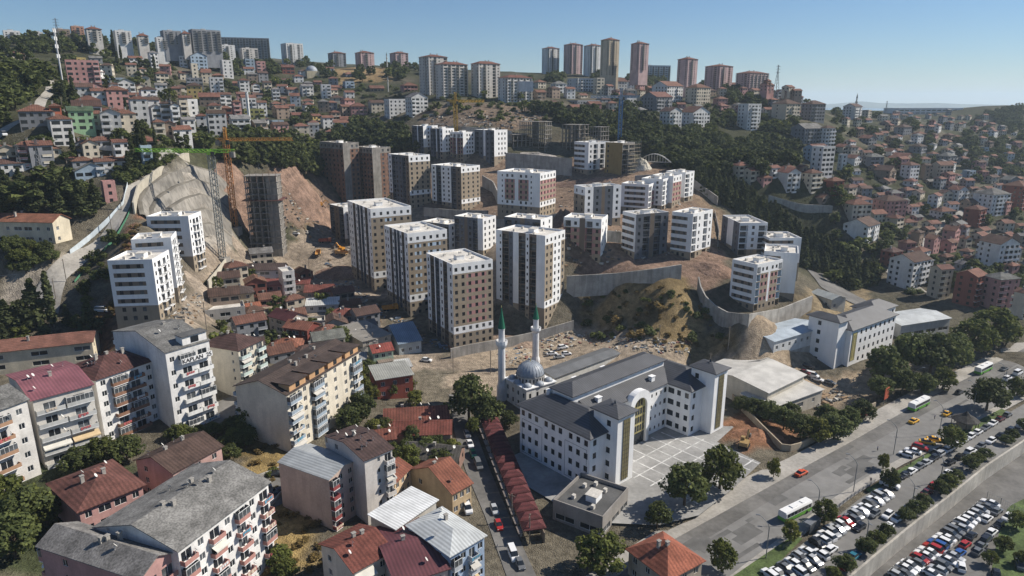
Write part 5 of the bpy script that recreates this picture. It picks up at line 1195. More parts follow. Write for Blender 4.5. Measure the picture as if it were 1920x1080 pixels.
NEAR = [ # foot pixel, height, width factor, kit, label
 (1283,950,13,1.0,0,"large leafy tree left of the pair beside the yard"), (1348,918,13,1.05,1,"large leafy tree right of the pair beside the yard"), (1122,1075,10.5,1.15,1,"bright leafy tree at the bottom beside the shop"), (1232,990,7.5,1.0,0,"small dark tree between shop and pavement"),
 (1352,1072,8.5,.8,1,"slim street tree on the pavement at the bottom"), (1545,985,7.5,.9,1,"street tree beside the bus shelter"), (1480,1018,6.5,.8,3,"thin street tree near the white bus"), (1450,897,6.5,.7,3,"young street tree by the garden wall"), (1655,882,5.5,.75,3,"pruned young tree in the pavement island"), (1668,918,6.5,.85,2,"small tree behind the white truck"),
 (1849,772,13,1.1,0,"broad tree beside the kiosk lawn"), (1782,842,8,1.0,1,"light green tree beside the taxis"), (1655,718,15,.95,2,"yellowish tree in front of the hidden school"), (1700,700,17,1.0,0,"tallest dark tree before the hidden school"), (1742,704,18,1.0,2,"dense dark tree right of the tallest"), (1785,690,15,1.0,0,"dark tree near the far bus"), (1822,672,17,.95,1,"bright green tree before the pink apartments"), (1858,655,19,.95,1,"tall bright tree at the far junction"),
 (1765,735,10,1.0,1,"round light tree on the far pavement"), (1728,742,9,1.1,0,"low dark tree behind the green bus"), (1690,740,10,1.1,2,"dark tree beside the billboard"), (1648,748,9,1.1,0,"dark round tree at the hedge end"), (1885,648,12,1.0,1,"leafy tree at the picture's right edge"), (1905,745,8,1.0,1,"small tree by the far white cars"),
 (1388,775,6.5,1.2,0,"first hedge tree beside the sports hall"), (1413,782,7,1.2,2,"second hedge tree beside the sports hall"), (1440,792,8,1.1,0,"third hedge tree beside the sports hall"), (1468,806,8,1.1,2,"fourth hedge tree behind the wall"), (1500,822,8.5,1.1,0,"fifth hedge tree behind the wall"), (1532,832,9,1.1,3,"hedge tree with rusty leaves"), (1562,826,9.5,1.1,0,"large hedge tree near the pavement"), (1588,808,8.5,1.1,2,"dark hedge tree near the billboard"), (1615,790,8,1.1,0,"small hedge tree at the pavement edge"), (1548,800,8,1.1,2,"rear hedge tree by the blue sheeting"), (1480,790,7,1.1,2,"rear hedge tree by the sheds"),
 (880,792,17,.95,0,"big dark tree beside the left minaret"), (912,800,11,1.0,2,"lower tree leaning to the minaret foot"), (888,815,6,.9,1,"light young tree at the street corner"), (955,800,5.5,1.2,2,"shrubby tree at the mosque foot"),
 (672,748,14,.8,3,"tall yellow-green tree beside the cream house"), (678,790,10,1.0,2,"dark tree below the yellow-green one"), (655,806,8,1.1,0,"bushy tree at the foot of the cream house"), (765,880,8,.9,1,"green tree behind the dark roofed house"), (737,745,6,.9,1,"tree against the red walled building"), (636,655,10,1.1,0,"dark tree among the red roofs"), (600,640,7,1.0,2,"small tree behind the orange roofs"), (525,1060,5,1.2,1,"round bush tree on the yellow slope"), (535,1085,4.5,1.3,1,"low bush tree at the bottom of the slope"),
 (14,985,12,1.1,1,"large leafy tree at the left edge"), (48,1000,11,1.1,0,"dark leafy tree beside the pink house"), (30,1045,10,1.2,2,"dark tree in the bottom left corner"), (90,985,8,1.1,1,"tree squeezed behind the pink house"), (198,872,8,1.2,1,"spreading tree under the awnings"), (240,868,8,1.2,0,"spreading tree under the brown balconies"), (150,885,7,1.2,2,"small tree under the pink roofed house"), (462,815,9,1.0,2,"dark tree in the shade of the cream house"), (360,842,4,1.3,1,"low shrub tree beside the white lettered house"), (445,840,5,1.0,0,"shrub tree at the alley corner")]
for px, py, h, wd, k, lab in NEAR:
    tree(at(px, py), h, BROAD_HI[k], lab, wide=wd)
for px, py, h, k, lab in ((70,612,17,1,"dark cedar left of the slim cypress"), (100,612,20,2,"slim dark cypress on the left bank"), (45,625,12,0,"pine left of the cedar on the bank"), (18,630,13,1,"pine at the left edge of the bank"), (128,612,8,0,"small pine right of the cypress"), (172,628,13,1,"lone pine beside the nearest white block"), (12,660,10,0,"pine low on the bank at the edge"), (85,640,8,1,"short pine below the cypress")):
    tree(at(px, py), h, CONE[k], lab, "pine_tree" if k != 2 else "cypress_tree", wide=1.0 if k == 2 else 1.35)
# bushes along the wall between the car parks
WT = resample([on_z(p[0]-14, p[1]-7, 0.04) for p in WALLTOP], 27)
for k in range(1, 26):
    if k in (19, 20) or k % 4 == 3: continue
    q = WT[k]; tree((q[0], q[1], 0.04), tg.uniform(3.2, 4.6), BROAD_HI[k % 4] if k % 3 else BROAD_HI[2], "clipped bush tree on top of the car park wall", "bush_tree", wide=1.25, group="bush trees along the car park wall")
for px, py, h in ((1880,1035,4.5),(1905,990,5),(1855,1060,4),(1915,1060,4)):
    tree(on_z(px, py, -4), h, BROAD_HI[1], "small tree on the lower lawn", "tree", wide=1.0, group="small trees on the lower lawn")
# pines behind the orange roofed school, bushes on banks
def scatter(n, x0, x1, y0, y1, kits, h0, h1, label, name, group, wide=1.0, avoid=True, poly=None):
    done = 0; t_ = 0
    while done < n and t_ < n*14:
        t_ += 1; px, py = tg.uniform(x0, x1), tg.uniform(y0, y1)
        if poly is not None and not inside(np.array(poly, float), np.array(px), np.array(py)): continue
        if avoid and any(abs(px-a) < c*.5+3 and -c*.5-2 < py-b_ < 5 for a, b_, c in PLACED): continue
        p = at(px, py)
        if p[2] > float(H(p[0], p[1]))+2: continue
        tree(p, tg.uniform(h0, h1), tg.choice(kits), label, name, wide=wide*tg.uniform(.9,1.15), group=group); done += 1
scatter(26, 0, 200, 330, 412, CONE[:2]+BROAD_LO[1:2], 9, 13, "pine in the grove behind the orange roofed school", "pine_tree", "pines behind the orange roofed school", 1.5, True, [(0,345),(60,375),(100,340),(195,360),(205,395),(140,412),(0,412)])
scatter(20, 0, 92, 105, 250, BROAD_LO, 9, 14, "leafy tree in the wood beside the uphill road", "tree", "trees beside the uphill road", 1.2, True, [(0,110),(60,115),(90,150),(70,185),(35,215),(0,245)])
scatter(52, 100, 660, 85, 290, BROAD_LO, 6, 11, "leafy tree among the houses of the left hillside", "tree", "trees among the left hillside houses", 1.15)
scatter(30, 110, 300, 80, 330, CONE[2:]+CONE[:1], 9, 15, "dark conifer among the houses of the left hillside", "pine_tree", "conifers among the left hillside houses", 1.0)
scatter(60, 1560, 1915, 250, 540, BROAD_LO, 5, 10, "leafy tree among the houses of the right slope", "tree", "trees among the right slope houses", 1.2)
scatter(24, 1040, 1560, 150, 270, BROAD_LO, 6, 11, "leafy tree among the houses behind the site", "tree", "trees among the houses behind the site", 1.2)
scatter(12, 640, 1040, 135, 225, BROAD_LO, 6, 10, "leafy tree below the hilltop towers", "tree", "trees below the hilltop towers", 1.2)
scatter(26, 1085, 1350, 555, 650, BUSH, 1.5, 4.0, "scrubby bush on the overgrown mound", "bush", "bushes on the overgrown mound", 1.3)
scatter(24, 150, 245, 400, 600, BUSH[:2], 2.0, 4.5, "bush on the bank below the left road", "bush", "bushes on the left bank", 1.2, False, [(150,500),(195,450),(235,400),(245,430),(215,520),(160,580),(130,580)])
scatter(22, 0, 170, 590, 690, BUSH[:2]+BROAD_LO, 3.0, 7, "bushy undergrowth tree below the conifers", "bush", "undergrowth below the conifers", 1.2, False)
scatter(14, 420, 560, 780, 1075, BUSH, 0.8, 2.0, "dry bush on the yellow slope", "bush", "dry bushes on the yellow slope", 1.3, False)
# ------------------------------------------------------------------ woods that read as one mass
def wood(label, polys, n, kits, h0, h1, wide=1.1):
    V, S = [], []
    for poly in polys:
        P = np.array(poly, float); x0, y0 = P.min(0); x1, y1 = P.max(0); c = 0; t_ = 0
        while c < n//len(polys) and t_ < n*20:
            t_ += 1; px, py = tg.uniform(x0, x1), tg.uniform(y0, y1)
            if not inside(P, np.array(px), np.array(py)): continue
            if any(abs(px-a) < w_*.5+2 and -w_*.55-2 < py-b_ < 3 for a, b_, w_ in PLACED): continue
            p = at(px, py)
            if p[2] > float(H(p[0], p[1]))+2: continue
            k = tg.choice(kits); h = tg.uniform(h0, h1); a = tg.uniform(0, 6.28); ca_, sa = math.cos(a)*h*wide, math.sin(a)*h*wide
            v = k[2]; V.append(np.stack([v[:, 0]*ca_-v[:, 1]*sa+p[0], v[:, 0]*sa+v[:, 1]*ca_+p[1], v[:, 2]*h+p[2]-h*.12], 1)); S.append(np.clip(k[3]+tg.uniform(-.2,.2), 0, 1)); c += 1
    me = quad_mesh("wood", np.concatenate(V), np.concatenate(S), "leaf_dark" if kits is BROAD_LO or kits[0] is BUSH[0] or kits[0] is BUSH[1] else "leaf_dry" if kits[0] is BUSH[2] else "needle")
    o = put("wood", me); stuff(o, label)
OLDB = None
wood("dense green wood on the slope behind the cranes", [[(430,262),(560,268),(600,285),(605,335),(560,325),(500,318),(425,305)], [(600,262),(650,232),(760,250),(790,290),(740,285),(600,270)]], 190, BROAD_LO, 8, 13)
wood("dark wooded gully behind the unfinished frames", [[(985,205),(1100,215),(1240,235),(1370,262),(1540,285),(1560,330),(1420,345),(1300,330),(1200,290),(1050,232)]], 330, BROAD_LO, 8, 13)
wood("dark pine plantation along the gully beside the site", [[(1295,325),(1370,350),(1440,395),(1530,460),(1660,525),(1600,545),(1500,500),(1420,425),(1300,345)]], 260, CONE[:2], 8, 12, 1.4)
wood("trees along the skyline ridge", [[(0,78),(160,72),(330,95),(500,118),(620,128),(800,120),(800,150),(500,150),(200,100),(0,110)], [(990,150),(1260,135),(1500,185),(1560,205),(1400,200),(1200,172),(1000,165)]], 240, BROAD_LO, 7, 11, 1.2)
wood("scattered green trees on the far right hill", [[(1780,230),(1919,197),(1919,330),(1700,330),(1600,260),(1560,212),(1700,222)]], 260, BROAD_LO, 6, 10, 1.3)

wood("low scrub and garden bushes over the hillsides", [[(0,290),(110,250),(330,300),(240,345),(200,330),(100,340),(0,330)],[(100,110),(640,140),(660,262),(430,262),(330,290),(100,215)],[(640,150),(1040,175),(1500,190),(1540,260),(1300,235),(800,225),(650,235)],[(1540,220),(1918,215),(1918,560),(1700,560),(1620,470),(1560,380)]], 760, BUSH[:2], 2.0, 4.0, 1.4)
wood("small trees massed between the houses of both hillsides", [[(0,115),(90,150),(35,215),(0,245)],[(100,95),(640,140),(660,262),(430,262),(330,280),(100,215)],[(1540,225),(1918,225),(1918,545),(1720,545),(1620,460),(1560,380)],[(1040,165),(1540,195),(1540,265),(1250,225),(1040,200)]], 190, BROAD_LO, 5, 9, 1.2)
wood("trees on the slopes past both edges of the view", [[(-330,110),(-10,100),(-10,330),(-330,360)],[(1925,225),(2200,235),(2200,520),(1925,560)]], 200, BROAD_LO, 6, 11, 1.3)
wood("dry scrub tufts over the mound and bare banks", [[(1085,550),(1290,532),(1370,620),(1370,655),(1250,655),(1095,625)],[(150,640),(215,560),(240,430),(262,410),(255,480),(210,600)],[(470,800),(560,770),(545,860),(600,960),(600,1075),(490,1075)]], 210, BUSH[2:], .7, 1.8, 1.6)
wood("green scrub patches on the mound", [[(1090,552),(1290,535),(1365,615),(1365,650),(1250,650),(1100,622)]], 26, BUSH[1:2], .9, 2.4, 1.5)
scatter(30, 560, 850, 690, 880, BROAD_HI[:4], 3.5, 6.5, "garden tree between the low houses by the narrow street", "tree", "garden trees by the narrow street", 1.1, True, [(575,700),(700,690),(840,740),(850,880),(760,880),(690,850),(660,760),(590,760)])
scatter(16, 300, 480, 790, 960, BROAD_HI[:3], 3, 5.5, "garden tree between the near apartment houses", "tree", "garden trees between near apartments", 1.2, False, [(310,830),(400,800),(475,830),(470,880),(430,905),(330,850)])
scatter(14, 0, 150, 455, 520, BROAD_HI[:3], 4, 7, "tree beside the long orange roofed school", "tree", "trees beside the long orange roofed school", 1.2, False, [(0,455),(60,462),(120,470),(150,440),(160,460),(110,510),(0,520)])
scatter(22, 400, 720, 520, 720, BROAD_LO[:3], 4, 7.5, "leafy tree squeezed among the packed old houses", "tree", "trees among the packed old houses", 1.1)
# ------------------------------------------------------------------ vehicles
def loft(b, secs, mi=0, close=True):
    """skin a list of sections, each a list of points of one count"""
    n = len(b.v); k = len(secs[0])
    for s in secs: b.v += list(s)
    for i in range(len(secs)-1):
        for j in range(k if close else k-1):
            b.f.append((n+i*k+j, n+i*k+(j+1)%k, n+(i+1)*k+(j+1)%k, n+(i+1)*k+j)); b.m.append(mi)
    b.f.append(tuple(n+j for j in range(k))[::-1]); b.f.append(tuple(n+(len(secs)-1)*k+j for j in range(k))); b.m += [mi, mi]
def car_kit(L, W, Hh, prof, cabin, name):
    """prof: (x, z) of the bonnet-to-boot shoulder line; cabin: x of screen foot, roof front, roof back, rear foot"""
    b = MB(); hw = W/2; secs = []
    for x, zt in prof:
        e = 0.10 if abs(x) > L*.46 else 0.0
        secs.append([(x,-hw+.05+e,.22),(x,hw-.05-e,.22),(x,hw-e,.45),(x,hw-.02-e,zt-.12),(x,hw-.16-e,zt),(x,-hw+.16+e,zt),(x,-hw+.02+e,zt-.12),(x,-hw+e,.45)])
    loft(b, secs)
    s0, r0, r1, s1 = cabin; zb = prof[len(prof)//2][1]-.03; hb, ht = hw-.12, hw-.3
    b.box(r0-.05, r1+.05, -ht-.02, ht+.02, Hh-.06, Hh)
    body = b.mesh("body", ["car_paint"])
    g = MB(); loft(g, [[(s0,-hb,zb),(s0,hb,zb),(s1,hb,zb),(s1,-hb,zb)], [(r0,-ht,Hh-.06),(r0,ht,Hh-.06),(r1,ht,Hh-.06),(r1,-ht,Hh-.06)]]); glass = g.mesh("window_glass", ["glass"])
    w = MB(); n = len(w.v)
    for y in (-.1,.1): w.v += [(.31*math.cos(i*math.pi/5), y, .31*math.sin(i*math.pi/5)) for i in range(10)]
    for i in range(10): w.f.append((i, (i+1)%10, 10+(i+1)%10, 10+i))
    w.f += [tuple(range(10)), tuple(range(19, 9, -1))]; w.m = [0]*12
    wheel = w.mesh("wheel", ["rubber"])
    l = MB(); l.box(-.03,.03,-.2,.2,-.07,.07); light = l.mesh("light", ["frame_white"])
    return dict(body=body, glass=glass, wheel=wheel, light=light, L=L, W=W)
KITS = dict(sedan=car_kit(4.5,1.78,1.46,[(-2.25,.72),(-2.15,.9),(-1.5,.98),(-.2,.98),(.9,.95),(1.9,.82),(2.2,.66)],(1.05,.3,-.95,-1.75),"sedan"),
            hatch=car_kit(4.0,1.74,1.52,[(-2.0,.75),(-1.95,.98),(-1.2,1.0),(0,.98),(.9,.95),(1.7,.84),(1.98,.66)],(1.05,.3,-1.35,-1.9),"hatch"),
            suv=car_kit(4.5,1.85,1.72,[(-2.25,.8),(-2.2,1.1),(-1.2,1.12),(0,1.1),(1.0,1.06),(1.95,.95),(2.23,.75)],(1.15,.5,-1.7,-2.15),"suv"),
            van=car_kit(4.9,1.95,2.05,[(-2.45,.8),(-2.43,1.3),(-1.2,1.32),(0,1.3),(1.3,1.22),(2.1,1.05),(2.42,.75)],(1.7,1.0,-2.25,-2.4),"van"))
CARC = dict(w=((0.72,0.72,0.72),"white"), s=((0.40,0.41,0.42),"silver"), g=((0.13,0.135,0.14),"grey"), k=((0.018,0.018,0.02),"black"), r=((0.35,0.025,0.02),"red"), b=((0.03,0.09,0.28),"blue"), d=((0.03,0.035,0.07),"dark blue"), y=((0.75,0.40,0.02),"yellow"), n=((0.02,0.20,0.09),"green"), o=((0.55,0.09,0.03),"orange red"), m=((0.11,0.02,0.025),"maroon"), t=((0.03,0.15,0.20),"teal"))
CAT = dict(sedan="sedan", hatch="hatchback", suv="suv", van="van")
cg = random.Random(4)
def car(p, head, kind, c, where, group, name="car"):
    k = KITS[kind]; col, cn = CARC[c]
    t = thing("parked_car" if name == "car" else name, "%s %s %s" % (cn, "taxi" if name == "taxi" else CAT[kind], where), "taxi" if name == "taxi" else "car", p, head, group)
    put("body", k['body'], t, color=col); put("window_glass", k['glass'], t)
    for x in (-.3, .3):
        for y in (-.5, .5): put("wheel", k['wheel'], t, (k['L']*x, k['W']*y*.93, .31))
    for y in (-.33, .33): put("headlight", k['light'], t, (k['L']*.487, k['W']*y, .62))
    if name == "taxi":
        b = MB(); b.box(-.15,.15,-.3,.3,1.46,1.6); b.build("roof_sign", "frame_white", t)
    return t
def heading(a, b, z=0.0):
    p, q = on_z(*a, z), on_z(*b, z); return math.atan2(q[1]-p[1], q[0]-p[0])
Z4 = lambda x, y: (1400+x*.463, 580+y*.463)
def row(z, pts, where, group, colors, head_px, kinds=None, flip=.3):
    hd = heading(Z4(0,0) if False else (1600,950), (1600+head_px[0], 950+head_px[1]), z)
    for i, (x, y) in enumerate(pts):
        px, py = Z4(x, y); p = on_z(px, py, z); c = colors[i % len(colors)]
        p[2] = z+.03
        car(p, hd+(math.pi if cg.random() < flip else 0)+cg.uniform(-.03,.03), (kinds or cg.choice)(["sedan","hatch","hatch","suv","sedan"]) if not kinds else kinds, c, where, group)
def line(a, b, n): return [(a[0]+(b[0]-a[0])*i/(n-1), a[1]+(b[1]-a[1])*i/(n-1)) for i in range(n)]
row(0.04, [(95,1085)]+line((130,1080),(245,990),5)+line((285,955),(560,752),15), "in the row along the street fence", "cars in the row along the street fence", "wwgwswkwwsswrgswwgwswtw", (60,33))
row(0.04, [(340,980),(455,890),(515,835),(570,840),(612,852),(645,820)], "in the inner row of the upper car park", "cars in the inner row of the upper car park", "wkgwwd", (60,-40))
row(0.04, [(400,1045),(432,1008),(480,965),(528,930),(570,892)], "parked under the bushes of the wall", "cars under the bushes of the wall", "rtgww", (60,-42))
row(0.04, [(728,748),(757,720),(797,692),(815,670)], "in the short row by the wall bushes", "cars in the short row by the wall bushes", "mrgw", (60,-36))
row(0.04, line((635,680),(1055,432),15), "in the line beside the kiosk lawn", "cars in the line beside the kiosk lawn", "kwgskswwwwwgwmg", (60,-36))
row(0.04, line((822,625),(1112,474),8), "in the outer line by the wall end", "cars in the outer line by the wall end", "kkwgwkkw", (60,-30))
row(0.04, [(645,594),(672,580),(702,566)], "beside the taxi rank", "cars beside the taxi rank", "wwr", (60,22))
row(-4.0, line((610,1088),(985,792),22), "in the long row of the lower car park", "cars in the long row of the lower car park", "sgwwgrwwrbwwggswwwssgwsgw", (60,28))
row(-4.0, [(860,995),(882,960),(906,925),(935,988),(948,965),(966,940),(990,910),(1018,880),(1055,850),(972,855),(1010,825)], "in the second row of the lower car park", "cars in the second row of the lower car park", "brkggkwkwwg", (60,-38))
row(-4.0, line((750,1080),(840,1010),5), "in the short near row of the lower car park", "cars in the short near row of the lower car park", "wsgws", (60,28))
row(0.04, line((175,1090),(300,1000),5), "in the second line of the near car park end", "cars in the second line of the near car park end", "kwgsw", (60,33))
row(-4.0, [(868,1050),(1105,1040),(1010,1085)], "standing apart on the lower car park", "cars apart on the lower car park", "wgk", (10,-60))
for px, py, z, c, kind, nm, hp, wh in ((1502,890,0,'o','sedan','car',(60,-32),"driving on the wide street"), (1713,792,0,'y','sedan','taxi',(60,-32),"driving on the wide street"), (1775,778,0,'y','sedan','taxi',(60,-34),"turning at the junction"), (1738,832,.04,'y','sedan','taxi',(60,10),"first at the rank"), (1752,827,.04,'y','sedan','taxi',(60,10),"second at the rank"), (1798,738,0,'k','hatch','car',(60,-32),"on the far lane"), (1882,694,0,'g','sedan','car',(60,-30),"near the far junction"), (1908,702,0,'w','van','car',(60,-30),"at the far junction"), (1888,712,0,'w','suv','car',(60,-30),"waiting at the far junction"),
      (1882,632,0,'s','sedan','car',(60,20),"parked under the far trees"), (1896,630,0,'d','sedan','car',(60,20),"second under the far trees"), (1668,912,.04,'w','van','car',(60,20),"parked beside the island tree")):
    p = on_z(px, py, z); p[2] = z+.03; car(p, heading((px,py),(px+hp[0],py+hp[1]), z), kind, c, wh, "vehicles on the wide street", nm)
for px, py, c, kind, wh in ((876,818,'s','hatch',"parked on the market street"),(881,836,'w','sedan',"parked on the market street"),(887,855,'n','hatch',"parked on the market street"),(897,876,'g','van',"parked on the market street"),(864,905,'k','suv',"against the left kerb of the market street"),(869,926,'w','van',"against the left kerb of the market street"),(876,957,'w','van',"lowest at the left kerb of the market street"),(927,960,'s','hatch',"beside the market roofs"),(935,989,'r','hatch',"beside the market roofs"),(853,853,'w','sedan',"by the dark roofed house"),(856,870,'w','hatch',"by the dark roofed house"),(962,1044,'w','van',"at the lower end of the market street"),(975,1062,'g','hatch',"at the lower end of the market street")):
    p = at(px, py); p[2] += .16; car(p, heading((px,py),(px+25,py+60), p[2]), kind, c, wh, "cars on the market street")
for px, py, c, kind, hp, wh in ((492,916,'g','sedan',(60,-14),"in the alley below the cream house"),(519,893,'k','sedan',(60,-10),"in the alley below the cream house"),(528,925,'d','hatch',(60,-14),"in the alley below the cream house"),(800,678,'w','hatch',(60,5),"on the dirt yard"),(1055,654,'w','suv',(60,-10),"on the mosque yard"),(1035,666,'w','sedan',(60,-5),"on the mosque yard"),(1048,672,'s','sedan',(60,-5),"on the mosque yard"),(1062,666,'w','hatch',(60,-5),"on the mosque yard"),(555,440,'w','hatch',(60,0),"on the site track"),(1515,690,'k','suv',(60,12),"in front of the sports hall"),(1508,701,'m','sedan',(60,15),"in front of the sports hall"),(1522,707,'w','van',(60,15),"in front of the sports hall"),(1532,714,'w','sedan',(60,15),"in front of the sports hall"),(1555,720,'g','sedan',(60,15),"by the blue sheeting"),(8,255,'w','van',(60,10),"at the foot of the uphill road"),(192,585,'w','van',(60,0),"behind the nearest white block")):
    p = at(px, py); p[2] += .12; car(p, heading((px,py),(px+hp[0],py+hp[1]), p[2]), kind, c, wh, "cars around the site and alleys")
# buses
def bus(px, py, z, hp, label, L=10.5):
    p = on_z(px, py, z); p[2] = .02; t = thing("city_bus", label, "bus", p, heading((px,py),(px+hp[0],py+hp[1]), z), "green and white buses")
    b = MB(); h = L/2; w = 1.22
    secs = [[(x,-w+e,.35),(x,w-e,.35),(x,w-e,1.3),(x,-w+e,1.3)] for x, e in ((-h,.08),(-h+.15,0),(h-.2,0),(h,.1))]; loft(b, secs, 0)
    loft(b, [[(x,-w+e,1.3),(x,w-e,1.3),(x,w-e-.03,2.55),(x,w-e-.25,2.95),(x,-w+e+.25,2.95),(x,-w+e+.03,2.55)] for x, e in ((-h,.08),(-h+.15,0),(h-.2,0),(h-.02,.1))], 1)
    b.build("body", ["accent", "frame_white"], t, color=(0.13,0.36,0.05))
    wm = MB(); wm.box(-.62,.62,-.02,.02,-.5,.5); wme = wm.mesh("window", ["glass"])
    for s in (-1, 1):
        for k in range(7): put("window", wme, t, (-h+1.1+k*1.38, s*(w-.01), 1.95))
    fm = MB(); fm.box(-.02,.02,-1.0,1.0,-.6,.55); put("windscreen", fm.mesh("windscreen", ["glass"]), t, (h-.06, 0, 1.9)); 
    for x in (-h+2.2, h-2.2):
        for y in (-w+.05, w-.05): put("wheel", KITS['van']['wheel'], t, (x, y, .46)).scale = (1.5, 1.2, 1.5)
    a = MB(); a.box(-1,1,-.6,.6,2.95,3.15); a.build("roof_unit", "frame_white", t, (-1,0,0)); a = MB(); a.box(-.5,.5,-.5,.5,2.95,3.1); a.build("roof_hatch", "frame_white", t, (2.5,0,0))
bus(1490,966,0,(60,-30),"white roofed green bus nearest, at the shelter"); bus(1722,764,0,(60,-30),"white roofed green bus on the far lane"); bus(1843,697,0,(60,-30),"white roofed green bus furthest up the street")
# site lorries and diggers
def lorry(px, py, col, yw, label):
    p = at(px, py); t = thing("tipper_truck", label, "truck", p, math.radians(yw), "site vehicles")
    b = MB(); b.box(1.6,3.4,-1.2,1.2,.6,2.7); b.build("cab", "car_paint", t, color=col); b = MB(); b.box(3.41,3.44,-1.0,1.0,1.6,2.5); b.build("windscreen", "glass", t)
    b = MB(); b.quad((-3.6,-1.25,1.0),(1.3,-1.25,1.0),(1.3,-1.25,2.4),(-3.6,-1.25,2.2)); b.quad((-3.6,1.25,1.0),(1.3,1.25,1.0),(1.3,1.25,2.4),(-3.6,1.25,2.2)); b.box(-3.6,1.3,-1.25,1.25,.9,1.1); b.box(1.2,1.35,-1.25,1.25,1.0,2.7); b.build("tipper_body", "steel", t, color=col)
    for x in (-2.6,-1.3,2.4):
        for y in (-1.1,1.1): put("wheel", KITS['van']['wheel'], t, (x, y, .5)).scale = (1.6,1.6,1.6)
def digger(px, py, yw, label, col=(0.55,0.25,0.03)):
    p = at(px, py); t = thing("excavator", label, "excavator", p, math.radians(yw), "site vehicles")
    for y in (-1.1,1.1):
        b = MB(); b.box(-1.8,1.8,y-.3,y+.3,0,.8); b.build("track", "rubber", t)
    b = MB(); b.box(-1.7,1.4,-1.2,1.2,.9,2.0); b.box(.2,1.5,.1,1.2,2.0,2.9); b.build("body", "steel", t, color=col)
    b = MB(); b.box(.3,1.52,.15,1.22,2.1,2.8); b.build("cab_glass", "glass", t)
    b = MB(); b.bar((1.2,-.3,1.6),(3.6,-.3,4.2),.28); b.build("boom", "steel", t, color=col); b = MB(); b.bar((3.6,-.3,4.2),(5.4,-.3,2.0),.2); b.build("stick", "steel", t, color=col); b = MB(); b.box(5.0,6.0,-.8,.2,.9,2.0); b.build("bucket", "steel", t, color=(0.15,0.14,0.13))
lorry(732,582,(0.50,0.22,0.03),20,"orange tipper truck beside the mint tower"); lorry(597,478,(0.45,0.25,0.08),100,"tan tipper truck on the site track"); lorry(640,478,(0.40,0.24,0.10),160,"tan tipper truck raising dust by the red pile"); lorry(610,455,(0.45,0.10,0.05),10,"red topped truck on the upper site track")
digger(640,470,150,"orange excavator beside the red earth pile"); digger(600,388,30,"orange excavator under the bare brick tower"); digger(1395,838,60,"small excavator on the red earth beside the yard", (0.30,0.20,0.08))
# ------------------------------------------------------------------ tower cranes
def lattice(b, p, q, w, step, r, tri=False):
    """lattice boom between two points with square section w"""
    p, q = Vector(p), Vector(q); d = q-p; L = d.length; d.normalize()
    u = d.cross(Vector((0,0,1))); u = u.normalized() if u.length > .1 else Vector((1,0,0)); v = u.cross(d).normalized()
    cs = [(-w/2,-w/2),(w/2,-w/2),(w/2,w/2),(-w/2,w/2)] if not tri else [(-w/2,-w/2),(w/2,-w/2),(0,w/2)]
    off = [u*a+v*c for a, c in cs]; n = max(2, int(L/step)); k = len(cs)
    for o in off: b.bar(p+o, q+o, r)
    for i in range(n):
        a, c = p+d*(L*i/n), p+d*(L*(i+1)/n)
        for j in range(k):
            o0, o1 = off[j], off[(j+1)%k]
            b.bar(a+o0, c+o1, r*.6, 0, 3)
            b.bar(a+o0, a+o1, r*.6, 0, 3)
def crane(label, foot, top_py, tip, tail, col, jcol, apex=True, jib_z=None, mast_w=2.2, r=.2):
    p = at(*foot); lo, hi = 0., 150.
    for _ in range(40):
        m = (lo+hi)/2
        if pix((p[0], p[1], p[2]+m))[1] > top_py: lo = m
        else: hi = m
    h = lo; z = p[2]+h; dd = p[1]*CP+(CAMZ-z)*SP
    t = thing("tower_crane", label, "crane", p, 0, "tower cranes on the building site")
    b = MB(); b.box(-2.5,2.5,-2.5,2.5,-3,1.2); b.build("footing", "raw_concrete", t)
    b = MB(); lattice(b, (0,0,1.2), (0,0,h), mast_w, 2.6, r); b.build("mast", "steel", t, color=col)
    def jp(px): return ((px-pix((p[0],p[1],z))[0])*dd/FPX)
    sl = math.radians(12)
    xt, xb = jp(tip), jp(tail)
    b = MB(); b.box(-1.3,1.3,-1.3,1.3,h,h+1.6); b.build("slewing_unit", "steel", t, color=jcol)
    b = MB(); lattice(b, (0,0,h+1.6), (xt, abs(xt)*.18, h+1.6), 1.4, 2.2, r, True); b.build("jib", "steel", t, color=jcol)
    b = MB(); lattice(b, (0,0,h+1.6), (xb, -abs(xb)*.18*0, h+1.6), 1.3, 2.2, r); b.build("counter_jib", "steel", t, color=jcol)
    b = MB(); s = 1 if xb > 0 else -1; b.box(min(xb, xb-2*s), max(xb, xb-2*s), -.9, .9, h-1.2, h+1.2); b.build("counterweight", "raw_concrete", t)
    if apex:
        b = MB(); lattice(b, (0,0,h+1.6), (0,0,h+7.5), 1.1, 1.8, r*.9); b.build("apex", "steel", t, color=jcol)
        b = MB(); b.bar((0,0,h+7.5),(xt*.7, abs(xt)*.18*.7,h+2.4),.06); b.bar((0,0,h+7.5),(xb*.9,0,h+2.2),.06); b.build("tie_rod", "steel", t, color=(0.2,0.2,0.2))
    b = MB(); b.box(.9,2.2,-2.3,-1.0,h-.6,h+1.5); b.build("cab", "glass", t)
    b = MB(); b.bar((xt*.45, abs(xt)*.08, h+1), (xt*.45, abs(xt)*.08, h-12), .05); b.box(xt*.45-.3,xt*.45+.3,abs(xt)*.08-.3,abs(xt)*.08+.3,h-12.8,h-12); b.build("hoist_hook", "steel", t, color=(0.15,0.15,0.15))
crane("green flat-top crane with grey mast beside the excavation", (418,488), 290, 232, 440, (0.22,0.23,0.22), (0.30,0.55,0.06), False)
crane("orange crane with long jib behind the dark tower frame", (441,430), 268, 543, 405, (0.42,0.17,0.05), (0.50,0.24,0.05), True)
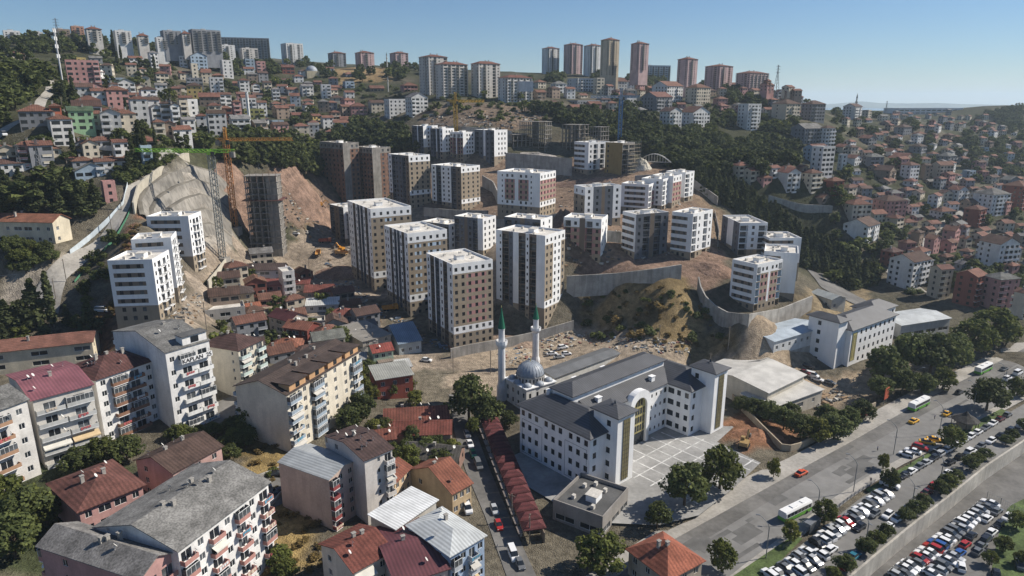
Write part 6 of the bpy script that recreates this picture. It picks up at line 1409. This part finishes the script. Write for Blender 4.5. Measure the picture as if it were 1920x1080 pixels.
crane("yellow crane rising behind the four-block row", (855,262), 194, 908, 838, (0.55,0.33,0.04), (0.55,0.34,0.05), True, r=.34)
crane("blue crane standing at the gully edge", (1161,275), 186, 1108, 1200, (0.05,0.16,0.34), (0.25,0.33,0.42), True, r=.3)
# ------------------------------------------------------------------ pylons, masts, lamps, poles
def pylon(px, py, top, label, w=5.0):
    p = at(px, py); dd = p[1]*CP+(CAMZ-p[2])*SP; h = (py-top)*dd/FPX
    t = thing("electricity_pylon", label, "pylon", p, 0.4, "electricity pylons"); b = MB()
    w = h*.16
    for a, c in ((-1,-1),(1,-1),(1,1),(-1,1)): b.bar((a*w/2,c*w/2,-1),(a*.3,c*.3,h*.75),.18)
    for i in range(6):
        z0, z1 = h*.75*i/6, h*.75*(i+1)/6; w0, w1 = w/2+(.3-w/2)*i/6, w/2+(.3-w/2)*(i+1)/6
        b.bar((-w0,-w0,z0),(w1,-w1,z1),.09,0,3); b.bar((w0,-w0,z0),(-w1,-w1,z1),.09,0,3); b.bar((-w0,-w0,z0),(-w1,w1,z1),.09,0,3)
    lattice(b, (0,0,h*.75), (0,0,h), .6, 1.5, .1); b.build("mast", "steel", t, color=(0.16,0.17,0.18))
    for z in (.72,.83,.93):
        c = MB(); c.bar((-h*.11,0,h*z),(h*.11,0,h*z),.14); c.bar((-h*.11,0,h*z),(0,0,h*z+1),.08); c.bar((h*.11,0,h*z),(0,0,h*z+1),.08); c.build("cross_arm", "steel", t, color=(0.16,0.17,0.18))
pylon(1455,172,124,"electricity pylon on the skyline beside the pink blocks"); pylon(1660,216,190,"electricity pylon on the far right slope"); pylon(111,82,37,"electricity pylon on the left skyline"); pylon(75,315,262,"lattice mast among the left houses"); pylon(38,318,272,"shorter lattice mast at the left edge")
def pole(px, py, h, label, r=.14, arm=True, name="utility_pole", cat="pole", col=(0.2,0.17,0.14), group="utility poles"):
    t = thing(name, label, cat, at(px, py), tg.uniform(0, 3), group)
    b = MB(); b.tube([(0,0,-1),(0,0,h)], [r], 0, 6); b.build("shaft", "steel", t, color=col)
    if arm: b = MB(); b.bar((-.9,0,h-.5),(.9,0,h-.5),.07); b.build("cross_arm", "steel", t, color=col)
    return t
for px, py, h in ((388,622,11),(450,560,9),(125,530,9),(210,435,9),(105,562,8),(228,395,8),(780,760,9),(850,700,9),(1235,650,9),(1365,655,9),(920,700,9),(1330,700,8),(1600,505,8),(1690,450,8),(580,510,9),(585,540,9),(700,660,8),(42,235,7),(118,210,7),(960,980,8),(993,1020,8),(1008,830,8)):
    pole(px, py, h, "wooden utility pole with cross arm")
t = pole(121,176,34,"tall white telecom mast beside the uphill road", .45, False, "telecom_mast", "mast", (0.55,0.55,0.55), None)
for z in (33,29,25,20):
    b = MB(); b.box(-1.0,-.5,-.25,.25,z-1.3,z+.6); b.box(.5,.9,-.25,.25,z-1.3,z+.6); b.build("antenna", "frame_white", t)
t = pole(470,252,24,"white monopole mast in front of the olive wall", .9, False, "telecom_mast", "mast", (0.6,0.6,0.58), None)
b = MB(); b.box(-1.6,1.6,-.4,.4,21,23.6); b.build("antenna", "frame_white", t)
def lamp(px, py, z, h, label, rot=2.9, two=False):
    t = thing("street_lamp", label, "street lamp", on_z(px, py, z), rot, "street lamps"); b = MB()
    pts = [(0,0,0),(0,0,h*.72)]+[(2.3*math.sin(a)**1.6, 0, h*.72+h*.26*math.sin(a*1.0)) for a in np.linspace(.3, 1.5, 5)]
    b.tube(pts, [.11,.08,.07,.06,.06,.05], 0, 6); b.build("post", "lamp_grey", t)
    e = pts[-1]; b = MB(); b.box(e[0]-.1, e[0]+.8, -.16, .16, e[2]-.08, e[2]+.06); b.build("lamp_head", "lamp_grey", t)
    if two: b = MB(); b.box(-.8,.1,-.16,.16,h*.7,h*.7+.12); b.build("lamp_head", "lamp_grey", t)
for px, py, w in ((1600,922,"beside the island fence"),(1675,852,"at the taxi rank"),(1761,812,"beside the kiosk"),(1824,771,"under the broad tree"),(1530,975,"beside the bus shelter"),(1436,1046,"at the street's lower end"),(1880,735,"at the far junction")): lamp(px, py, .13, 11, "curved street lamp "+w)
for px, py, w in ((1708,956,"in the middle of the upper car park"),(1622,1026,"at the near end of the upper car park"),(1762,905,"by the car park wall bushes")): lamp(px, py, .04, 9, "straight lamp "+w, 2.2, True)
for px, py, w in ((1708,735,"on the far pavement"),(1800,690,"near the furthest bus")): lamp(px, py, .13, 10, "curved street lamp "+w, -.4)
# ------------------------------------------------------------------ kiosk, shelter, fences, lawns
kp = on_z(1808, 800, .13); k = thing("kiosk", "round kiosk with dark pointed roof on the lawn", "kiosk", kp, .3)
b = MB(); b.lathe([(2.3,0),(2.3,2.6)], 8); b.build("wall", "accent", k, color=(0.33,0.27,0.2)); b = MB(); b.lathe([(4.0,2.4),(4.05,2.6),(1.2,4.2),(.0,5.4)], 8); b.build("roof", "shingle_roof", k, color=(0.07,0.065,0.06))
for i in range(8):
    a = i*math.pi/4; b = MB(); b.bar((3.6*math.cos(a),3.6*math.sin(a),0),(3.6*math.cos(a),3.6*math.sin(a),2.6),.1); b.build("post", "bark", k)
sp_ = on_z(1522, 992, .13); s = thing("bus_shelter", "glass bus shelter behind the nearest bus", "bus shelter", sp_, heading((1522,992),(1582,950)))
b = MB(); b.box(-2.5,2.5,-.8,.9,2.4,2.55); b.build("roof", "lamp_grey", s); b = MB(); b.box(-2.4,2.4,-.8,-.75,.2,2.2); b.build("back_glass", "curtain_glass", s)
for x in (-2.3,0,2.3): b = MB(); b.box(x-.05,x+.05,-.74,-.64,0,2.4); b.build("post", "lamp_grey", s)
b = MB(); b.box(-1.8,1.8,-.6,-.2,.42,.5); b.build("bench", "bark", s)
def fence(label, la, z, h=1.1, step=2.0):
    P = resample([on_z(*p, z) for p in la], 60); o = P[0]; t = thing("fence", label, "fence", o); L = np.concatenate([[0], np.cumsum(np.hypot(*np.diff(P[:, :2], axis=0).T))])
    n = int(L[-1]/step); pm_ = MB(); pm_.box(-.05,.05,-.05,.05,0,h); pm_ = pm_.mesh("post", ["rail_metal"])
    Q = resample(P, n+1)
    for i in range(n+1): put("post", pm_, t, tuple(Q[i]-o))
    for i in range(n):
        a, c = Q[i]-o, Q[i+1]-o; b = MB()
        for zz in (.35,.7,h-.05): b.bar((a[0],a[1],zz),(c[0],c[1],zz),.03)
        for q in range(1, 6):
            x = a+(c-a)*q/6; b.bar((x[0],x[1],.3),(x[0],x[1],h-.05),.02,0,3)
        b.build("railing", "rail_metal", t)
fence("metal railing between the street and the car park", [(1468,1030),(1530,985),(1600,930),(1640,905)], .13)
fence("dark wire fence across the end of the lower car park", [(1850,935),(1880,950),(1925,975)], -4, 2.2, 3)
def road_fence(label, pts, h, col):
    P = resample([at(*p) for p in pts], 40); o = P[0]; t = thing("fence", label, "fence", o)
    for i in range(39):
        a, c = P[i]-o, P[i+1]-o; b = MB(); d = (c-a)/np.hypot(*(c-a)[:2]); n_ = np.array([-d[1], d[0], 0])*.04
        q0, q1, q2, q3 = a-n_, c-n_, c+n_, a+n_
        for s0, s1 in ((q0,q1),(q2,q3)): b.quad((s0[0],s0[1],s0[2]-.3),(s1[0],s1[1],s1[2]-.3),(s1[0],s1[1],s1[2]+h),(s0[0],s0[1],s0[2]+h))
        b.quad((q0[0],q0[1],q0[2]+h),(q1[0],q1[1],q1[2]+h),(q2[0],q2[1],q2[2]+h),(q3[0],q3[1],q3[2]+h)); b.build("panel", "accent", t, color=col)
road_fence("pale blue sheet fence along the left road", [(132,478),(170,448),(205,415),(232,385),(240,350)], 2.0, (0.52,0.58,0.62))
road_fence("green netting fence along the excavation edge", [(140,530),(175,490),(215,450),(238,410),(246,392)], 0.9, (0.07,0.20,0.12))
road_fence("white hoarding along the site's right edge", [(1340,400),(1348,440),(1345,470)], 2.0, (0.55,0.55,0.53))
sheet("lawn", [(1782,822),(1830,790),(1878,766)], [(1800,826),(1850,800),(1890,772)], "grass_lawn", z=.16, n=20, m=3)
sheet("lawn", [(1360,1090),(1430,1042),(1490,1002)], [(1395,1110),(1455,1060),(1505,1010)], "grass_lawn", z=.16, n=20, m=3)
sheet("lawn", [(1850,1120),(1870,1010),(1890,950),(1930,930)], [(1990,1120),(1990,1020),(1990,960),(1990,920)], "grass_lawn", z=-3.95, n=20, m=4)
sheet("lawn", [(1622,918),(1700,872),(1740,850)], [(1632,924),(1710,880),(1750,854)], "grass_lawn", z=.16, n=20, m=2)
# ------------------------------------------------------------------ earth mounds and rubble on the site
def mound(label, px, py, rx, ry, h, col, seed=0):
    p = at(px, py); n = 22; b = MB(); g = np.random.RandomState(seed)
    for i in range(n+1):
        for j in range(n+1):
            u, v = i/n*2-1, j/n*2-1; r = math.hypot(u, v)
            nz_ = float(vnoise(np.array(u*3.1+seed*7.), np.array(v*3.1), .7, seed))*.5+float(vnoise(np.array(u*9.+seed*7.), np.array(v*9.), .7, seed))*.25
            z = h*max(0, 1-r**1.3)*(0.6+.7*nz_)+float(H(p[0]+u*rx, p[1]+v*ry))-p[2]+g.uniform(-.12,.12)*h*.25-.25-(1.2 if r > .97 else 0)
            b.v.append((u*rx, v*ry, z))
    for i in range(n):
        for j in range(n): k = i*(n+1)+j; b.f.append((k, k+n+1, k+n+2, k+1)); b.m.append(0)
    tag(b.build("earth_mound", "earth", None, p, color=col), label, "earth mound", "earth mounds on the site")
RED, TAN = (0.235,0.155,0.115), (0.30,0.245,0.19)
mound("large reddish earth mound below the wood beside the brick tower", 568,368,20,14,9,RED,1); mound("red earth pile beside the tan tipper trucks", 640,515,15,9,5,RED,2); mound("tan earth pile under the green crane", 470,490,9,6,4,TAN,3)
mound("red earth heap behind the dark tower frame", 452,372,12,14,7,RED,4); mound("rubble heap beside the leftmost tower", 680,470,9,5,3,(0.2,0.15,0.11),5); mound("red rubble along the terrace under the lone tower", 1090,402,16,6,4,RED,6); mound("red earth bank left of the long white block", 1055,420,7,7,9,RED,7)
mound("dug red earth beside the school yard", 1420,815,9,5,2.2,(0.26,0.13,0.075),8); mound("grey rubble on the upper terrace by the frames", 1010,292,14,4,2.5,(0.34,0.31,0.28),9); mound("earth bank along the upper terrace edge", 1090,345,26,5,3.5,RED,10); mound("light rubble beside the middle white block", 385,545,8,6,2.5,TAN,11)
mound("earth heap in front of the corner block", 1340,505,10,6,3.0,RED,12); mound("pale jagged rock face beside the scaffolded block", 1200,318,8,5,9,(0.50,0.46,0.38),13); mound("rubble along the foot of the wall behind the mosque", 960,640,14,4,2.0,(0.27,0.20,0.15),14)
def rubble(label, poly, n, s0, s1, cols, name="rubble"):
    P = np.array(poly, float); x0, y0 = P.min(0); x1, y1 = P.max(0); b = MB(); c = 0
    mats = []
    for q in range(n*6):
        if c >= n: break
        px, py = tg.uniform(x0, x1), tg.uniform(y0, y1)
        if not inside(P, np.array(px), np.array(py)): continue
        p = at(px, py); s = tg.uniform(s0, s1); a = tg.uniform(0, 3); l = s*tg.uniform(.6, 2.2); hh = s*tg.uniform(.3, .9); ca_, sa = math.cos(a), math.sin(a)
        pts = [(p[0]+x*ca_-y*sa, p[1]+x*sa+y*ca_) for x, y in ((-l,-s*.7),(l,-s*.5),(l*.8,s*.7),(-l*.9,s*.6))]
        b.prism(pts, p[2]-.3, p[2]+hh, tg.randrange(len(cols))); c += 1
    names = []
    for i, col in enumerate(cols):
        nm = "debris_%s_%d" % (name, i)
        if nm not in MATS: pmat(nm, col, .9, .3, 1.0)
        names.append(nm)
    stuff(b.build(name, names), label)
rubble("scrap metal, timber and wrecked cars in the yard below the mound", [(930,665),(1060,622),(1130,625),(1290,640),(1300,665),(1200,660),(1090,645),(960,690)], 340, .2, .6, [(0.42,0.40,0.36),(0.27,0.19,0.12),(0.10,0.10,0.10),(0.16,0.21,0.28),(0.22,0.10,0.085),(0.5,0.48,0.44),(0.3,0.26,0.2)])
rubble("building debris strewn below the left white blocks", [(310,600),(350,570),(400,500),(420,520),(370,590),(340,640)], 160, .25, .7, [(0.45,0.41,0.35),(0.33,0.26,0.19),(0.55,0.53,0.49)])
rubble("building materials strewn round the feet of the towers", [(610,480),(700,560),(850,660),(780,640),(690,600),(600,520)], 220, .3, .9, [(0.42,0.39,0.34),(0.28,0.2,0.14),(0.5,0.5,0.5),(0.14,0.13,0.12)])
rubble("stones and spoil on the terraces of the site", [(800,395),(1040,400),(1060,330),(1180,340),(1340,400),(1350,480),(1060,500),(1040,420),(820,410)], 320, .3, .9, [(0.25,0.16,0.11),(0.36,0.32,0.27),(0.45,0.43,0.4)])
rubble("spoil and materials on the upper terrace", [(500,380),(640,400),(660,470),(600,460),(520,420)], 120, .3, 1.0, [(0.3,0.2,0.14),(0.4,0.37,0.33),(0.5,0.5,0.48)])
rubble("loose stones over the red cut slope behind the dark tower frame", [(430,335),(470,330),(520,370),(600,340),(612,385),(560,402),(480,405),(440,400)], 170, .25, .8, [(0.22,0.15,0.11),(0.3,0.24,0.19),(0.17,0.12,0.09)])
rubble("rubble of cleared houses on the plot below the hilltop towers", [(790,215),(980,206),(1030,215),(950,245),(810,245)], 220, .4, 1.2, [(0.3,0.24,0.2),(0.4,0.36,0.32),(0.2,0.14,0.11)])
rubble("stacked timber and sheets behind the sports hall trees", [(1500,745),(1560,725),(1590,745),(1540,772)], 60, .5, 1.3, [(0.5,0.48,0.43),(0.33,0.23,0.13),(0.2,0.33,0.45)])
# red wreck of a car and blue tarpaulin cabin in the yard, blue water tank on the terrace
t = thing("water_tank", "blue plastic water tank on the terrace below the retaining wall", "water tank", at(966,312)); b = MB(); b.lathe([(1.6,0),(1.6,3.4),(1.2,4.0),(.5,4.3),(0,4.3)], 12); b.build("tank", "steel", t, color=(0.03,0.07,0.42)); b = MB(); b.lathe([(.5,4.3),(.5,4.5),(0,4.5)], 8); b.build("lid", "steel", t, color=(0.03,0.06,0.35))
# scaffolding on the gold clad block
sc = at(1182, 326); t = thing("scaffolding", "steel scaffolding against the gold clad block", "scaffold", sc, math.radians(45)); b = MB()
for i in range(8):
    for y in (0, 1.2): b.bar((-4+i*1.7, y-1.5, 0), (-4+i*1.7, y-1.5, 20), .06)
b.build("standard", "steel", t, color=(0.3,0.3,0.3))
for kz in range(9): b = MB(); b.box(-4,8,-1.5,-.3,kz*2.2+.3,kz*2.2+.38); b.build("deck", "accent", t, color=(0.36,0.3,0.2))
# arched footbridge over the gully
p = at(1195, 312); q = at(1258, 315); v = q-p; L = float(np.hypot(v[0], v[1])); t = thing("arch_bridge", "pale arched truss footbridge over the gully", "bridge", p, math.atan2(v[1], v[0])); b = MB(); b.box(0,L,-1.2,1.2,3.0,3.4); b.build("deck", "concrete", t)
for s in (-1.2, 1.2):
    b = MB(); A = [(L*i/12, s, 3.2+5*math.sin(math.pi*i/12)) for i in range(13)]
    b.tube(A, [.25]*12, 0, 5)
    for i in range(1, 12): b.bar(A[i], (A[i][0], s, 3.2), .1)
    b.build("arch", "steel", t, color=(0.45,0.44,0.40))
# far mosque with pale dome, far minarets
def far_mosque(px, py, d, label):
    p = at(px, py); t = thing("mosque", label, "mosque", p, .5); b = MB(); b.box(-d,d,-d,d,-4,d*.8); b.build("wall", "accent", t, color=(0.55,0.48,0.33)); b = MB(); b.lathe([(d*.95*math.cos(a), d*.8+d*.85*math.sin(a)) for a in np.linspace(0, 1.55, 8)], 14); b.build("dome", "lead_dome", t, smooth=True)
far_mosque(585, 143, 6, "cream hillside mosque with pale dome near the skyline")
def far_minaret(px, py, top, label):
    p = at(px, py); dd = p[1]*CP+(CAMZ-p[2])*SP; h = (py-top)*dd/FPX; t = thing("minaret", label, "minaret", p); b = MB(); r = h*.035
    b.lathe([(r,-5),(r,h*.6),(r*1.7,h*.64),(r*1.7,h*.67),(r*.8,h*.67),(r*.8,h*.8)], 8); b.build("shaft", "accent", t, color=(0.5,0.49,0.46)); b = MB(); b.lathe([(r,h*.8),(0,h)], 8); b.build("spire", "accent", t, color=(0.12,0.15,0.15))
far_minaret(1602,222,176,"lone minaret on the far right skyline"); far_minaret(728,172,142,"white minaret below the hilltop"); far_minaret(86+640,130,99,"thin minaret between the hilltop blocks")
# billboard beside the dark street trees, white sign on the hill
def board(px, py, w, h, z, label, col, yw, z0=None):
    p = at(px, py) if z0 is None else on_z(px, py, z0); t = thing("billboard", label, "billboard", p, math.radians(yw)); b = MB(); b.box(-w/2,w/2,-.1,.1,z,z+h); b.build("panel", "accent", t, color=col)
    for x in (-w*.3, w*.3): b = MB(); b.bar((x,.2,-1),(x,.2,z+h*.8),.12); b.build("post", "lamp_grey", t)
board(1660,755,3.2,4,1.5,"orange red billboard beside the street trees",(0.45,0.10,0.05),40,.13); board(985,193,13,8,9,"white billboard before the hilltop blocks",(0.6,0.6,0.62),5); board(1615,785,8,2.4,.4,"maroon banner wall along the pavement",(0.22,0.06,0.06),33,.13)
# ------------------------------------------------------------------ people
pv = [(0,0,.95),(0,0,1.2),(0,0,1.42),(0,0,1.54),(0,.01,1.68),(.09,0,.9),(.11,.06,.5),(.11,0,.08),(.11,.13,.04),(-.09,0,.9),(-.11,-.08,.5),(-.11,-.16,.1),(-.11,-.04,.05),(.2,0,1.38),(.26,-.06,1.12),(.25,.06,.88),(-.2,0,1.38),(-.26,.06,1.12),(-.25,.16,.9)]
pe = [(0,1),(1,2),(2,3),(3,4),(0,5),(5,6),(6,7),(7,8),(0,9),(9,10),(10,11),(11,12),(2,13),(13,14),(14,15),(2,16),(16,17),(17,18)]
pr = [.15,.14,.15,.06,.105,.1,.075,.05,.04,.1,.075,.05,.04,.065,.05,.038,.065,.05,.038]
me = bpy.data.meshes.new("body"); me.from_pydata(pv, pe, []); po = bpy.data.objects.new("person_template", me); COL.objects.link(po)
po.modifiers.new("skin", 'SKIN'); 
for i, r in enumerate(pr): me.skin_vertices[0].data[i].radius = (r, r*.8)
me.skin_vertices[0].data[0].use_root = True
ss = po.modifiers.new("sub", 'SUBSURF'); ss.levels = 1
bpy.context.view_layer.update(); pm2 = bpy.data.meshes.new_from_object(po.evaluated_get(bpy.context.evaluated_depsgraph_get())); bpy.data.objects.remove(po)
for m_, col in (("skin", (0.42,0.26,0.19)), ("trousers", (0.04,0.045,0.06)), ("hair", (0.03,0.02,0.015))): pmat(m_, col, .8, 0)
pm2.materials.clear()
for m_ in ("cloth", "trousers", "skin", "hair"): pm2.materials.append(MATS[m_])
for f in pm2.polygons:
    c = f.center; f.material_index = 1 if c.z < .95 else (3 if c.z > 1.72 or (c.z > 1.6 and c.y < -.03) else 2 if c.z > 1.5 or (c.z < .96 and abs(c.x) > .2) else 0); f.use_smooth = True
pm2.name = "body"
for px, py, z, c, lab in ((1632,905,.13,(0.05,0.06,0.08),"person in dark clothes on the island pavement"),(1707,872,.13,(0.3,0.08,0.07),"person in red top by the pruned tree"),(1730,862,.13,(0.6,0.6,0.58),"person in white top near the parked line"),(1752,786,.13,(0.08,0.1,0.2),"person in navy crossing by the taxis"),(1885,810,.04,(0.1,0.1,0.1),"person in black between the far parked cars"),(1883,707,.0,(0.2,0.2,0.22),"person in grey at the far junction"),(1650,935,.04,(0.12,0.16,0.12),"person in green among parked cars"),(1645,845,.13,(0.1,0.12,0.25),"person in blue walking on the far pavement")):
    t = thing("person", lab, "person", on_z(px, py, z), tg.uniform(0, 6)); put("body", pm2, t, color=c)
for px, py, c, lab in ((557,455,(0.5,0.25,0.05),"worker in orange on the site track"),(572,458,(0.05,0.06,0.1),"worker in dark clothes on the site track"),(612,1062,(0.35,0.15,0.1),"person on the roof terrace side at the bottom")):
    t = thing("person", lab, "person", at(px, py), tg.uniform(0, 6)); put("body", pm2, t, color=c)
# ------------------------------------------------------------------ far ridge beyond the town
b = MB(); prof = [(1380,200),(1500,199),(1570,194),(1615,190),(1650,193),(1700,194),(1760,193),(1800,195),(1900,197),(2000,199),(2200,202)]
for i, (px, py) in enumerate(prof):
    t_ = on_d(px, py, 9000); b.v += [tuple(t_), (t_[0]*1.12, t_[1]*1.12, t_[2]-30), (t_[0]*.94, t_[1]*.94, 20)]
for i in range(len(prof)-1):
    k = i*3; b.f += [(k, k+3, k+4, k+1), (k+2, k+5, k+3, k)]; b.m += [0, 0]
structure(b.build("hills", "far_hill", smooth=True))
b = MB(); b.quad((-5900,3300,27),(10500,3300,27),(10500,14500,27),(-5900,14500,27)); structure(b.build("sea", "sea_water"))
# repaired patches in the street surface
b = MB()
A_, B_ = resample([on_z(*p, 0) for p in FARK], 90), resample([on_z(*p, 0) for p in NEARK], 90)
for _q in range(26):
    i = tg.randrange(8, 80); f = tg.uniform(.08,.9); c = A_[i]+(B_[i]-A_[i])*f; t_ = (A_[i+1]-A_[i]); t_ /= np.hypot(*t_[:2]); n_ = np.array([-t_[1], t_[0], 0]); l, w = tg.uniform(1,7), tg.uniform(.4,1.4)
    b.quad(*[(*(c+t_*a*l+n_*q*w)[:2], .010+_q*.0012) for a, q in ((-1,-1),(1,-1),(1,1),(-1,1))])
pmat("patch_tar", (0.125,0.122,0.117), .95, .2, .3); stuff(b.build("asphalt_patch", "patch_tar"), "dark repair patches in the street surface")
p = at(1755, 214); building("factory", "long low pale factory on the far plain", "factory", p-np.array([60,0,0]), .1, 110, 40, 2, 4, "d0 "*12, ".0", color=(0.6,0.6,0.6), roof='flat', bake=True, stair=False)
# ------------------------------------------------------------------ air
b = MB(); b.box(-7000, 11000, -80, 15000, -8, 262)
hz = b.build("haze", "rubber"); stuff(hz, "thin blue summer haze over the valley")
m = bpy.data.materials.new("air"); m.use_nodes = True; nt = m.node_tree; nt.nodes.remove(nt.nodes["Principled BSDF"])
pvn = nt.nodes.new("ShaderNodeVolumePrincipled"); pvn.inputs["Color"].default_value = (0.72, 0.87, 1.0, 1); pvn.inputs["Density"].default_value = 0.00010; pvn.inputs["Anisotropy"].default_value = 0.2
nt.links.new(pvn.outputs[0], nt.nodes["Material Output"].inputs["Volume"]); hz.data.materials.clear(); hz.data.materials.append(m)
# ------------------------------------------------------------------ one label for each thing: alike things are told apart by their place
ORD = ["", "leftmost", "second", "third", "fourth", "fifth", "sixth", "seventh", "eighth", "ninth", "tenth", "eleventh", "twelfth", "thirteenth", "fourteenth", "fifteenth", "sixteenth", "seventeenth", "eighteenth", "nineteenth", "twentieth"]
def ordinal(n):
    if n <= 20: return ORD[n]
    t, u = divmod(n, 10)
    if u == 0: return ["", "", "", "thirtieth", "fortieth", "fiftieth", "sixtieth", "seventieth", "eightieth", "ninetieth"][t] if t < 10 else "%dth" % n
    tens = ["", "", "twenty", "thirty", "forty", "fifty", "sixty", "seventy", "eighty", "ninety"]
    return (tens[t] if t < 10 else str(t*10))+"-"+["", "first"][u] if u < 2 else (tens[t] if t < 10 else str(t*10))+"-"+ORD[u]
from collections import defaultdict
by = defaultdict(list)
for o in THINGS: by[o["label"]].append(o)
for lab, os_ in by.items():
    if len(os_) > 1:
        os_.sort(key=lambda o: pix(tuple(o.location))[0])
        for i, o in enumerate(os_):
            o["label"] = lab+(", leftmost" if i == 0 else ", %s from left" % ordinal(i+1))
            if "group" not in o.keys(): o["group"] = lab
print("things", len(THINGS), "script %.1fs" % (time.time()-T0))
